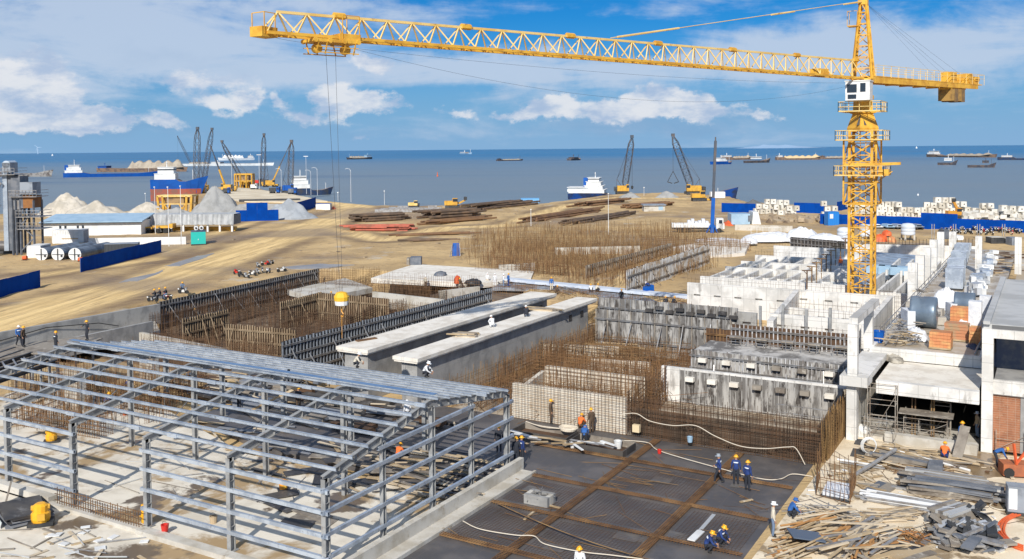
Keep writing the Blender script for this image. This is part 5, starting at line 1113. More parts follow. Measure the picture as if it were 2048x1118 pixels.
# ------------------------------------------------------------------ ships
def ship(label, stern, bow, hh, hull, house=(.0, .2), tiers=2, hmat=WHITE, beam=.16, cargo=None, mast=1.0, z=-1.6, lower=None, fore=0, name='cargo_ship', cat='ship', low=.55, deckm=None, group=None, fun=None, bands=None):
    S, B = G(*stern, z), G(*bow, z); d = B-S; L = d.length; d.normalize(); a = Vector((d.y, -d.x, 0)); k = dep((S+B)/2)/FPX; H = hh*k; bw = L*beam/2
    o = thing(name, label, cat, tuple((S+B)/2), group); up = Vector((0, 0, 1)); mb = MB(); n = 14
    def hw_(t_): return bw*(min(1, .72+t_*3) if t_ < .1 else (1 if t_ < .78 else max(.02, 1-((t_-.78)/.22)**1.8)))
    def sheer(t_): return H*(1 if t_ < house[1]+.03 and house[0] < .3 else (low if t_ < .84 else low+((1.9 if fore else 1.15)-low)*((t_-.84)/.16)**.7))
    for i in range(n+1):
        t_ = i/n; c = S+d*L*t_; fl = d*(H*.5*max(0, (t_-.85)/.15))
        for s_, zz, w_ in ((-1, -1, .75), (-1, sheer(t_), 1), (1, sheer(t_), 1), (1, -1, .75)): mb.v.append(tuple(c+(fl if zz > 0 else d*0)+a*s_*hw_(t_)*w_+up*zz))
    for i in range(n):
        for j in range(4):
            A = i*4+j; B2 = i*4+(j+1) % 4; mb.cur = 1 if j == 1 else 0; mb.face((A, A+4, B2+4, B2))
    mb.cur = 0; mb.face((0, 1, 2, 3)); mb.face(tuple(4*n+j for j in (3, 2, 1, 0)))
    h_ = mb.build('hull', [hull, deckm or M('ship_deck', (.26, .20, .16), .8, c2=(.18, .14, .12), sc=.4)], o)
    def blkt(t0, t1, w_, z0, z1, nm, mt, par):
        m2 = MB(); A = [S+d*L*t0-a*w_, S+d*L*t1-a*w_, S+d*L*t1+a*w_, S+d*L*t0+a*w_]; m2.hexa([x+up*z0 for x in A], [x+up*z1 for x in A]); return m2.build(nm, mt, par)
    if tiers:
        t0, t1 = house; zz = H*.98; hs = H*.55 if H < 6 else 2.7
        for k_ in range(tiers):
            f_ = k_/max(1, tiers); w_ = bw*(.85-.2*f_); e0 = t0+(t1-t0)*(.04+.30*f_); e1 = t1-(t1-t0)*.08*k_
            tr = blkt(e0, e1, w_, zz, zz+hs, 'deckhouse' if k_ == 0 else 'upper_deckhouse', hmat, o); blkt(e0-.002, e1+.002, w_+.06, zz+hs*.5, zz+hs*.72, 'window_band', GLASS, tr) if k_ == tiers-1 else None; blkt(e0-.006, e1+.008, w_+.25, zz+hs, zz+hs+.15, 'deck_edge', hmat, tr); zz += hs+.15
        if fun: blkt(t0+(t1-t0)*.02, t0+(t1-t0)*.22, bw*.25, H, zz-hs*.1, 'funnel', fun, o)
        m2 = MB(); c = S+d*L*(t0+(t1-t0)*.55); m2.tube(c+up*zz, c+up*(zz+hs*1.3*mast), max(.18, .5*k), 6); m2.bar(c+up*(zz+hs*.9*mast)-a*bw*.3, c+up*(zz+hs*.9*mast)+a*bw*.3, max(.12, .35*k)); m2.build('mast', hmat, o)
    if lower:
        m2 = MB()
        for i in range(n+1):
            t_ = i/n; c = S+d*L*t_; m2.v += [tuple(c+a*s_*(hw_(t_)*w_+.12)+up*zz+d*(H*.22*max(0, (t_-.85)/.15) if zz > 0 else 0)) for s_, zz, w_ in ((-1, -1, .76), (-1, H*.56, .93), (1, H*.56, .93), (1, -1, .76))]
        for i in range(n):
            for j in (0, 2): A = i*4+j; m2.face((A, A+4, A+5, A+1))
        m2.face((0, 1, 2, 3)); m2.face(tuple(4*n+j for j in (3, 2, 1, 0))); m2.build('lower_hull', lower, o)
    if fore:
        blkt(.004, .12, bw*.82, H*.98, H*.98+2.4, 'aft_deckhouse', hmat, o); blkt(-.002, .125, bw*.95, H*.98+2.4, H*.98+2.6, 'awning_deck', hmat, o); blkt(.0, .008, bw*.9, H*1.2, H*1.2+1.2, 'stern_rail', hmat, o)
    if cargo:
        cm, ch, c0, c1 = cargo; m2 = MB(); n2 = 30; W2 = 6
        for i in range(n2+1):
            t_ = c0+(c1-c0)*i/n2
            for j in range(W2+1):
                v = j/W2*2-1; hz_ = max(0, 1-abs(v)**1.6)*min(1, i/2, (n2-i)/2)*(.65+.5*abs(math.sin(i*.62+1))+.15*fbm(i, j, .5)); m2.v.append(tuple(S+d*L*t_+a*v*bw*.9+up*(sheer(t_)*.97+.05+hz_*ch*k)))
        for i in range(n2):
            for j in range(W2): A = i*(W2+1)+j; m2.face((A, A+W2+1, A+W2+2, A+1))
        m2.build('cargo_heap', cm, o, True)
    m2 = MB(); c = S+d*L*.9; m2.tube(c+up*H*.8, c+up*(H*1.3+2*k*3), max(.12, .3*k), 5); m2.build('foremast', hmat, o)
    return o
HB = M('blue_hull', (.005, .085, .36), .5, c2=(.006, .07, .30), sc=.3, spec=.3); HD = M('dark_hull', (.05, .05, .065), .6, c2=(.14, .10, .08), sc=.35); HBR = M('brown_hull', (.27, .17, .11), .7, c2=(.14, .10, .085), sc=.3)
HNV = M('navy_hull', (.02, .045, .11), .5, c2=(.06, .06, .07), sc=.4); HRD = M('red_hull', (.36, .085, .05), .6, c2=(.24, .10, .07), sc=.5); SHW = M('ship_white', (.80, .80, .78), .5, c2=(.68, .67, .64), sc=.3)
SANDC = M('cargo_sand', (.42, .36, .28), .95, c2=(.32, .27, .21), sc=.2)
ship('long blue cargo ship with white stern house on the water at left', (127, 355), (316, 352), 9, HB, (.01, .2), 3, SHW, .09, None, 1.6, low=.75, fun=HB)
ship('brown barge loaded with pale gravel heaps behind the blue ship', (197, 344), (372, 343), 8, HBR, (.02, .12), 1, HB, .12, (SANDC, 14, .35, .98), 1, low=.9, name='barge', cat='barge')
ship('dark bowed freighter partly behind the batching tower', (-30, 353), (102, 353), 12, M('pale_hull', (.34, .32, .30), .6, c2=(.10, .08, .07), sc=.25), (.03, .15), 2, SHW, .12, None, 1.2, low=.55)
ship('docked ship with blue upper hull and red lower hull by the left piles', (304, 402), (396, 401), 43, HB, (.08, .55), 2, SHW, .28, None, .7, low=.9, lower=HRD)
ship('long white barge at anchor behind the row of crawler cranes', (362, 332), (546, 331), 5, SHW, (.35, .45), 1, SHW, .10, (SANDC, 3, .1, .3), 1, low=.9, name='barge', cat='barge')
ship('pale far barge with white stern house above the crane row', (508, 320), (438, 321), 5, SHW, (.03, .16), 2, SHW, .12, (SHW, 6, .3, .9), 1, low=.8, name='barge', cat='barge')
ship('white decked ship moored at the right side of the jetty', (577, 391), (660, 389), 14, HNV, (.02, .5), 3, SHW, .26, None, 1.2, low=.7)
ship('small grey cargo ship far out left of the sail buoy', (742, 318), (694, 319), 4, HD, (.02, .25), 2, LBLUE, .14, (SANDC, 4, .3, .9), 1)
ship('tiny dark boat far out in the middle of the water', (1138, 321), (1159, 320), 4, HD, (.2, .6), 1, HD, .2, None, 2, name='boat', cat='boat')
ship('tiny white boat near the horizon in the middle', (921, 308), (943, 308), 3, LBLUE, (.1, .6), 1, SHW, .2, None, 2, name='boat', cat='boat')
ship('low dark barge far out in the middle of the water', (994, 322), (1045, 321), 3, HD, (.05, .12), 1, HD, .12, (SANDC, 2, .2, .9), .5, name='barge', cat='barge')
ship('large cargo ship with blue hull and white stern house moored at the right quay', (1138, 398), (1470, 399), 13, M('blue_grey_hull', (.006, .055, .25), .5, c2=(.02, .03, .07), sc=.2), (.09, .225), 4, SHW, .15, None, 1.1, low=.45, fun=BLUEP, fore=1)
ship('small blue and white tug in front of the brown barges', (1424, 329), (1462, 328), 6, HB, (.25, .65), 2, SHW, .25, None, 1.2, name='tug', cat='boat')
ship('brown barge with white houses right of the slender dark mast', (1442, 320), (1502, 319), 6, HBR, (.05, .3), 1, SHW, .14, (SANDC, 4, .4, .95), 1, name='barge', cat='barge')
ship('dark brown barge nearest in the cluster right of the tug', (1490, 326), (1538, 325), 8, HD, (.3, .6), 1, SHW, .2, None, 1, name='barge', cat='barge')
ship('long sand laden barge just left of the crane mast', (1552, 320), (1640, 319), 6, HBR, (.02, .12), 1, SHW, .12, (M('cargo_sand_bright', (.62, .47, .26), .95), 5, .15, .98), 1, name='barge', cat='barge')
ship('sand barge partly behind the crane mast', (1640, 318), (1712, 317), 4, HBR, (.02, .1), 1, HBR, .12, (SANDC, 3, .15, .95), .5, name='barge', cat='barge')
ship('brown barge with a white house at each end in the right background', (1857, 314), (1992, 315), 6, HBR, (.02, .14), 2, SHW, .1, (SANDC, 4, .3, .95), 1, name='barge', cat='barge')
ship('dark vessel with white bridge nearer than the right barges', (1875, 330), (1911, 330), 9, HD, (.35, .8), 1, SHW, .26, None, 1.2, name='vessel', cat='boat')
ship('dark low barge at the right below the brown one', (1935, 335), (1988, 335), 9, HD, (.55, .8), 1, HD, .2, None, .8, name='barge', cat='barge')
ship('pale barge at the right edge of the water', (1995, 320), (2070, 320), 6, HNV, (.1, .4), 1, SHW, .14, None, 1, name='barge', cat='barge')
for px, py, lb, mt in ((875, 353, 'orange sail shaped buoy in the open water', ORANGE), (1836, 391, 'small white buoy right of the crane mast', WHITE), (105, 312, 'white speck of a motor boat near the left horizon', WHITE), (1833, 297, 'white sail near the right horizon', WHITE)):
    l = Loc(px, py, -1.6); mb = MB(); mb.lathe([(1.6*l.k, -.3), (1.8*l.k, 1.5*l.k), (.9*l.k, 3*l.k), (.5*l.k, 9*l.k if mt is ORANGE else 4*l.k)], l.p, 8); single(mb, 'buoy', mt, lb, 'buoy')
l = Loc(76, 308, -1.6); t_ = thing('wind_turbine', 'pale wind turbine standing on the left horizon', 'wind turbine', tuple(l.p)); PT = M('pale_turbine', (.46, .58, .70), .8)
mb = MB(); mb.tube(l.p, l.at(0, 0, 13*l.k), .8*l.k, 6, .5*l.k); mb.build('tower', PT, t_)
for a_ in (5, 125, 230):
    mb = MB(); mb.tube(l.at(0, -1*l.k, 13*l.k), l.at(math.sin(R(a_+80))*8*l.k, -1*l.k, 13*l.k+math.cos(R(a_+80))*8*l.k), .5*l.k, 4, .15*l.k); mb.build('blade', PT, t_)

# ------------------------------------------------------------------ lattice boom crawler cranes and telescopic cranes
BOOM = M('dark_boom', (.06, .075, .10), .6, c2=(.12, .10, .09), sc=.3)
def crawler(label, base, tip, z=ZT, body=YELM, boom=BOOM, w_=1.5, hang=None, tele=False, back=(14, 18), grab=False, bw=1.0):
    B = G(*base, z); dp = dep(B); T = DP(*tip, dp+2); k = dp/FPX; sg = 1 if T.x*CY.x+T.y*CY.y > B.x*CY.x+B.y*CY.y else -1
    o = thing('telescopic_crane' if tele else 'crawler_crane', label, 'crane', tuple(B), 'mobile cranes along the water')
    def bx(nm, mt, x0, x1, y0, y1, z0, z1, par=o):
        m2 = MB(); A = [B+CY*x0*bw+FY*y0*bw+Vector((0, 0, z0)), B+CY*x1*bw+FY*y0*bw+Vector((0, 0, z0)), B+CY*x1*bw+FY*y1*bw+Vector((0, 0, z0)), B+CY*x0*bw+FY*y1*bw+Vector((0, 0, z0))]; m2.hexa(A, [p+Vector((0, 0, z1-z0)) for p in A]); return m2.build(nm, mt, par)
    if tele:
        bx('chassis', body, -4, 4, -1.3, 1.3, .7, 1.5)
        for x in (-3.1, -1.7, 1.6, 3.1):
            m2 = MB(); c = B+CY*x+Vector((0, 0, .55)); m2.tube(c-FY*1.45, c+FY*1.45, .55, 10); m2.build('wheel', RUBBER, o)
        bx('carrier_cab', body, 3.0*-sg, 4.4*-sg, -1.2, 1.2, 1.5, 2.7)
    else:
        for y in (-1.9, 1.9): bx('track', DARK, -2.6, 2.6, y-.4, y+.4, -.1, 1.0)
    bdy = bx('body', body, -2.2, 2.0, -1.6, 1.6, 1.2, 3.4); bx('cab', body, 1.3*sg, 2.4*sg, -1.7, -.4, 1.2, 3.9); bx('window', GLASS, 1.45*sg, 2.42*sg, -1.73, -.6, 2.5, 3.6); bx('counterweight', DARK, -3.3*sg, -2.2*sg, -1.5, 1.5, 1.1, 2.9)
    P0 = B+CY*sg*.8+Vector((0, 0, 2.2)); d = (T-P0).normalized(); a = d.cross(FY).normalized(); b_ = FY; L = (T-P0).length; m2 = MB()
    if tele:
        for i, (u0, u1, ww) in enumerate(((0, .42, .62), (.40, .72, .48), (.70, 1, .36))):
            m2 = MB(); m2.bar(P0.lerp(T, u0), P0.lerp(T, u1), ww); m2.build('boom_section', YELM if i == 0 else BOOM, o)
        m2 = MB(); m2.bar(P0-CY*sg*-.9, P0.lerp(T, .25), .25); m2.build('lift_ram', STEELP, o)
    else:
        n = max(8, int(L/(w_*1.25)))
        def C_(i, j): u = i/n; h = w_/2*min(1, .35+u*6, .30+(1-u)*5); return P0.lerp(T, u)+a*h*(1, 1, -1, -1)[j]+b_*h*(1, -1, -1, 1)[j]
        for j in range(4):
            for i in range(n): m2.bar(C_(i, j), C_(i+1, j), .20); m2.bar(C_(i, j), C_(i+1, (j+1) % 4), .11); m2.bar(C_(i, j), C_(i, (j+1) % 4), .11)
        m2.build('boom', boom, o); m2 = MB(); m2.rbox(tuple(T), 1.3, 1.0, 1.2, YAW); m2.build('boom_head', boom, o)
        G_ = B-CY*sg*2.2+Vector((0, 0, 6.0)); m2 = MB(); m2.bar(B-CY*sg*.5+Vector((0, 0, 3.3)), G_, .2); m2.bar(B-CY*sg*2.4+Vector((0, 0, 3.3)), G_, .16); m2.build('gantry', boom, o)
        m2 = MB(); m2.tube(G_, T, .07, 4); m2.tube(G_+FY*.6, P0.lerp(T, .62), .06, 4); m2.build('pendant', ROPE, o)
    if hang:
        H_ = Vector((T.x, T.y, B.z+hang)); m2 = MB(); m2.tube(T, H_, .07, 4); m2.build('hoist_rope', ROPE, o); m2 = MB()
        if grab:
            for s_ in (-1, 1): m2.bar(H_, H_+CY*s_*2.2-Vector((0, 0, 4.2)), .22); m2.bar(H_+CY*s_*2.2-Vector((0, 0, 4.2)), H_+CY*s_*.4-Vector((0, 0, 4.8)), .35)
        else: m2.lathe([(.2, -1.2), (.5, -.8), (.5, 0), (.1, .3)], H_, 8)
        m2.build('grab' if grab else 'hook_block', DARK, o)
    return o
crawler('leftmost lattice boom crane, on a white barge behind the jetty', (383, 331), (355, 273), -1, SHW, BOOM, 2.2, 8, bw=1.3)
crawler('thick nearly vertical dark lattice boom crane, tallest in the jetty group', (396, 385), (395, 259), ZT, YELM, BOOM, 2.2)
crawler('dark lattice boom crane leaning right next to the tallest one', (404, 374), (424, 260), ZT, YELM, BOOM, 2.0)
crawler('yellow telescopic crane leaning left in the jetty group', (455, 384), (421, 291), ZT, YELM, BOOM, tele=True)
crawler('lattice boom crane leaning left beside the yellow square frame', (490, 374), (444, 285), ZT, YELM, BOOM, 1.6)
crawler('slender vertical dark lattice boom crane in the middle of the jetty', (528, 372), (528, 271), ZT, DARK, BOOM, 2.0)
crawler('yellow telescopic crane leaning right, its tip touching a dark boom', (541, 374), (580, 288), ZT, YELM, BOOM, tele=True)
crawler('dark lattice boom crane standing at the right end of the jetty group', (577, 386), (583, 285), ZT, BLUEP, BOOM, 2.0)
crawler('right quay crane with boom leaning slightly right beside the moored ship', (1245, 388), (1264, 276), ZT, YELM, BOOM, 2.2, 3)
crawler('right quay crane with boom leaning left and a hanging grab', (1388, 388), (1346, 273), ZT, YELM, BOOM, 2.4, 9, grab=True, bw=1.3)

# ------------------------------------------------------------------ piles
pile('large pale sand pile behind the batching tower', 118, 436, 130, 50, SAND, ry=.5, seed=3, name='sand_pile')
pile('wide low pale sand pile behind the blue roofed shed', 175, 441, 170, 38, SAND, ry=.4, seed=9, name='sand_pile')
pile('pale sand pile by the yellow excavator arm', 285, 434, 110, 28, SAND, ry=.4, seed=14, name='sand_pile')
pile('tall grey gravel cone behind the tarp covered bin', 418, 437, 130, 62, GRAVEL, ry=.5, seed=5)
pile('grey gravel pile behind the slanting dark blue fence', 570, 440, 120, 42, M('blue_grey_gravel', (.36, .385, .41), .95, c2=(.28, .30, .32), sc=.5, bump=.5), ry=.5, seed=8)
pile('small grey pile on the right quay, left of the grab', 1262, 397, 52, 11, GRAVEL, ry=.5, seed=2)
pile('small grey pile on the right quay, below the grab', 1335, 397, 56, 14, GRAVEL, ry=.5, seed=21)
pile('dark gravel heap by the shore behind the block stack', 1510, 410, 40, 10, M('dark_gravel', (.13, .135, .14), .95), ry=.5, seed=4)

# ------------------------------------------------------------------ batching plant at the left edge
l = Loc(40, 508, ZT); k = l.k; BP = l.thing('batching_tower', 'tall grey batching plant tower with railed platforms at the left edge', 'plant tower')
X_ = lambda px: (px-40)*k; Z_ = lambda py: (508-py)*k
GRB = M('plant_grey', (.30, .33, .37), .5, .1, c2=(.20, .22, .25), sc=.7); GRD = M('plant_dark', (.10, .115, .14), .6, c2=(.17, .18, .2), sc=.7)
def bpart(nm, mt, a0, a1, b0, b1, y0, y1): m2 = MB(); l.box(m2, X_(a0), X_(a1), y0, y1, Z_(b1), Z_(b0)); return m2.build(nm, mt, BP)
m2 = MB(); m2.tube(l.at(X_(3), -2.5, 0), l.at(X_(3), -2.5, Z_(326)), 9*k, 14); m2.build('white_silo', SHW, BP); m2 = MB(); [m2.bar(l.at(X_(x), -2.5, Z_(326)), l.at(X_(x), -2.5, Z_(312)), .12) for x in (2, 7, 12)]; m2.bar(l.at(X_(2), -2.5, Z_(312)), l.at(X_(12), -2.5, Z_(312)), .12); m2.bar(l.at(X_(2), -2.5, Z_(319)), l.at(X_(12), -2.5, Z_(319)), .12); m2.build('silo_cage', STEELP, BP)
bpart('elevator_shaft', M('shaft_metal', (.44, .50, .57), .4, .3, c2=(.36, .41, .48), sc=.8), 16, 25, 340, 500, -1.2, 1.2); bpart('shaft_side', GRD, 25.2, 34, 348, 500, -1.0, 1.2); bpart('elevator_head', GRB, 17, 33, 325, 345, -1.3, 1.3)
m2 = MB(); m2.tube(l.at(X_(25), -1.3, Z_(329)), l.at(X_(25), 1.3, Z_(329)), 8*k, 12); m2.build('head_cover', M('pale_blue_metal', (.5, .58, .66), .5), BP)
bpart('mixer_box', GRD, 34, 52, 352, 400, -1.4, 1.6); bpart('screen_box', GRB, 52, 77, 364, 388, -1.5, 1.5); bpart('bin', M('rust_brown_panel', (.24, .10, .03), .7, c2=(.34, .14, .03), sc=.5), 58, 78, 390, 415, -1.6, 1.6); bpart('dark_bin', GRD, 51, 58, 390, 415, -1.6, 1.6)
bpart('silver_tank', STEELP, 34, 50, 392, 418, -1.4, 1.2)
for y in (348, 392, 432, 456):
    x0, x1 = ((-5, 46), (33, 88), (46, 94), (48, 95))[(348, 392, 432, 456).index(y)]; m2 = MB(); l.box(m2, X_(x0), X_(x1), -2.2, 2.2, Z_(y)-.12, Z_(y))
    for zz in (.55, 1.1):
        m2.bar(l.at(X_(x0), -2.2, Z_(y)+zz), l.at(X_(x1), -2.2, Z_(y)+zz), .08); m2.bar(l.at(X_(x1), -2.2, Z_(y)+zz), l.at(X_(x1), 2.2, Z_(y)+zz), .08)
    for i in range(9): c = lerp(X_(x0), X_(x1), i/8); m2.bar(l.at(c, -2.2, Z_(y)), l.at(c, -2.2, Z_(y)+1.1), .08)
    m2.build('platform', STEELP, BP)
m2 = MB()
for x in (36, 43, 52, 78):
    for y in (-1.5, 1.5): m2.bar(l.at(X_(x), y, 0), l.at(X_(x), y, Z_(400)), .3)
for i, (x0, x1) in enumerate(((52, 78), (78, 52), (52, 78))): m2.bar(l.at(X_(x0), -1.5, Z_(500-i*26)), l.at(X_(x1), -1.5, Z_(474-i*26)), .2)
m2.build('support_frame', GRD, BP)
m2 = MB()
for i in range(14): m2.bar(l.at(X_(12), -1.6, Z_(390)+i*.4-2), l.at(X_(16), -1.6, Z_(390)+i*.4-2), .06)
m2.bar(l.at(X_(2), -1.8, Z_(385)), l.at(X_(17), -1.8, Z_(365)), .3); l.box(m2, X_(1), X_(13), -2.4, -1.2, Z_(410), Z_(409)); m2.build('access_ladder', STEELP, BP)
l2 = Loc(18, 505, ZT); o = l2.thing('drying_drum', 'dark horizontal drying drum with pale ring at the left edge', 'drum'); m2 = MB(); m2.tube(l2.at(-60*k, 0, 13*k), l2.at(20*k, 0, 13*k), 10.5*k, 16); m2.build('drum', M('drum_metal', (.13, .12, .115), .5, .3, c2=(.2, .18, .16), sc=.5), o)
m2 = MB(); m2.tube(l2.at(5*k, 0, 13*k), l2.at(7*k, 0, 13*k), 11*k, 16); m2.build('ring', STEELP, o); m2 = MB(); l2.box(m2, -60*k, 22*k, -2, 2, 0, 4.5*k); m2.build('base_frame', DARK, o)

# ------------------------------------------------------------------ sheds, tanks, containers at left
l = Loc(185, 471, ZT, R(4)); k = l.k; SH = l.thing('long_shed', 'long white shed with pale blue sheet roof behind the tanks', 'shed'); m2 = MB(); l.box(m2, -97*k, 95*k, 0, 8, 0, 28*k); m2.build('wall', WHITE, SH)
m2 = MB(); A = [l.at(-101*k, -.6, 26*k), l.at(99*k, -.6, 26*k), l.at(99*k, 8.6, 37*k), l.at(-101*k, 8.6, 37*k)]; m2.hexa(A, [p+Vector((0, 0, .25)) for p in A]); m2.build('roof', LBLUE, SH)
m2 = MB(); l.box(m2, -101*k, 99*k, -.75, -.6, 24.5*k, 26.3*k); m2.build('gutter', DARK, SH)
for x in (-62, -52, -28, -18): m2 = MB(); l.box(m2, (x-2)*k, (x+2)*k, -.08, 0, 12*k, 20*k); m2.build('window', GLASS, SH)
def container(label, px, pyb, w_px, h_px, d_, mat, rz=0, name='container', group=None, extra=None, endm=None):
    l = Loc(px, pyb, ZT, rz); k = l.k; o = l.thing(name, label, 'container', group); m2 = MB(); w_ = w_px*k/2; h = h_px*k; l.box(m2, -w_, w_, 0, d_, 0, h)
    n = max(4, int(w_*2/.5))
    for i in range(n+1): x = lerp(-w_, w_, i/n); l.box(m2, x-.06, x+.06, -.05, 0, .15, h-.15)
    m2.build('body', mat, o); m2 = MB(); l.box(m2, w_, w_+.03, .2, d_-.2, .15, h-.15); m2.build('end_door', endm or GRB, o); m2 = MB(); l.box(m2, -w_-.03, w_+.03, -.06, d_+.03, h, h+.06); m2.build('roof', mat if not extra else extra, o); return o
container('white plant container with a brown stripe in front of the shed', 136, 487, 60, 27, 3.0, WHITE, R(4))
l = Loc(136, 487, ZT, R(4)); mb = MB(); l.box(mb, -12*l.k, 20*l.k, -.09, -.055, 9*l.k, 11*l.k); mb.build('stripe', TANC, bpy.data.objects['container'])
container('dark grey container behind the dark blue fence', 243, 514, 62, 26, 2.6, M('charcoal_paint', (.05, .055, .06), .5), R(14), extra=GRB)
container('small white box unit left of the horizontal tanks', 68, 516, 26, 24, 4, WHITE, R(2))
container('pale blue container on the far shore', 1060, 406, 36, 9, 3, M('bright_light_blue', (.16, .42, .72), .5))
TK = None
for i, (px, lb) in enumerate(((82, 'left one of three horizontal white ended tanks'), (115, 'middle one of three horizontal white ended tanks'), (149, 'right one of three horizontal white ended tanks'))):
    l = Loc(px, 521, ZT); k = l.k; o = l.thing('horizontal_tank', lb, 'tank', 'three horizontal tanks'); r_ = 12.3*k; m2 = MB(); m2.tube(l.at(0, .3, r_), l.at(.9, 11, r_), r_, 20); m2.build('shell', M('tank_blue_grey', (.22, .26, .30), .4, .3, c2=(.12, .13, .15), sc=.5), o)
    m2 = MB(); m2.tube(l.at(0, .15, r_), l.at(0, .3, r_), r_*1.03, 20); e_ = m2.build('end_plate', WHITE, o); m2 = MB(); l.box(m2, -.09, .09, .08, .16, .1, r_*2-.1); l.box(m2, -r_*.9, r_*.9, .08, .15, r_-.1, r_); l.box(m2, .5, .8, .05, .16, .6, .9); m2.build('rib', DARK, e_)
    m2 = MB(); [l.box(m2, -r_*.8, r_*.8, y, y+.5, 0, r_*.5) for y in (1, 8)]; m2.build('saddle', STEELP, o)
l = Loc(397, 491, ZT, R(18)); k = l.k; o = l.thing('generator', 'teal fronted generator box with two round fans on its roof', 'generator'); m2 = MB(); l.box(m2, -14*k, 14*k, .02, 5.0, .3, 27*k); m2.build('body', M('dark_side', (.10, .13, .17), .6), o)
m2 = MB(); l.box(m2, -14*k, 14*k, -.06, .02, .3, 27*k); f_ = m2.build('front_panel', TEAL, o); m2 = MB(); m2.lathe([(.01, -.09), (1.6*k, -.08), (1.6*k, -.05)], l.at(0, 0, 12*k), 8, 'y'); m2.build('badge', WHITE, f_); m2 = MB(); l.box(m2, -14*k, 14*k, -.06, 5, 0, .3); m2.build('skid', DARK, o)
for x in (-4, 6): m2 = MB(); m2.tube(l.at(x*k, 1.2, 29*k+.5), l.at(x*k, 2.4, 29*k+.5), 4.2*k, 14); fan = m2.build('fan', WHITE, o); m2 = MB(); m2.tube(l.at(x*k, 1.1, 29*k+.5), l.at(x*k, 1.25, 29*k+.5), 2.2*k, 10); m2.build('fan_hub', DARK, fan)
l = Loc(376, 464, ZT, R(-2)); k = l.k; o = l.thing('aggregate_bin', 'long grey tarp covered bin on posts in front of the gravel cone', 'bin'); m2 = MB(); n = 60
for i in range(n+1):
    x = lerp(-94*k, 92*k, i/n); w_ = .25*math.sin(i*1.9)+.15*math.sin(i*.7); m2.v += [tuple(l.at(x, w_*.8, 14*k+.3*abs(w_))), tuple(l.at(x, .4+w_, 35*k)), tuple(l.at(x, 5, 36*k))]
for i in range(n):
    for j in range(2): A = 3*i+j; m2.face((A, A+3, A+4, A+1))
m2.build('tarp', M('grey_tarp', (.47, .48, .48), .8, c2=(.37, .38, .38), sc=.8), o); m2 = MB(); l.box(m2, -92*k, 90*k, .8, 6, 14*k, 33*k); m2.build('bin_body', GRD, o)
for i in range(7): x = lerp(-60, 88, i/6)*k; m2 = MB(); l.box(m2, x-.2, x+.2, .3, .7, 0, 14*k); m2.build('post', WHITE, o)
l.box((m2 := MB()), -40*k, 88*k, 2.5, 4, 0, 8*k); m2.build('conveyor', YELM, o)
l = Loc(350, 430, ZT); k = l.k; o = l.thing('hopper_frame', 'yellow square hopper frame in front of the docked red and blue ship', 'hopper'); m2 = MB()
for x in (-31, -22, 22, 31):
    for y in (0, 5): m2.bar(l.at(x*k, y, 0), l.at(x*k*1.1, y, 38*k), .6)
m2.build('leg', YELM, o); m2 = MB(); l.box(m2, -35*k, 35*k, -.3, 5.3, 36*k, 40*k); l.box(m2, -34*k, 34*k, -.2, 5.2, 21*k, 23*k); m2.build('top_frame', YELP, o); m2 = MB(); l.box(m2, -18*k, 18*k, .3, 4.8, 23*k, 36*k); m2.build('hopper_box', M('hopper_brown', (.34, .22, .10), .7, c2=(.15, .1, .06), sc=.6), o)
m2 = MB(); [m2.bar(l.at(x0*k, 0, 23*k), l.at(x1*k, 0, 0), .35) for x0, x1 in ((-22, -8), (-8, -22), (22, 8), (8, 22))]; m2.build('brace', YELM, o)
l = Loc(487, 376, ZT); k = l.k; o = l.thing('hopper_frame', 'yellow open square frame among the jetty cranes', 'hopper'); m2 = MB()
for x in (-17, -6, 6, 17):
    for y in (0, 4): m2.bar(l.at(x*k, y, 0), l.at(x*k, y, 28*k), .6)
m2.build('leg', YELM, o); m2 = MB(); l.box(m2, -18*k, 18*k, -.3, 4.3, 26*k, 29*k); l.box(m2, -18*k, 18*k, -.3, 4.3, 13*k, 15*k); m2.build('top_frame', YELM, o); m2 = MB(); l.box(m2, -10*k, 10*k, .2, 4, 15*k, 26*k); m2.build('hopper_box', MATS['hopper_brown'], o)
def excavator(label, px, pyb, arm, body=YELM, sg=1, sz=1.0, name='excavator'):
    l = Loc(px, pyb, ZT); o = l.thing(name, label, 'digger'); s_ = sz
    for y in (-1.1, 1.1): m2 = MB(); l.box(m2, -2*s_, 2*s_, (y-.35)*s_, (y+.35)*s_, -.1, .9*s_); m2.build('track', DARK, o)
    m2 = MB(); l.box(m2, -2.2*s_*sg, 1.4*s_*sg, -1.3*s_, 1.3*s_, 1.0*s_, 2.2*s_); m2.build('body', body, o); m2 = MB(); l.box(m2, .1*s_*sg, 1.5*s_*sg, -1.35*s_, -.2*s_, 1.2*s_, 3.0*s_); cb_ = m2.build('cab', body, o); m2 = MB(); l.box(m2, .2*s_*sg, 1.55*s_*sg, -1.38*s_, -.3*s_, 2.0*s_, 2.8*s_); m2.build('window', GLASS, cb_)
    pts = [l.at(1.2*sg*s_, 0, 1.8*s_)]+[l.at(x*l.k, 0, y*l.k) for x, y in arm]
    for i in range(len(pts)-1): m2 = MB(); m2.bar(pts[i], pts[i+1], .62*s_ if i == 0 else .45*s_); m2.build('boom' if i == 0 else 'arm', body, o)
    m2 = MB(); m2.rbox(tuple(pts[-1]), .9*s_, 1.1*s_, .9*s_, YAW); m2.build('bucket', DARK, o); return o
excavator('yellow excavator with bent arm on the pale sand left of the hopper', 306, 431, ((-8, 16), (-26, 12), (-34, 2)), sg=-1)
excavator('yellow loader with raised arm beside the far pipe stacks', 905, 417, ((12, 10), (26, 17)), YELM, 1, 1.1, 'wheel_loader')
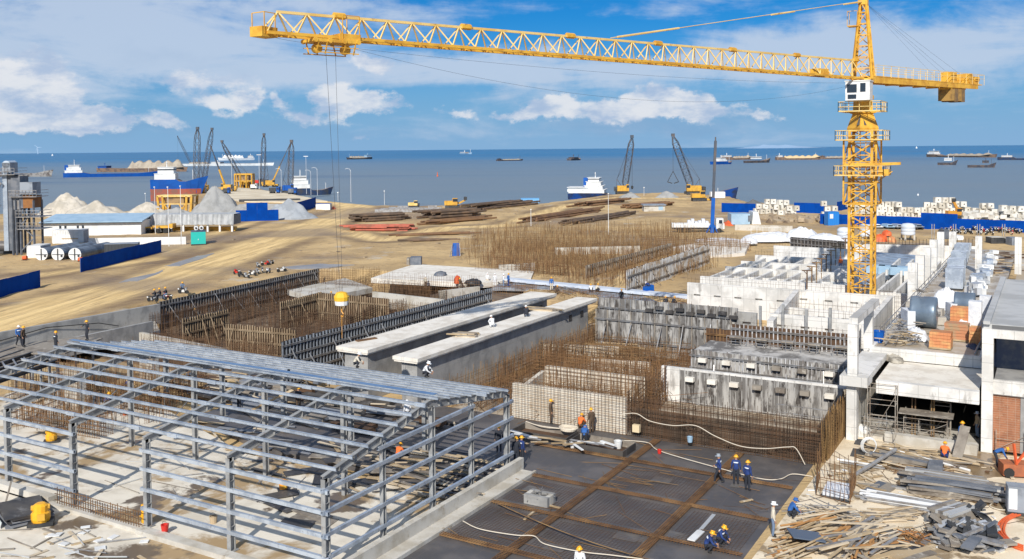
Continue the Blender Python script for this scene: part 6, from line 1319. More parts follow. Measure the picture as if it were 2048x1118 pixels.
excavator('small pale yellow digger left of the raised arm loader', 828, 416, ((9, 5),), YELP, 1, .8, 'wheel_loader')
excavator('yellow loader on the right quay below the leaning crane', 1398, 402, ((14, 4), (24, 2)), YELM, 1, 1.2, 'wheel_loader')
excavator('upright yellow piling rig among the white blocks behind the long fence', 1908, 437, ((-1, 34),), M('rig_orange', (.55, .26, .03), .5), 1, .9, 'piling_rig')
l = Loc(318, 467, ZT); k = l.k; o = l.thing('yellow_truck', 'yellow loader truck parked under the end of the tarp covered bin', 'truck'); m2 = MB(); l.box(m2, -28*k, -14*k, 0, 2.4, 1, 13*k); cb_ = m2.build('cab', YELM, o); m2 = MB(); l.box(m2, -26*k, -17*k, -.04, 0, 7*k, 11*k); m2.build('window', GLASS, cb_)
m2 = MB(); l.box(m2, -13*k, 27*k, .2, 2.4, 1.2, 15*k); l.box(m2, 20*k, 27*k, .1, 2.5, 1.2, 19*k); m2.build('bin', YELM, o)
for x in (-5, 5): m2 = MB(); A = [l.at((x-3)*k, .1, 3*k), l.at((x+1)*k, .1, 3*k), l.at((x-3)*k, .1, 12*k), l.at((x-7)*k, .1, 12*k)]; m2.hexa(A, [p+l.Y*.12 for p in A]); m2.build('opening', DARK, o)
for x in (-21, -2, 12): m2 = MB(); m2.tube(l.at(x*k, .1, .55), l.at(x*k, 2.3, .55), .55, 10); m2.build('wheel', RUBBER, o)
mb = MB(); l = Loc(275, 490, ZT, R(4)); l.box(mb, -95*l.k, 95*l.k, 0, .25, 0, 15*l.k); single(mb, 'compound_wall', WHITE, 'low white compound wall between the shed and the dark container', 'wall')
for px, pyb, lb in ((236, 466, 'blue drum standing first at the shed wall'), (247, 466, 'blue drum standing second at the shed wall'), (262, 465, 'paler blue tank box by the shed end')):
    l = Loc(px, pyb, ZT); mb = MB(); mb.lathe([(3.4*l.k, 0), (4.6*l.k, 2*l.k), (4.6*l.k, 6*l.k), (3*l.k, 8.5*l.k), (1*l.k, 9*l.k)], l.p, 12); single(mb, 'blue_drum', BLUEP, lb, 'drum', 'blue drums at the shed')
for px, pyb, lb in ((50, 521, 'orange red pump left of the horizontal tanks'), (161, 524, 'orange red pump at the start of the dark blue fence')):
    l = Loc(px, pyb, ZT); o = l.thing('pump', lb, 'pump'); m2 = MB(); m2.tube(l.at(-4*l.k, 0, 5*l.k), l.at(4*l.k, 0, 6*l.k), 4*l.k, 10); m2.build('motor', ORANGE, o); m2 = MB(); l.box(m2, -5*l.k, 5*l.k, -.5, .5, 0, 1.5*l.k); m2.build('base', DARK, o)
def pole(label, px, pyb, pyt, kind, z=ZT):
    l = Loc(px, pyb, z); h = (pyb-pyt)*l.k; o = l.thing('lamp_post', label, 'lamp post'); m2 = MB(); m2.tube(l.p, l.at(0, 0, h), max(.07, .34*l.k), 6, max(.05, .26*l.k)); m2.build('post', SHW, o); m2 = MB()
    if kind == 'T': l.box(m2, -4.5*l.k, 4.5*l.k, -.3, .3, h-1.2*l.k, h)
    elif kind == 'C': m2.path([l.at(0, 0, h-2*l.k), l.at(-2*l.k, 0, h+2*l.k), l.at(-7*l.k, 0, h+3.2*l.k), l.at(-11*l.k, 0, h+2*l.k)], .3*l.k, 5)
    else: l.box(m2, -1.1*l.k, 1.1*l.k, -.2, .2, h, h+2*l.k)
    m2.build('lamp_head', SHW, o); return o
for a_ in ((311, 468, 375, 'P', 'left one of three tall thin poles before the yellow hopper'), (338, 493, 375, 'P', 'middle one of three tall thin poles before the yellow hopper'), (363, 488, 373, 'P', 'right one of three tall thin poles before the yellow hopper'), (464, 377, 315, 'T', 'T headed lamp mast among the left jetty cranes'), (519, 378, 309, 'T', 'T headed lamp mast left of the slender vertical boom'), (613, 388, 312, 'T', 'T headed lamp mast at the white decked moored ship'),
    (563, 387, 340, 'C', 'curved lamp post between the jetty cranes'), (622, 390, 343, 'C', 'curved lamp post right of the white decked ship'), (635, 391, 338, 'C', 'taller curved lamp post right of the white decked ship'), (702, 404, 340, 'C', 'curved lamp post alone on the road bend by the hoist ropes'), (769, 410, 383, 'P', 'short pale post at the end of the dirt road'), (291, 409, 388, 'P', 'short thin post on the pale sand'), (676, 402, 386, 'P', 'tiny post by the road at the jetty root'),
    (1062, 452, 420, 'P', 'thin white pole left of the slanting pipe stacks'), (1217, 470, 388, 'P', 'tall thin white pole in the pipe yard'), (1288, 392, 376, 'P', 'tiny pole on the right quay')): pole(a_[4], *a_[:4])

# ------------------------------------------------------------------ pipe stacks
PIPE = {}
def pipes(label, group, p, q, rows, lay, r_px, mat, z=ZT, n_jit=.12, dy=None):
    P_, Q_ = G(*p, z), G(*q, z); k = dep(P_)/FPX; r_ = max(.13, r_px*k/2); d = (Q_-P_); L = d.length; d.normalize(); a = Vector((-d.y, d.x, 0))
    if a.dot(FY) < 0: a = -a
    key = (round(r_, 2), mat.name)
    if key not in PIPE: m2 = MB(); m2.tube((-.5, 0, 0), (.5, 0, 0), r_, 8); ob = m2.build('steel_pipe', mat); me_ = ob.data; off = Vector(ob.location); bpy.data.objects.remove(ob); [setattr(v, 'co', v.co+off) for v in me_.vertices]; PIPE[key] = me_
    for j in range(lay):
        for i in range(rows+2-j):
            o = bpy.data.objects.new('steel_pipe', PIPE[key]); COL.objects.link(o); l = L*rnd.uniform(.45, .85); c = P_+d*(L/2+rnd.uniform(-.14, .14)*L)+a*(r_*2.5*(i+j*.5)+rnd.gauss(0, r_*.6)); gz_ = ground_h(c.x, c.y)
            o.location = (c.x, c.y, gz_+r_*(1.1+j*2.0+rnd.uniform(0, .7))); o.scale = (l, 1, 1); o.rotation_euler.z = math.atan2(d.y, d.x)+rnd.gauss(0, n_jit*.3); tag(o, label, 'pipe', group)
BRP = M('brown_pipe', (.105, .072, .05), .85, c2=(.18, .115, .07), sc=.35); RDP = M('red_pipe', (.50, .13, .08), .75, c2=(.30, .10, .06), sc=.5); BRP2 = M('rusty_pipe', (.235, .13, .062), .85, c2=(.15, .08, .045), sc=.3)
for lb, p, q, rows, lay, r_, mt in (
    ('dark brown steel pipe in the stack behind the red pipes', (700, 447), (825, 440), 7, 3, 5, BRP), ('red painted pipe in the jumbled stack beside the dirt road', (682, 463), (832, 462), 9, 3, 3.5, RDP),
    ('brown pipe in the large stack right of the red pipes', (852, 440), (985, 431), 8, 3, 5, BRP), ('dark pipe in the stack near the far shore', (930, 424), (1085, 408), 5, 3, 4, BRP), ('brown pipe in the low pile between the two big stacks', (835, 452), (1000, 438), 4, 2, 4, BRP2),
    ('long rusty pipe lying in rows on the open sand', (768, 474), (960, 467), 5, 1, 3.2, BRP2), ('brown pipe end row nearest the white slab', (800, 484), (925, 481), 3, 1, 3.5, BRP),
    ('rusty pipe in the left slanting stack of the pipe yard', (1062, 446), (1235, 418), 6, 2, 4, BRP2), ('dark rusty pipe in the front slanting stack of the pipe yard', (1140, 452), (1290, 426), 6, 2, 4, BRP), ('rusty pipe in the rear slanting stack by the quay', (1150, 416), (1270, 403), 5, 2, 3.5, BRP2), ('brown pipe in the right stack by the small white hut', (1255, 418), (1362, 410), 6, 2, 4, BRP2), ('rusty pipe at the far shore beside the blue container', (985, 414), (1075, 405), 4, 2, 3, BRP2)):
    pipes(lb, 'pipes: '+lb[:40], p, q, rows, lay, r_, mt)
mb = MB()
for i in range(18): p = G(770+i*6+rnd.uniform(-3, 3), 424-i*.4+rnd.uniform(-5, 5), ZT); mb.rbox((p.x, p.y, ground_h(p.x, p.y)), rnd.uniform(2, 7), .5, rnd.uniform(.4, 1.2), YAW+R(rnd.uniform(-10, 10)))
single(mb, 'steel_sections', STEELP, 'pale grey steel sections lying behind the dark pipe stack', 'steel sections', kind='stuff')

# ------------------------------------------------------------------ drilling truck, huts and right background
l = Loc(1398, 465, ZT, R(-6)); k = l.k; o = l.thing('drilling_truck', 'white flatbed truck with a tall dark and blue drilling mast', 'truck')
m2 = MB(); l.box(m2, -53*k, 22*k, 0, 2.4, 10*k, 18*k); m2.build('flatbed', WHITE, o); m2 = MB(); l.box(m2, -53*k, 40*k, .3, 2.2, 6*k, 10*k); m2.build('chassis', DARK, o)
m2 = MB(); l.box(m2, 34*k, 48*k, 0, 2.4, 7*k, 28*k); l.box(m2, 36*k, 50*k, 0, 2.4, 7*k, 18*k); cb_ = m2.build('cab', WHITE, o); m2 = MB(); l.box(m2, 39*k, 46*k, -.05, 0, 18*k, 25*k); m2.build('window', GLASS, cb_)
for i in range(6): m2 = MB(); x = -22+i*7; l.box(m2, x*k, (x+6)*k, .3, 2.1, 18*k, (24+3*math.sin(i*2))*k); m2.build('load_box', TARP, o)
for x in (-38, -30, -20, 28, 40): m2 = MB(); m2.tube(l.at(x*k, -.05, 4.5*k), l.at(x*k, 2.4, 4.5*k), 4.5*k, 12); m2.build('wheel', RUBBER, o)
mx0, mx1 = l.at(25*k, -.5, 0), l.at(32*k, -.5, 183*k); m2 = MB(); m2.bar(mx0, mx0.lerp(mx1, .38), .75); m2.bar(mx0-l.X*1.2, mx0.lerp(mx1, .12), .25); m2.bar(mx0+l.X*1.2, mx0.lerp(mx1, .12), .25); m2.build('mast', BLUEP, o); m2 = MB(); m2.bar(mx0.lerp(mx1, .38), mx1, .55); m2.tube(mx1, mx1+Vector((0, 0, .8)), .15, 5); m2.build('upper_mast', BOOM, o)
l = Loc(1310, 423, ZT); mb = MB(); k = l.k; o = l.thing('small_hut', 'small pale hut with flat roof in the pipe yard', 'hut'); l.box(mb, -22*k, 20*k, 0, 4, 0, 12*k); mb.build('wall', CONCL, o); mb = MB(); l.box(mb, -24*k, 22*k, -.5, 4.5, 12*k, 14*k); mb.build('roof', GRB, o); mb = MB(); l.box(mb, 7*k, 16*k, -.06, 0, 3*k, 10*k); mb.build('window', LBLUE, o)
l = Loc(1490, 449, ZT, R(-3)); k = l.k; o = l.thing('grey_shed', 'pale blue grey shed with white sloping end by the block stack', 'shed'); mb = MB(); l.box(mb, -27*k, 10*k, 0, 5, 0, 21*k); mb.build('body', LBLUE, o); mb = MB(); A = [l.at(14*k, 0, 0), l.at(32*k, 0, 0), l.at(26*k, 0, 25*k), l.at(16*k, 0, 25*k)]; mb.hexa(A, [p+l.Y*5 for p in A]); mb.build('sloping_end', WHITE, o); mb = MB(); l.box(mb, 6*k, 12*k, -.1, 0, 6*k, 18*k); mb.build('door', GRD, o)
l = Loc(1462, 451, ZT); pile('orange red covered heap beside the drilling truck', 1462, 451, 24, 8, ORANGE, seed=6, name='covered_heap')
o = container('blue site toilet box left of the crane mast', 1667, 451, 22, 27, 2.2, M('bright_blue', (.02, .20, .58), .45), R(6), 'site_toilet', endm=DARK); l = Loc(1667, 451, ZT, R(6)); mb = MB(); l.box(mb, -8*l.k, -1*l.k, -.1, -.05, 14*l.k, 23*l.k); mb.build('sign', WHITE, o)
l = Loc(912, 512, ZT, R(10)); k = l.k; o = l.thing('blue_board', 'upright blue board box leaning on pale struts in the open sand', 'board'); mb = MB(); A = [l.at(-7*k, 0, 0), l.at(8*k, 0, 0), l.at(8*k, 1.0, 0), l.at(-7*k, 1.0, 0)]; B_ = [l.at(-5*k, .6, 25*k), l.at(7*k, .6, 25*k), l.at(7*k, 1.0, 25*k), l.at(-5*k, 1.0, 25*k)]; mb.hexa(A, B_); mb.build('panel', BLUEP, o); mb = MB(); mb.bar(l.at(-13*k, -.5, 0), l.at(-6*k, .3, 24*k), .1); mb.bar(l.at(8*k, -.5, 0), l.at(8*k, .5, 24*k), .1); mb.build('strut', STEELP, o)
l = Loc(826, 530, 1.9, R(0)); mb = MB(); k = l.k; l.box(mb, -13*k, -7*k, 0, 2, 0, 13*k); single(mb, 'grey_crate', TIMBG, 'lighter end of the dark crate pair on the white slab', 'crate'); mb = MB(); l.box(mb, -6*k, 16*k, 0, 2, 0, 15*k); single(mb, 'dark_crate', GRD, 'dark grey crate on the rear of the white slab', 'crate')
for px, pyb, lb in ((1688, 488, 'white ribbed water tank left of the crane mast'), (1731, 482, 'white ribbed water tank behind the crane mast'), (1816, 480, 'white ribbed water tank on legs right of the mast')):
    l = Loc(px, pyb, ZT); k = l.k; o = l.thing('water_tank', lb, 'tank', 'white water tanks'); mb = MB(); mb.lathe([(12*k, 10*k), (13.5*k, 11*k), (13.5*k, 16*k), (13*k, 16.5*k), (13.5*k, 17*k), (13.5*k, 23*k), (13*k, 23.5*k), (13.5*k, 24*k), (13.5*k, 29*k), (9*k, 33*k), (2*k, 34*k)], l.p, 20); mb.build('shell', M('tank_white', (.66, .70, .75), .4, c2=(.56, .61, .67), sc=.6), o, True)
    for x, y in ((-9, -9), (9, -9), (9, 9), (-9, 9)): mb = MB(); mb.bar(l.at(x*k, y*k, 0), l.at(x*k, y*k, 11*k), .3); mb.build('leg', CONCL, o)
BLK = None
m2 = MB(); m2.hexa([(-.72, -.72, 0), (.72, -.72, 0), (.72, .72, 0), (-.72, .72, 0)], [(-.68, -.68, 1.32), (.68, -.68, 1.32), (.68, .68, 1.32), (-.68, .68, 1.32)]); m2.cur = 1
m2.lathe([(.01, -.76), (.17, -.75), (.17, -.66)], (.08, 0, .66), 8, 'y'); bo = m2.build('concrete_block', [M('block_white', (.70, .67, .60), .85, c2=(.50, .46, .38), sc=.5, lo=.45, hi=.6), M('block_hole', (.07, .065, .06), .9)]); bme = bo.data; bof = Vector(bo.location); bpy.data.objects.remove(bo); [setattr(v, 'co', v.co+bof) for v in bme.vertices]
def blocks(label, group, px0, px1, pyb0, pyb1, rows, depth=2, nn=None, hh=None):
    A, B = G(px0, pyb0, ZT), G(px1, pyb1, ZT); n = nn or max(2, int((B-A).length/1.62)); d = (B-A)/n
    for i in range(n):
        for r_ in range(max(1, round(rows(i/n)))):
            c = A+d*(i+.5*(r_ % 2))+FY*(.25*r_); o = bpy.data.objects.new('concrete_block', bme); COL.objects.link(o); g_ = ground_h(c.x, c.y); o.location = (c.x+rnd.uniform(-.1, .1), c.y+rnd.uniform(-.3, .3), g_+r_*1.34); o.rotation_euler.z = YAW+rnd.gauss(0, .12); tag(o, label, 'concrete block', group)
blocks('white concrete block with a round hole, stack beside the grey shed', 'blocks beside the grey shed', 1512, 1598, 428, 432, lambda t_: rnd.uniform(2.4, 3.3) if .1 < t_ < .85 else 1.6)
blocks('white concrete block in the small stack by the blue site toilet', 'blocks by the site toilet', 1648, 1676, 432, 432, lambda t_: 3.4 if t_ < .5 else 2)
blocks('white concrete block in the long wall of blocks right of the mast', 'long wall of blocks', 1700, 1800, 434, 433, lambda t_: rnd.uniform(2.4, 3.4))
blocks('white concrete block in the wall of blocks left of the upright rig', 'wall of blocks left of the rig', 1798, 1912, 434, 437, lambda t_: 3.7 if .55 < t_ < .9 else rnd.uniform(2, 3))
blocks('white concrete block in the long wall right of the upright rig', 'wall of blocks right of the rig', 1915, 2010, 434, 440, lambda t_: rnd.uniform(2.2, 3.3))
blocks('white concrete block in the tumbled heap at the right edge', 'heap of blocks at the right edge', 1990, 2060, 445, 448, lambda t_: rnd.uniform(1, 3))
mb = MB()
for i in range(60):
    p = G(rnd.uniform(1520, 1650), rnd.uniform(434, 446), ZT); s_ = rnd.uniform(.4, 1.3); mb.rbox((p.x, p.y, ground_h(p.x, p.y)-.2), s_*2, s_*1.4, s_, rnd.uniform(0, 3), rnd.uniform(-.3, .3))
single(mb, 'rubble', M('tan_rubble', (.42, .33, .22), .95, c2=(.30, .23, .16), sc=.6), 'broken tan rubble bank below the block stack', 'rubble', kind='stuff')
mb = MB()
for i in range(110):
    p = G(rnd.uniform(1930, 2060), rnd.uniform(440, 452), ZT); s_ = rnd.uniform(.4, 1.1); mb.rbox((p.x, p.y, ground_h(p.x, p.y)+rnd.uniform(0, 2)), s_*2, s_*1.4, s_, rnd.uniform(0, 3), rnd.uniform(-.4, .4))
single(mb, 'rubble', MATS['block_white'], 'broken white concrete rubble at the right behind the fence', 'rubble', kind='stuff')
pile('dark brown boulder in the open sand right of the shed', 1545, 449, 14, 10, M('brown_rock', (.20, .14, .09), .95), seed=31, name='boulder'); pile('smaller brown boulder right of the large one', 1578, 449, 9, 6, MATS['brown_rock'], seed=33, name='boulder'); pile('brown boulder by the end of the long fence', 1612, 448, 9, 6, MATS['brown_rock'], seed=35, name='boulder')
def lump(label, px, pyb, w_px, h_px, mat=TARP, z=2.0, seed=1, ry=.5, name='tarp_heap'):
    l = Loc(px, pyb, z); rx = w_px/2*l.k; ryy = max(1.2, rx*ry); h = h_px*l.k; mb = MB(); N_, Mr = 26, 8
    for j in range(Mr+1):
        u = math.sin(j/Mr*math.pi/2)
        for i in range(N_): t_ = 2*math.pi*i/N_; s_ = 1+.18*fbm(math.cos(t_)*1.5+seed, math.sin(t_)*1.5+j*.2, 1.3); mb.v.append(tuple(l.at(u*rx*s_*math.cos(t_), ryy+u*ryy*s_*math.sin(t_), h*math.cos(j/Mr*math.pi/2)**.8*(1+.25*fbm(i*.4+seed, j*.7, .8)))))
    for j in range(Mr):
        for i in range(N_): a = j*N_+i; b_ = j*N_+(i+1) % N_; mb.face((a, a+N_, b_+N_, b_))
    return single(mb, name, mat, label, 'covered heap', None, None, None, True)
for px, pyb, w_, h, lb in ((1545, 484, 110, 16, 'long white sheeted stack before the tanks, with an open frame on it'), (1610, 484, 70, 26, 'taller rounded white sheeted heap left of the mast'), (1660, 492, 90, 22, 'white sheeted heap touching the crane mast'), (1500, 488, 40, 12, 'small white sheeted heap beside the drilling truck'), (1440, 484, 90, 6, 'flat grey white slab heap in front of the drilling truck')): lump(lb, px, pyb, w_, h, seed=px)
p0 = G(1500, 480, 2.5); guard('white railing frame over the long sheeted stack', G(1502, 478, 3.4), G(1562, 480, 3.4), 2.2, 6, WHITE)
wall('long pale low wall behind the sheeted stacks', G(1470, 460, ZT), G(1585, 463, ZT), ZT-.2, ZT+1.2, .3, CONCL, group='pale walls in the pits')
for i, (px, pyb, w_, h, lb, mt) in enumerate(((1765, 484, 30, 14, 'orange red tarp heap right of the mast', ORANGE), (1778, 472, 18, 10, 'smaller orange red heap behind the first', ORANGE), (1788, 486, 18, 12, 'orange brick pallet by the white water tank', BRICKP))): lump(lb, px, pyb, w_, h, mt, ZT, i+3)
for i, px in enumerate((1758, 1782, 1802, 1823, 1840)):
    l = Loc(px, 459, ZT, R(3)); k = l.k; o = l.thing('parked_car', ('white van', 'pale blue car', 'pale grey car', 'silver car', 'dusty grey car')[i]+' parked before the long blue fence', 'car', 'cars parked by the fence'); mt = (SHW, LBLUE, M('silver_paint', (.5, .52, .54), .35, .4), LBLUE, GRB)[i]; mb = MB(); l.box(mb, -9*k, 9*k, 0, 3.6, .5, 6*k); mb.build('body', mt, o); mb = MB(); A = [l.at(-7*k, .2, 6*k), l.at(6*k, .2, 6*k), l.at(6*k, 3.4, 6*k), l.at(-7*k, 3.4, 6*k)]; B_ = [l.at(-5*k, .4, 10*k), l.at(4*k, .4, 10*k), l.at(4*k, 3.2, 10*k), l.at(-5*k, 3.2, 10*k)]; mb.hexa(A, B_); mb.cur = 0; rf_ = mb.build('cabin', mt, o); mb = MB(); l.box(mb, -5*k, 4*k, .1, .3, 6.5*k, 9*k); mb.build('window', GLASS, rf_)
    for x in (-6, 6): mb = MB(); mb.tube(l.at(x*k, -.05, 2*k), l.at(x*k, 3.6, 2*k), 2*k, 10); mb.build('wheel', RUBBER, o)
for px, pyb, w_, h, lb, mt in ((1996, 489, 26, 14, 'large black open skip on the far deck', DARK), (2022, 488, 14, 10, 'second black skip right of the large one', DARK), (2032, 492, 16, 16, 'grey ribbed panel crate at the right edge', GRB), (1918, 480, 17, 8, 'white box bench on the far deck', WHITE), (1893, 478, 10, 18, 'leaning dark grey board by the tall columns', GRD)):
    container(lb, px, pyb, w_, h, 2.2, mt, 0, 'site_box', extra=CONCL if 'skip' in lb else None)
for px in (1866, 1909, 1957, 2007):
    l = Loc(px, 478, ZT); mb = MB(); [mb.bar(l.at(x*l.k, 0, 0), l.at(x*l.k, 0, 30*l.k), .14) for x in (-2.4, 2.4)]; single(mb, 'twin_post', STEELP, 'pair of thin grey posts standing before the motorcycle row', 'posts', 'twin posts before the motorcycles')

# jetty details
ybx = lambda px0, px1, pyb0, pyb1, z0, z1, name, mat, label, cat: None
mb = MB(); A, B = G(478, 404, ZT), G(600, 402, ZT); d = (B-A).normalized(); a = Vector((-d.y, d.x, 0)); mb.hexa([A-Vector((0, 0, .3)), B-Vector((0, 0, .3)), B+a*1.5-Vector((0, 0, .3)), A+a*1.5-Vector((0, 0, .3))], [A+Vector((0, 0, .9)), B+Vector((0, 0, .9)), B+a*1.5+Vector((0, 0, .9)), A+a*1.5+Vector((0, 0, .9))]); single(mb, 'dock_shade_strip', DARK, 'dark band painted for the shade under the quay below the jetty cranes', 'shade strip')  # dark strip standing in for the shade beneath the dock
mb = MB(); mb.prism(pxl('470,421 560,418 600,408 478,409'), ZT-.2, ZT+.12); single(mb, 'slipway', CONCL, 'pale concrete apron between the two gravel piles', 'slab')
def truck(label, px, pyb, w_, mat, load, sg=1):
    l = Loc(px, pyb, ZT); k = l.k; L = w_*k; o = l.thing('dump_truck', label, 'truck', 'trucks on the jetty'); m2 = MB(); l.box(m2, -L*.5, L*.2, 0, 2.4, 1, 2.6); m2.build('load_bed', load, o); m2 = MB(); l.box(m2, L*.24, L*.5, 0, 2.4, .7, 3.0); c_ = m2.build('cab', mat, o); m2 = MB(); l.box(m2, L*.3, L*.47, -.04, 0, 1.8, 2.7); m2.build('window', GLASS, c_)
    for x in (-.35, -.1, .36): m2 = MB(); m2.tube(l.at(x*L, 0, .5), l.at(x*L, 2.4, .5), .5, 8); m2.build('wheel', RUBBER, o)
for a_ in (('blue truck at the foot of the right telescopic jetty crane', 548, 388, 20, BLUEP, DARK), ('dark blue truck left of the moored white decked ship', 584, 390, 16, BLUEP, GRD), ('white truck below the yellow square frame on the jetty', 507, 380, 12, SHW, SHW), ('red bodied truck between the yellow frame and the slender boom', 517, 370, 16, RED, RED), ('blue truck beneath the left telescopic jetty crane', 452, 389, 12, BLUEP, DARK), ('yellow machine on the jetty beside the tallest dark boom', 408, 383, 14, YELM, YELM)): truck(*a_)
for px, pyb, lb in ((404, 386, 'orange yellow cabin by the tall boom'), (1436, 396, 'pale container with red stripes on the right quay'), (646, 420, 'white shed container with blue top at the end of the slanting fence')):
    container(lb, px, pyb, 28 if px > 500 else 10, 12, 3, SHW if px > 500 else YELM, 0, 'site_cabin', extra=BLUEP if px == 646 else None)
l = Loc(665, 420, ZT); pile('small red heap beside the white shed container', 663, 420, 14, 6, ORANGE, seed=11, name='covered_heap')
mb = MB()
for i in range(170):
    x, y = rnd.uniform(-250, -100), rnd.uniform(120, 260)
    if not pip(x, y, LAND) or min(dseg(x, y, P, False) for P, _ in ROADS) < 7: continue
    s_ = rnd.uniform(.15, .5); mb.rbox((x, y, ground_h(x, y)-.05), s_*2, s_*1.3, s_*.6, rnd.uniform(0, 3), .1)
single(mb, 'stones', M('ground_stones', (.36, .29, .2), .95, c2=(.2, .15, .1), sc=1), 'scattered stones and clods on the bare earth', 'stones', kind='stuff')

pile('lower grey gravel skirt right of the tall cone', 478, 440, 110, 30, GRAVEL, ry=.4, seed=41); pile('low grey gravel ridge in front of the yellow hopper', 345, 436, 130, 20, GRAVEL, ry=.3, seed=44)
mb = MB(); mb.prism(pxl('418,384 470,374 560,384 655,402 600,404 478,402', ZT+.3), ZT-.4, ZT+.3); single(mb, 'jetty_apron', M('pale_jetty', (.74, .64, .47), .9, c2=(.58, .48, .33), sc=.15), 'pale sandy apron under the jetty cranes', 'apron', kind='structure')

# ------------------------------------------------------------------ loose boards, tubes and clutter
UNIT = {}
def unit(kind, mat):
    key = (kind, mat.name)
    if key not in UNIT:
        m2 = MB()
        if kind == 'board': m2.hexa([(-.5, -.5, 0), (.5, -.5, 0), (.5, .5, 0), (-.5, .5, 0)], [(-.5, -.5, 1), (.5, -.5, 1), (.5, .5, 1), (-.5, .5, 1)])
        else: m2.tube((-.5, 0, .5), (.5, 0, .5), .5, 7)
        o = m2.build(kind, mat); me_ = o.data; off = Vector(o.location); bpy.data.objects.remove(o)
        for v in me_.vertices: v.co += off
        UNIT[key] = me_
    return UNIT[key]
def piece(name, kind, mat, p, L, w_, h, yaw, tilt, label, cat, group=None):
    o = bpy.data.objects.new(name, unit(kind, mat)); COL.objects.link(o); o.location = p; o.scale = (L, w_, h); o.rotation_euler = (rnd.gauss(0, .03), tilt, yaw)
    return tag(o, label, cat, group)
def scatter(name, kind, label, cat, poly, n, z, L, w_, h, ang, dev, mats, zr=.25, tilt=.03, px=True):
    P = [tuple(G(x, y, z)[:2]) for x, y in poly] if px else poly; xs = [p[0] for p in P]; ys = [p[1] for p in P]; k = 0
    while k < n:
        x, y = rnd.uniform(min(xs), max(xs)), rnd.uniform(min(ys), max(ys))
        if not pip(x, y, P): continue
        k += 1; hh = rnd.uniform(*h); ww = hh if kind == 'tube' else rnd.uniform(*w_)
        piece(name, kind, rnd.choice(mats), (x, y, z+.01+zr*rnd.random()**2), rnd.uniform(*L), ww, hh, ang+rnd.gauss(0, dev), rnd.gauss(0, tilt), label, cat, label.split(',')[0])
def stack(name, kind, label, cat, c, nx, nz, L, w_, h, yaw, z, mats, jit=.04):
    p = G(*c, z); a = Vector((-math.sin(yaw), math.cos(yaw), 0)); d = Vector((math.cos(yaw), math.sin(yaw), 0))
    for k in range(nz):
        for i in range(nx): q = p+a*((i-(nx-1)/2)*w_*1.05+(w_*.5 if kind == 'tube' and k % 2 else 0))+d*rnd.gauss(0, jit*4)+Vector((0, 0, k*h*(.9 if kind == 'tube' else 1.03))); piece(name, kind, rnd.choice(mats), tuple(q), L*rnd.uniform(.88, 1), w_, h, yaw+rnd.gauss(0, jit*.6), 0, label, cat, label)
TM = [TIMB, TIMBG, M('pale_timber', (.60, .50, .36), .8, c2=(.47, .37, .25), sc=.8)]; OT = [TIMB, M('orange_timber', (.48, .25, .09), .8, c2=(.34, .17, .06), sc=1)]; ST = [STEELP, M('light_tube', (.60, .60, .58), .4, .4), TIMBG]; DK = [BLACKP, GRD, M('grey_ply', (.22, .23, .25), .7)]
# inside and around the steel frame
scatter('plank', 'board', 'loose plank on the frame floor behind the gable, among many', 'plank', [(690, 985), (760, 890), (960, 905), (985, 950), (880, 1010)], 80, .06, (1.5, 4), (.12, .3), (.03, .06), R(3), .22, TM+[BLACKP], .3)
scatter('plank', 'board', 'loose board scattered over the middle of the frame floor', 'plank', [(330, 840), (480, 800), (760, 880), (560, 960), (330, 900)], 30, .06, (1, 4), (.12, .4), (.03, .05), R(-2), .5, TM+DK, .06)
scatter('formply_sheet', 'board', 'dark ply sheet lying on the frame floor', 'ply sheet', [(480, 960), (660, 880), (800, 940), (560, 1080)], 16, .06, (1.6, 2.6), (.8, 1.2), (.03, .05), R(10), .5, [BLACKP, TIMBG], .05)
scatter('steel_tube', 'tube', 'thin steel tube left on the frame floor', 'tube', [(180, 930), (560, 850), (640, 1000), (240, 1000)], 26, .06, (1.5, 5), (.05, .05), (.04, .06), R(5), .9, ST, .02)
scatter('formply_sheet', 'board', 'dark formwork panel on the shaded deck under the ridge', 'formwork panel', [(330, 770), (520, 730), (960, 860), (780, 880), (420, 800)], 70, .03, (1.5, 3.5), (.4, 1), (.1, .45), R(0), .12, DK+[RUSTD, TIMBG], .2)
scatter('plank', 'board', 'pale plank lying among the dark panels under the ridge', 'plank', [(330, 770), (520, 730), (960, 860), (780, 880), (420, 800)], 26, .3, (1.5, 4), (.1, .2), (.04, .08), R(2), .3, TM, .4)
for i, (px, py, w_, h) in enumerate(((142, 820, 1.6, 3.2), (292, 760, 1.6, 2.8), (110, 800, 1.4, 2.2))):
    p = G(px, py, 0); wall('bare whitish pier wrapped in rebar under the %s of the frame' % ('left part', 'rear left', 'far left end')[i], (p.x-w_/2, p.y), (p.x+w_/2, p.y), -.2, h, .8, CONCL, group='piers under the frame', name='concrete_pier'); rebar_wall('rebar cage round the whitish pier under the %s of the frame' % ('left part', 'rear left', 'far left end')[i], (p.x-w_*.9, p.y-.2), (p.x+w_*.9, p.y-.2), -.2, h+.5, .2, .3, .018, RUST, 2, .9)
for i, (a, b_) in enumerate((((20, 850), (200, 880)), ((180, 800), (330, 830)), ((20, 800), (150, 790)), ((330, 800), (420, 790)))): rebar_wall('rebar mesh standing %s under the frame' % ('at the far left', 'beside the pier', 'at the rear left', 'in the middle')[i], G(*a, 0), G(*b_, 0), -.2, 1.5, .22, .28, .018, RUST, 3, .6)
verticals('upright starter bars under the left part of the frame', P2((0, 870), (120, 760), (420, 760), (330, 850)), 700, -.2, 1.9, .016)
p0, p1 = onY(500, 822, 42), onY(612, 766, 44); mb = MB(); mb.bar(p0, p1, .13); single(mb, 'long_pole', TIMB, 'long brown wooden pole leaning across the purlins near the ridge', 'pole')
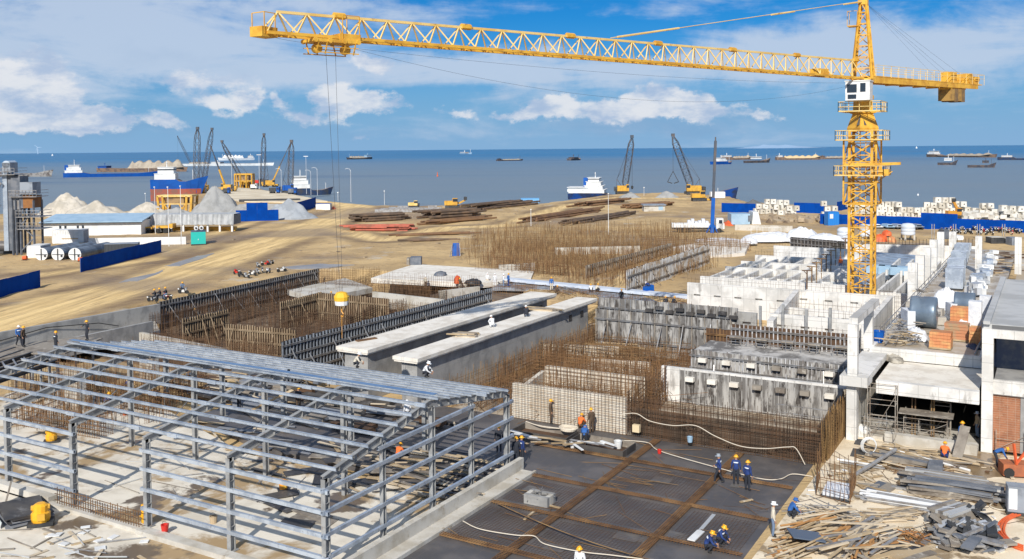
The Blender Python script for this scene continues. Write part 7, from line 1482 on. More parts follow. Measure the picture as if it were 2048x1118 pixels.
def yellow_unit(label, px, py, z, s_, mat=HELY):
    l = Loc(px, py, z, R(20)); o = l.thing('site_machine', label, 'machine'); m2 = MB(); l.box(m2, -.55*s_, .55*s_, -.4*s_, .4*s_, 0, .16*s_); m2.build('skid', DARK, o); m2 = MB(); m2.lathe([(.38*s_, .16*s_), (.42*s_, .3*s_), (.42*s_, .55*s_), (.34*s_, .62*s_), (.34*s_, .9*s_), (.2*s_, 1.0*s_)], l.p, 12); m2.build('body', mat, o); m2 = MB(); m2.tube(l.at(-.4*s_, 0, .8*s_), l.at(.4*s_, 0, .8*s_), .13*s_, 8); l.box(m2, -.1*s_, .22*s_, -.45*s_, -.3*s_, .3*s_, .6*s_); m2.build('motor', YELM, o); return o
yellow_unit('yellow round machine on a dark skid in the front left yard', 82, 1048, 0, 1.15); yellow_unit('yellow machine standing on the frame floor at far left', 103, 884, .05, .9); yellow_unit('small orange machine with a cable on the frame floor', 567, 980, .05, .62, M('machine_orange', (.75, .30, .03), .5))
def bucket(label, px, py, z, mat, s_=1, cat='bucket', name='bucket'):
    p = G(px, py, z); m2 = MB(); m2.lathe([(.14*s_, 0), (.18*s_, .3*s_), (.19*s_, .33*s_), (.15*s_, .33*s_), (.12*s_, .08*s_)], p, 12); o = single(m2, name, mat, label, cat); m2 = MB(); m2.path([p+Vector((math.cos(t_)*.18*s_, 0, .33*s_+math.sin(t_)*.14*s_)) for t_ in [k*math.pi/6 for k in range(7)]], .012, 4); m2.build('handle', DARK, o); return o
bucket('red and white can on the kerb between two front columns', 330, 1063, .16, RED, 1.15, 'can', 'paint_can'); bucket('beige tub on the front frame floor right of the red can', 427, 1046, .05, TANC, 1.2); bucket('red bucket under the middle of the frame', 303, 793, .05, RED, 1.0); bucket('red bucket nearer the left rafters', 250, 830, .05, ORANGE, 1.0)
bucket('small red bucket on the deck beside the pale hose', 1319, 907, .02, RED, .8); bucket('white tub with red lid inside the right formwork tray', 1145, 896, .1, WHITE, 1.0); bucket('upright white drum in the right end of the black tray', 1236, 896, .05, WHITE, 1.5, 'drum', 'white_drum'); bucket('light blue bottle shaped bag hanging at the rebar wall', 1380, 884, .4, LBLUE, 1.1, 'bag', 'blue_bag')
mb = MB(); p = G(291, 1045, .15); mb.rbox(tuple(p), .3, .3, 1.0); mb.rbox((p.x, p.y, p.z+.3), .4, .4, .12); single(mb, 'yellow_post_pump', HELY, 'narrow yellow upright pump at the rebar strip', 'pump')
l = Loc(30, 1040, 0, R(-24)); 
for k in range(7): piece('formply_sheet', 'board', BLACKP if k > 3 else M('grey_ply', (.22, .23, .25)), tuple(l.at(rnd.uniform(-.1, .1), .6+rnd.uniform(-.1, .1), k*.075)), 3.0, 2.1, .06, R(-22)+rnd.gauss(0, .04), 0, 'large dark ply sheet in the stack at the lower left corner', 'ply sheet', 'ply sheets at the lower left')
for k in range(4): piece('white_sheet', 'board', WHITE, tuple(l.at(-1.2, -1.2+rnd.uniform(-.1, .1), k*.08)), 2.6, 1.5, .06, R(-22)+rnd.gauss(0, .03), 0, 'pale panel in the low pile before the dark ply stack', 'panel', 'pale panels at the lower left')
p = G(14, 992, .4); piece('leaning_board', 'board', TIMBG, (p.x, p.y, .2), 2.0, .5, .06, R(60), R(-75), 'grey board leaning against the left end of the front kerb', 'board')
scatter('steel_tube', 'tube', 'steel tube lying in the front left yard', 'tube', [(0, 1050), (260, 1070), (300, 1118), (0, 1118)], 12, -.03, (1.2, 3.5), (.06, .06), (.05, .08), R(20), .5, ST, .02)
scatter('plank', 'board', 'short plank in the front left yard', 'plank', [(0, 1040), (400, 1118), (300, 1130), (0, 1118)], 14, -.03, (.5, 1.6), (.1, .2), (.03, .05), R(10), .8, TM, .02)
scatter('paper_scrap', 'board', 'white scrap of sheet on the front yard', 'scrap', [(100, 1040), (420, 1110), (300, 1130), (100, 1118)], 9, -.03, (.3, .8), (.2, .5), (.02, .06), 0, 2, [WHITE], .02)
# on the dark deck
def tray(label, px, py, L, wd, yaw, h=.45):
    l = Loc(px, py, .0, 0); p = l.p; o = l.thing('formwork_tray', label, 'formwork', 'black open formwork trays on the deck'); d = Vector((math.cos(yaw), math.sin(yaw), 0)); a = Vector((-d.y, d.x, 0))
    for nm, s0, s1, w0, w1 in (('side_board', 0, L, 0, .08), ('side_board', 0, L, wd-.08, wd), ('end_board', 0, .08, .08, wd-.08), ('end_board', L-.08, L, .08, wd-.08)): m2 = MB(); A = [p+d*s0+a*w0, p+d*s1+a*w0, p+d*s1+a*w1, p+d*s0+a*w1]; m2.hexa(A, [q+Vector((0, 0, h)) for q in A]); m2.build(nm, TIMBG if nm == 'side_board' and w0 else BLACKP, o)
    m2 = MB(); A = [p+d*.1+a*.1, p+d*(L-.1)+a*.1, p+d*(L-.1)+a*(wd-.1), p+d*.1+a*(wd-.1)]; m2.hexa([q+Vector((0, 0, .01)) for q in A], [q+Vector((0, 0, .05)) for q in A]); m2.build('base', RUSTD, o)
tray('left black open formwork tray before the pale rebar wall', 1022, 872, 4.3, 2.0, R(0)); tray('right black open formwork tray with white boards inside', 1130, 897, 4.2, 2.2, R(-1))
scatter('pale_board', 'board', 'pale board lying in or beside the black trays', 'board', [(1030, 862), (1120, 880), (1240, 890), (1230, 900), (1040, 885)], 14, .42, (.8, 2.2), (.12, .25), (.04, .06), R(5), .4, [WHITE, TIMB, STEELP], .05)
for px0, py0, px1, py1, lb in ((1049, 1040, 1068, 1024, 'short pale board on the deck, upper of two'), (1040, 1078, 1068, 1059, 'short pale board on the deck, lower of two'), (1092, 1010, 1125, 1018, 'short pale board right of the concrete block'), (1382, 1082, 1402, 1063, 'white board standing out on the near right of the deck'), (1480, 1005, 1505, 1000, 'thin pale stick on the deck before the three workers')):
    A, B = G(px0, py0, .03), G(px1, py1, .03); piece('plank', 'board', WHITE if 'white' in lb else TIMB, tuple((A+B)/2), (B-A).length, .14 if 'white' not in lb else .4, .06, math.atan2((B-A).y, (B-A).x), 0, lb, 'board')
A, B = G(1400, 1062, .03), G(1428, 1030, .03); piece('plank', 'board', M('light_tube', (.6, .6, .58)), tuple((A+B)/2), (B-A).length, .2, .05, math.atan2((B-A).y, (B-A).x), 0, 'long grey white board continuing behind the white one on the deck', 'board')
p = G(1071, 1012, 0); o = thing('concrete_trough', 'small hollow concrete block box on the dark deck', 'concrete block', tuple(p)); mb = MB(); mb.box(p.x-.75, p.x+.75, p.y, p.y+.25, .02, .55); mb.box(p.x-.75, p.x+.75, p.y+.75, p.y+1.0, .02, .55); mb.build('long_side', CONC, o); mb = MB(); mb.box(p.x-.75, p.x-.5, p.y+.25, p.y+.75, .02, .55); mb.box(p.x+.5, p.x+.75, p.y+.25, p.y+.75, .02, .55); mb.build('short_side', CONCL, o); bar_mess('wire tangle inside the small concrete block box', [(p.x-.5, p.y+.2), (p.x+.5, p.y+.2), (p.x+.5, p.y+.8), (p.x-.5, p.y+.8)], 24, (.3, .6), (.3, .7), .02, STEELP, .4)
def hose(label, pts, z=.06, r=.027, mat=HOSE, onwall=None):
    P = [onY(x, y, onwall) if onwall else G(x, y, z) for x, y in pts]; Q = []
    for i in range(len(P)-1):
        p0, p1, p2, p3 = P[max(i-1, 0)], P[i], P[i+1], P[min(i+2, len(P)-1)]
        for k in range(8): t_ = k/8; Q.append(.5*((2*p1)+(p2-p0)*t_+(2*p0-5*p1+4*p2-p3)*t_*t_+(3*p1-p0-3*p2+p3)*t_**3))
    Q.append(P[-1]); mb = MB(); mb.path(Q, r, 6); return single(mb, 'hose', mat, label, 'hose')
hose('pale hose winding across the near left of the dark deck', [(926, 1042), (960, 1058), (1030, 1070), (1068, 1072), (1090, 1088), (1160, 1103), (1222, 1110), (1270, 1116), (1330, 1122)], .2)
hose('pale hose crossing the far right of the deck behind the three workers', [(1200, 880), (1290, 884), (1320, 902), (1430, 934), (1520, 957), (1560, 958), (1585, 948), (1625, 953)], .16)
hose('pale hose draped over the dense brown rebar wall', [(1240, 829), (1272, 827), (1300, 842), (1345, 851), (1390, 851), (1430, 872), (1480, 892), (1530, 897), (1575, 894), (1592, 897), (1610, 929)], onwall=59.3)
hose('pale hose lying over the black trays', [(1052, 843), (1080, 852), (1120, 857), (1150, 858)], .5, .04)
mb = MB(); c = G(1137, 859, .5)
for k in range(4): mb.path([c+Vector((math.cos(t_)*(.55+.04*k), math.sin(t_)*(.5), .05*k)) for t_ in [i*math.pi/10 for i in range(21)]], .04, 5)
single(mb, 'hose_coil', HOSE, 'coil of pale hose on the black trays', 'hose coil')
l = Loc(1272, 866, 1.0); mb = MB(); c = onY(1273, 858, 59.3); mb.rbox((c.x, c.y, c.z-.2), .5, .3, .5); single(mb, 'lamp_box', M('cream_box', (.72, .58, .36), .7), 'cream site lamp box hanging on the dense rebar wall', 'lamp')
scatter('rebar_offcut', 'tube', 'rusty bar offcut lying on the dark deck', 'rebar', [(900, 1080), (1050, 960), (1280, 880), (1560, 950), (1480, 1110), (1100, 1118)], 60, .03, (.8, 3.5), (.03, .03), (.025, .035), R(-12), .5, [RUST, RUSTL], .05)
scatter('ply_patch', 'board', 'greyish ply patch lying flat on the dark deck', 'ply sheet', [(1000, 1000), (1280, 900), (1540, 960), (1400, 1110), (1000, 1110)], 7, .012, (.8, 2.4), (.6, 1.2), (.01, .02), 0, .05, [M('patch_grey', (.105, .098, .094), .5, c2=(.14, .125, .11), sc=1.5)], .004)

# right yard
ZY = .36
def ybox(label, name, pxs, h, mat, cat, z=ZY):
    P = [tuple(G(x, y, z)[:2]) for x, y in pxs]; A = 0
    for i in range(len(P)): A += P[i][0]*P[(i+1) % len(P)][1]-P[(i+1) % len(P)][0]*P[i][1]
    if A < 0: P = P[::-1]
    mb = MB(); mb.prism(P, z, z+h); return single(mb, name, mat, label, cat)
mb = MB(); a, b_ = G(1636, 1005, ZY), G(1708, 1008, ZY); mb.box(-11.4, -9.2, 52.2, 52.4, ZY, ZY+.5); p0 = G(1638, 1002, ZY); p1 = G(1702, 1008, ZY)
ybox('dark opening of the rebar framed pit in the yard', 'pit_opening', [(1640, 992), (1700, 1006), (1704, 984), (1650, 975)], .02, DARK, 'pit'); ybox('white sheet lying in the rebar framed pit', 'sheet', [(1645, 990), (1698, 1000), (1702, 976), (1655, 970)], .25, TARP, 'sheet')
for i, (a, b_) in enumerate((((1632, 990), (1700, 1008)), ((1700, 1008), (1712, 968)), ((1640, 955), (1712, 968)), ((1632, 990), (1640, 955)))): rebar_wall('%s side of the rebar cage round the yard pit' % ('front', 'right', 'rear', 'left')[i], G(*a, ZY), G(*b_, ZY), ZY, ZY+1.3, .28, .45, .02, RUST, 1, over=.9)
ybox('small dark grated opening beside the hose coil in the yard', 'grated_opening', [(1700, 912), (1728, 917), (1732, 900), (1706, 897)], .03, DARK, 'grate'); ybox('second small dark opening nearer the dark bay', 'grated_opening', [(1708, 888), (1732, 892), (1734, 880), (1712, 878)], .03, DARK, 'grate')
mb = MB(); c = G(1737, 909, ZY)+Vector((0, 0, .75)); q = [FY*0]
for k in range(4): mb.path([c-Vector((0, 0, .15))+CY*math.cos(t_)*(.5-.03*k)+Vector((0, 0, math.sin(t_)*(.52-.02*k)))-FY*.06*k for t_ in [i*math.pi/12 for i in range(25)]], .022, 5)
single(mb, 'hose_coil', WHITE, 'white ring of coiled hose standing by the grated opening', 'hose coil')
for a, b_, r_, z1, mt, lb in (((1706, 956), (1791, 922), .12, .6, STEELP, 'thick grey pipe sloping across the yard beside the rebar pit'), ((1675, 921), (1765, 936), .07, .02, WHITE, 'long white pipe in front of the hose coil'), ((1680, 926), (1770, 940), .05, .02, STEELP, 'long grey pipe next to the white one'), ((1800, 905), (1960, 935), .07, .1, TIMB, 'long pale pole lying before the blue worker'), ((1780, 900), (1940, 945), .07, .05, WHITE, 'long white pole lying across the yard')):
    A, B = G(*a, ZY), G(*b_, ZY); mb = MB(); mb.tube(A+Vector((0, 0, r_)), B+Vector((0, 0, r_+z1)), r_, 8); single(mb, 'pipe', mt, lb, 'pipe')
stack('steel_strip', 'board', 'grey steel panel in the large slatted stack right of the puddle', 'panel', (1900, 985), 9, 7, 4.4, .21, .12, R(2), ZY, ST+[GRD, TIMBG], .12)
stack('white_tube', 'tube', 'white tube in the low stack before the grey slatted stack', 'tube', (1815, 1010), 9, 3, 4.6, .12, .12, R(1), ZY, [M('white_tube', (.75, .75, .74), .4, .2), STEELP], .06)
stack('square_tube', 'board', 'bundled square tube seen end on at the right of the yard', 'tube', (1903, 1052), 9, 7, 2.2, .14, .14, R(60), ZY, ST+[TIMBG], .02)
for i, px in enumerate((1752, 1768)): p = G(px, 978+i*3, ZY); piece('dark_board', 'board', GRD if i == 0 else TIMBG, tuple(p), 2.4, .75, .08, R(75), 0, 'dark board left of the puddle, %s of two' % ('left', 'right')[i], 'board')
stack('dark_timber', 'board', 'dark timber in the stack before the scaffold', 'timber', (1810, 928), 5, 3, 3.6, .2, .14, R(-8), ZY, DK+[TIMBG], .08)
scatter('plank', 'board', 'pale plank strewn before the dark bay', 'plank', [(1720, 930), (1780, 895), (1960, 915), (1960, 940), (1840, 950)], 46, ZY, (1.5, 4), (.1, .2), (.03, .06), R(-8), .3, TM, .25)
scatter('brown_rod', 'tube', 'rusty rod in the tangle right of the thick pipe', 'rod', [(1760, 935), (1880, 925), (1900, 945), (1800, 950)], 40, ZY, (.8, 2.5), (.03, .03), (.03, .045), R(0), .8, [RUST, RUSTL], .2)
ybox('small dark crate standing on the slatted stack side of the yard', 'dark_crate', [(1855, 950), (1885, 952), (1886, 940), (1858, 938)], .6, GRD, 'crate')
scatter('bamboo_pole', 'tube', 'orange brown pole in the slanting heap at the bottom of the yard', 'pole', [(1585, 1100), (1630, 1040), (1662, 1050), (1620, 1118), (1590, 1118)], 64, ZY, (2.5, 4.2), (.09, .09), (.07, .11), R(58), .12, OT+TM, .55)
scatter('board', 'board', 'board in the splayed heap at the bottom middle of the yard', 'board', [(1650, 1118), (1680, 1062), (1770, 1060), (1775, 1118), (1700, 1125)], 70, ZY, (1.5, 3.6), (.08, .2), (.04, .08), R(62), .45, TM+OT+[STEELP], .6)
scatter('lath', 'board', 'thin lath in the loose rows in the middle of the yard', 'plank', [(1730, 1045), (1745, 1020), (1820, 1020), (1800, 1045)], 34, ZY, (1.5, 3), (.06, .1), (.03, .05), R(35), .25, TM, .1)
scatter('steel_tube', 'tube', 'grey tube in the tangled heap behind the crouching blue worker', 'tube', [(1590, 1030), (1660, 1018), (1700, 1040), (1640, 1048)], 60, ZY, (1, 3), (.05, .05), (.04, .06), R(-20), .5, ST+TM, .35)
scatter('offcut', 'board', 'small timber offcut littering the bottom left of the yard', 'offcut', [(1530, 1118), (1560, 1080), (1600, 1118), (1620, 1145), (1530, 1140)], 60, ZY, (.3, 1.4), (.05, .15), (.03, .06), R(40), 1, TM+OT, .12)
scatter('bent_rod', 'tube', 'bent orange rusty rod in the small tangle in the yard', 'rod', [(1780, 1075), (1850, 1068), (1860, 1085), (1800, 1090)], 55, ZY, (.4, 1.3), (.04, .04), (.035, .05), R(10), 1.2, [RUSTL, M('orange_rust', (.42, .19, .06), .85)], .3, .25)
scatter('metal_scrap', 'board', 'grey metal scrap in the heap at the lower right of the yard', 'scrap', [(1850, 1080), (1900, 1050), (1960, 1045), (2010, 1100), (1940, 1110)], 130, ZY, (.5, 1.8), (.15, .6), (.03, .15), R(30), 1.0, [STEELP, GRD, DARK, TIMBG, M('bright_scrap', (.55, .57, .6), .4, .4)], .7, .35)
stack('formply_sheet', 'board', 'black ply strip in the fanned stack at the bottom of the yard', 'ply sheet', (1815, 1112), 5, 2, 2.6, .4, .06, R(55), ZY, [BLACKP, TIMBG, TIMB], .1)
p = G(1612, 1095, ZY); piece('blue_board', 'board', M('slate_board', (.10, .13, .18), .6), (p.x, p.y, .95), 1.6, 1.2, .05, R(30), .15, 'dark blue board lying on the slanting pole heap', 'board')
scatter('plank', 'board', 'long plank resting on the ground at the back of the yard', 'plank', [(1690, 940), (1750, 955), (1750, 1000), (1715, 1000)], 12, ZY, (1, 3), (.1, .2), (.03, .05), R(-10), .6, TM, .05)
p = G(1912, 912, ZY); piece('leaning_board', 'board', TIMBG, (p.x+.3, p.y, 1.3), 2.2, .6, .06, R(75), R(-50), 'grey board leaning between the two workers before the bay', 'board')
SCF = M('scaffold_dusty', (.42, .38, .32), .7, .2, c2=(.26, .2, .15), sc=2)
def scaffold(label, px, py, w_, d_, h, lifts, z=ZY, boards=None):
    l = Loc(px, py, z, R(-28)); o = l.thing('scaffold', label, 'scaffold', 'scaffold towers before the dark bay')
    for x in (-w_/2, w_/2):
        for y in (0, d_): m2 = MB(); m2.tube(l.at(x, y, 0), l.at(x, y, h*rnd.uniform(.85, 1.1)), .026, 6); m2.build('standard', SCF, o)
    for k in range(lifts):
        z_ = h*(k+.6)/lifts; m2 = MB(); q = [l.at(-w_/2, 0, z_), l.at(w_/2, 0, z_), l.at(w_/2, d_, z_), l.at(-w_/2, d_, z_)]
        for i in range(4): m2.tube(q[i], q[(i+1) % 4], .02, 5)
        m2.build('ledger', SCF, o)
    m2 = MB(); m2.tube(l.at(-w_/2, 0, .2), l.at(w_/2, 0, h*.8), .016, 5); m2.build('brace', SCF, o)
    if boards:
        for i in range(7): m2 = MB(); l.box(m2, -w_/2-.35, w_/2+.35, d_*i/7, d_*i/7+.2, boards, boards+.06); m2.build('board', TIMBG, o)
    return o
scaffold('tall bare scaffold tower at the left of the dark bay', 1762, 892, 1.7, 1.3, 4.2, 4); scaffold('lower scaffold with a bundle of boards on top in front of the bay', 1850, 892, 2.6, 1.4, 2.0, 3, ZY, 1.95); scaffold('low scaffold frame further left in front of the bay', 1782, 878, 3.4, 1.0, 1.4, 3); scaffold('scaffold frame behind the board topped one', 1880, 878, 1.2, 1.0, 2.6, 3); scaffold('small white frame before the brick panel', 2020, 908, 1.6, .8, 1.5, 1)
rebar_wall('bent rebar frame left of the scaffold tower', G(1712, 862, ZY), G(1790, 872, ZY), ZY, 1.6, .5, .35, .03, STEELP, 1)
mb = MB(); mb.lathe([(.01, 0), (.75, 0), (.7, .35), (.35, .62), (.01, .7)], G(1722, 868, ZY), 14); single(mb, 'white_mound', CONCW, 'white rounded lump at the foot of the corner column', 'lump')
l = Loc(2040, 957, ZY, R(-10)); o = l.thing('red_mixer', 'orange red machine with sloping arm at the right edge of the yard', 'machine'); mb = MB(); l.box(mb, -.9, 1.2, 0, 1.0, .1, .8); mb.build('tub', M('rust_orange_paint', (.42, .13, .05), .7, c2=(.30, .10, .05), sc=1), o); mb = MB(); mb.bar(l.at(-.2, 0, .8), l.at(-.3, .2, 2.0), .12); mb.bar(l.at(-.2, 0, .9), l.at(.6, .2, 1.9), .12); mb.build('arm', ORANGE, o); mb = MB(); [mb.tube(l.at(x, -.05, .3), l.at(x, .15, .3), .3, 10) for x in (-.6,)]; mb.build('wheel', RUBBER, o)
l = Loc(2030, 1030, ZY, R(-20)); o = l.thing('grey_cabinet', 'pale grey cabinet beside the orange hoses at the right edge', 'cabinet'); mb = MB(); l.box(mb, -.35, .7, 0, .8, .15, 1.5); mb.build('body', GRB, o); mb = MB(); l.box(mb, -.3, .1, -.03, 0, .3, 1.4); mb.build('door', WHITE, o); mb = MB(); l.box(mb, -.4, .75, -.05, .85, 0, .15); mb.build('plinth', DARK, o)
for i in range(3): hose('orange red hose loop at the right edge, %s of three' % ('inner', 'middle', 'outer')[i], [(2045, 1028-i*4), (2016-i*6, 1040), (2008-i*6, 1062), (2022, 1082+i*4), (2046, 1092+i*4)], ZY+.05, .06, ORANGE)
hose('thin pale hose curling over the puddle at right', [(1880, 990), (1960, 985), (1990, 1000), (1980, 1012), (2010, 1020), (2046, 1008)], ZY+.05, .03); hose('thin pale hose along the bottom of the yard', [(1700, 1110), (1740, 1080), (1800, 1060), (1900, 1035), (1990, 1022)], ZY+.3, .03)
scatter('pebble_debris', 'board', 'small pale debris crumb on the yard floor', 'debris', [(1540, 1080), (1640, 960), (1760, 880), (2040, 940), (2040, 1118), (1600, 1118)], 110, ZY, (.1, .4), (.06, .25), (.02, .08), 0, 2, TM+[WHITE, RUST], .02)
bar_mess('thin dark cables and wires lying over the yard floor', [tuple(G(x, y, ZY)[:2]) for x, y in ((1600, 1030), (1720, 940), (2040, 960), (2040, 1060), (1700, 1040))], 40, (ZY+.02, ZY+.05), (1.5, 6), .014, RUSTD, 0)

# equipment on the upper deck
def drum(label, px, py, r_, wd, z=5.05, cover=True):
    l = Loc(px, py, z, R(-6)); o = l.thing('fan_drum', label, 'fan unit', 'fan drums on the deck'); m2 = MB(); c = r_+.3
    m2.lathe([(r_*.55, -wd*.52), (r_*.98, -wd*.5), (r_, -wd*.4), (r_*.97, -wd*.02), (r_, 0), (r_, wd*.4), (r_*.98, wd*.5), (r_*.5, wd*.52)], l.at(0, r_, c), 24, 'x'); b_ = m2.build('casing', M('fan_blue_grey', (.16, .21, .27), .35, .4, c2=(.22, .28, .34), sc=.8), o, True)
    m2 = MB(); m2.tube(l.at(wd*.5, r_, c), l.at(wd*.62, r_, c), r_*.3, 12); m2.build('hub', STEELP, b_); m2 = MB(); l.box(m2, -wd*.5, wd*.5, .2, 2*r_-.2, 0, .3); m2.build('skid', TIMBG, o)
    if cover: m2 = MB(); l.box(m2, -wd*.5-.6, -wd*.5, .3, 2*r_-.4, .25, 2*r_*.7); m2.build('wrapped_motor', TARP, o)
    return o
drum('large blue grey fan drum in the middle of the equipment deck', 1858, 668, 1.25, 1.9); drum('blue grey fan drum under the white dome tarp', 1938, 642, 1.0, 1.6)
lump('crumpled white wrapped bundle in front of the large fan drum', 1848, 684, 36, 22, TARP, 5.05, 3); lump('white wrapped bundle behind the brick pallets', 1935, 652, 34, 14, TARP, 5.05, 8); lump('white dome shaped tarp over equipment', 1903, 622, 50, 40, M('bright_tarp', (.82, .82, .82), .6), 5.05, 5, .6, 'tarp_dome')
def pallet(label, px, py, w_, d_, h, mat, yaw=R(-3), z=5.05):
    p = G(px, py, z); o = thing('brick_pallet', label, 'pallet', tuple(p), 'brick pallets on the deck'); m2 = MB(); m2.rbox((p.x, p.y+d_/2, z), w_, d_, .12, yaw); m2.build('pallet_base', TIMB, o)
    m2 = MB(); nz = 5
    for k in range(nz): m2.rbox((p.x+rnd.gauss(0, .02), p.y+d_/2+rnd.gauss(0, .02), z+.12+k*h/nz), w_*.97, d_*.97, h/nz-.02, yaw+rnd.gauss(0, .012))
    m2.build('brick_layers', mat, o); return o
pallet('orange brick pallet nearest the front edge of the deck', 1880, 699, 1.5, 1.1, 1.15, BRICKP); pallet('loose topped brick pallet behind the nearest one', 1912, 682, 1.7, 1.3, 1.2, M('mixed_brick', (.50, .22, .11), .85, c2=(.38, .26, .15), sc=1.6)); pallet('square orange brick pallet beside the white column bundle', 1921, 650, 1.6, 1.3, 1.3, BRICKP); pallet('orange brick pallet half hidden at the right corner column', 1949, 691, .7, 1.2, 1.2, BRICKP)
for i in range(11):
    p = G(1826+(i % 4)*17+rnd.uniform(-3, 3), 648-(i//4)*11, 5.05); mb = MB(); mb.rbox(tuple(p), 1.0, .8, rnd.uniform(.6, 1.1), rnd.gauss(0, .1)); single(mb, 'stone_crate', M('stone_block', (.46, .42, .36), .9, c2=(.36, .33, .29), sc=1.2), 'greyish block crate in the cluster behind the large fan drum', 'crate', 'block crates on the deck')
def duct(label, px, py, w_, L, h, yaw=R(0), z=5.05, mat=None):
    l = Loc(px, py, z, -YAW+yaw); o = l.thing('duct_unit', label, 'duct', 'galvanised duct units along the deck'); m2 = MB(); l.box(m2, -w_/2, w_/2, 0, L, .2, h); m2.build('casing', mat or M('duct_metal', (.60, .61, .62), .4, .35, c2=(.45, .46, .47), sc=1.2), o); m2 = MB()
    for k in range(3): m2 = MB(); l.box(m2, -w_/2-.04, w_/2+.04, L*k/2-.03, L*k/2+.03, .16, h+.04); m2.build('flange', GALV, o)
    m2 = MB(); l.box(m2, -w_/2, w_/2, .1, L-.1, 0, .2); m2.build('foot', DARK, o); return o
duct('large galvanised duct box with pale frame behind the dome tarp', 1908, 580, 1.6, 3.0, 2.2)
for i in range(7): duct('galvanised duct unit in the receding row, %s' % ('first', 'second', 'third', 'fourth', 'fifth', 'sixth', 'last')[i]+' from the dome tarp', 1908+i*3.0, 556-i*8.5, 1.7, 2.6, 1.1+.5*(i % 2))
def deck_scatter(name, label, cat, poly, n, L, w_, h, mats, ang=R(80), dev=.6): scatter(name, 'board', label, cat, poly, n, 5.05, L, w_, h, ang, dev, mats, .9)
deck_scatter('duct_piece', 'small galvanised duct piece in the long silver row', 'duct piece', [(1935, 590), (1975, 520), (1990, 520), (1962, 595)], 90, (.5, 1.8), (.4, .9), (.3, .8), [GALV, M('duct_metal', (.5, .5, .5)), WHITE])
deck_scatter('scrap', 'pipe scrap in the tangle left of the large fan drum', 'scrap', [(1775, 690), (1800, 655), (1838, 640), (1835, 690)], 70, (.8, 2.6), (.04, .09), (.04, .08), ST+[TIMB], R(60), .9)
deck_scatter('board', 'board left on the clear part of the deck', 'board', [(1800, 640), (1850, 590), (1880, 600), (1830, 650)], 24, (.8, 3), (.1, .4), (.04, .1), TM+ST)
bucket('dark blue barrel at the front left corner of the deck', 1756, 684, 5.05, BLUEP, 2.6, 'barrel', 'barrel')
lump('pale rubble bag heap on the lower ledge', 1800, 728, 32, 12, M('rubble_grey', (.45, .41, .34), .95, c2=(.2, .18, .15), sc=2), 4.28, 4)
A, B = onX(1770, 690, -11.0), onX(1860, 570, -11.0)
for i, (x, y0, y1, z) in enumerate(((-10.6, 74, 96, 5.3), (-10.1, 75, 92, 5.25), (-4.6, 73.5, 97, 5.2))): mb = MB(); mb.tube((x, y0, z), (x+.3, y1, z+.1), .07, 6); single(mb, 'long_pipe', STEELP, 'long thin pipe lying along the %s of the equipment deck' % ('left edge', 'left side further in', 'right edge')[i], 'pipe')
col('slender white wrapped column bundle by the brick pallets', -5.0, 80, 5, 8.0, .9, TARP); col('white wrapped column bundle behind the first', -4.6, 86, 5, 7.6, .9, TARP)
lump('dark blue sheeted machine beside the right corner column', 1962, 722, 30, 26, M('navy_sheet', (.03, .05, .10), .6), 4.28, 6); lump('round blue grey machine in the recess of the right block', 2018, 735, 60, 20, MATS['navy_sheet'], 5.0, 9)
scatter('stain_board', 'board', 'dark plank lying on the stained rear deck', 'plank', [(1960, 560), (1985, 500), (2040, 505), (2040, 545)], 26, 5.02, (1.5, 4), (.15, .5), (.05, .12), R(10), .4, [TIMBG, RUSTD, TIMB], .04)

# more reinforcement and low walls in the central pit
for i, (a, b_, h, m_) in enumerate((((1085, 715), (1240, 722), 1.3, 'cream_concrete'), ((1180, 740), (1300, 748), 1.0, 'cream_concrete'), ((960, 735), (1050, 700), .9, 'cream_concrete'))): wall('low cream wall %s in the central pit' % ('farthest back', 'in the middle', 'slanting at left')[i], G(*a, 0), G(*b_, 0), -.2, h, .35, MATS[m_], group='pale walls in the pits')
for i, (a, b_, h) in enumerate((((950, 745), (1200, 665), 2.0), ((1000, 770), (1210, 690), 1.8), ((1060, 715), (1330, 735), 1.6), ((1090, 760), (1300, 790), 2.4), ((1200, 700), (1385, 716), 1.5), ((1385, 640), (1470, 655), 2.2))): rebar_wall('rusty mesh row %s of the central pit' % ('slanting along the T beam side', 'second slanting at the left', 'crossing the rear', 'before the second cream wall', 'at the foot of the stained panels', 'rising at the rear right corner')[i], G(*a, 0), G(*b_, 0), -.2, h, .26, .3, .02, RUST if i % 2 else RUSTL, 2, .5)
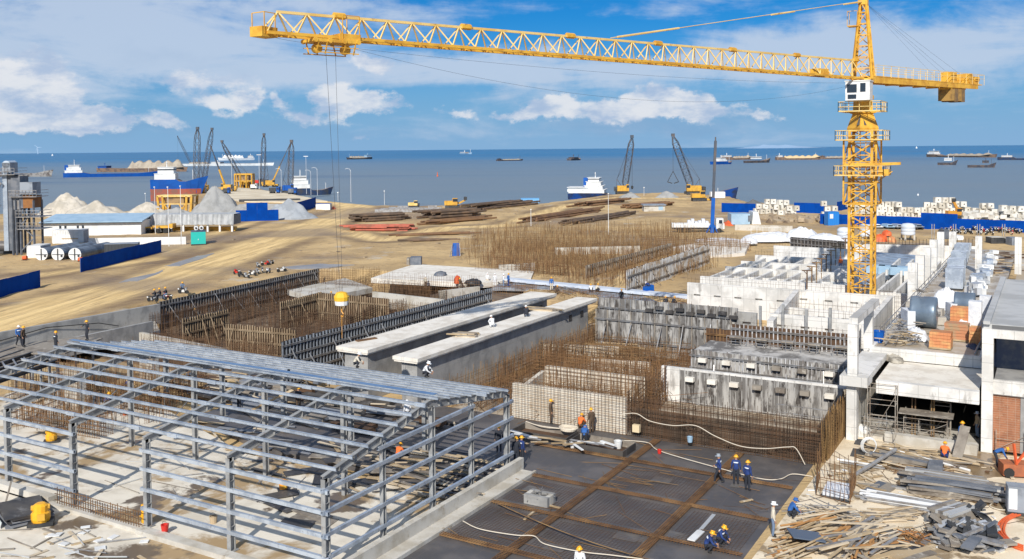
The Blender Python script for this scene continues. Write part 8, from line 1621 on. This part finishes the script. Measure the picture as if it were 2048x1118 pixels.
scatter('timber_beam', 'board', 'timber beam lying at the foot of the stained panel wall', 'timber', [(1200, 700), (1390, 718), (1380, 735), (1200, 720)], 30, 0, (2, 5), (.12, .2), (.1, .16), R(2), .12, [TIMB, TIMBG, RUST], .8)
scatter('bag', 'board', 'blue barrel shaped bag on the far deck near the workers', 'bag', [(1290, 588), (1305, 588), (1305, 582), (1290, 582)], 4, 1.65, (.7, 1), (.5, .7), (.5, .8), 0, 1, [BLUEP], .05)
lump('orange red sheeted heap on the brown deck beyond the left pit', 914, 568, 14, 14, ORANGE, 1.9, 2); lump('dark bundle heap next to the orange red one on the deck', 945, 570, 34, 10, DARK, 1.9, 7); lump('dark bar bundle on the white slab', 880, 553, 26, 8, GRD, 1.9, 12)
stack('plank', 'board', 'plank in the small pile on the near part of the right T beam', 'plank', (925, 672), 4, 3, 2.0, .25, .09, R(20), 4.0, TM, .1); stack('plank', 'board', 'plank in the pile laid across the far part of the right T beam', 'plank', (1085, 620), 5, 2, 3.0, .25, .09, R(4), 4.0, TM, .08)
p = G(733, 680, 4.0); piece('timber_beam', 'board', RUST, tuple(p), 1.9, .4, .1, R(70), 0, 'brown timber lying on the near end of the left T beam', 'timber')

for i, (x0, x1, y0, y1) in enumerate(((-22.6, -17.8, 45.2, 49.0), (-27.0, -23.6, 45.4, 49.0), (-22.6, -17.8, 50.2, 54.4), (-16.8, -13.2, 45, 49), (-27, -23.6, 40, 44.2), (-22.6, -17.8, 40, 44.2))):
    mb = MB(); x = x0
    while x < x1: mb.bar((x, y0, .03), (x+rnd.uniform(-.05, .05), y1, .03), .009); x += .2
    y = y0
    while y < y1: mb.bar((x0, y, .045), (x1, y+rnd.uniform(-.05, .05), .045), .009); y += .2
    single(mb, 'rebar_mat', RUSTD, 'fine rebar mat laid in the deck bay %s' % ('right behind the small concrete block', 'at the end of the concrete kerb', 'in the middle before the hose', 'right of the two crouching workers', 'under the near left hose', 'left of the two crouching workers')[i], 'rebar mat', 'rebar mats in the deck bays')
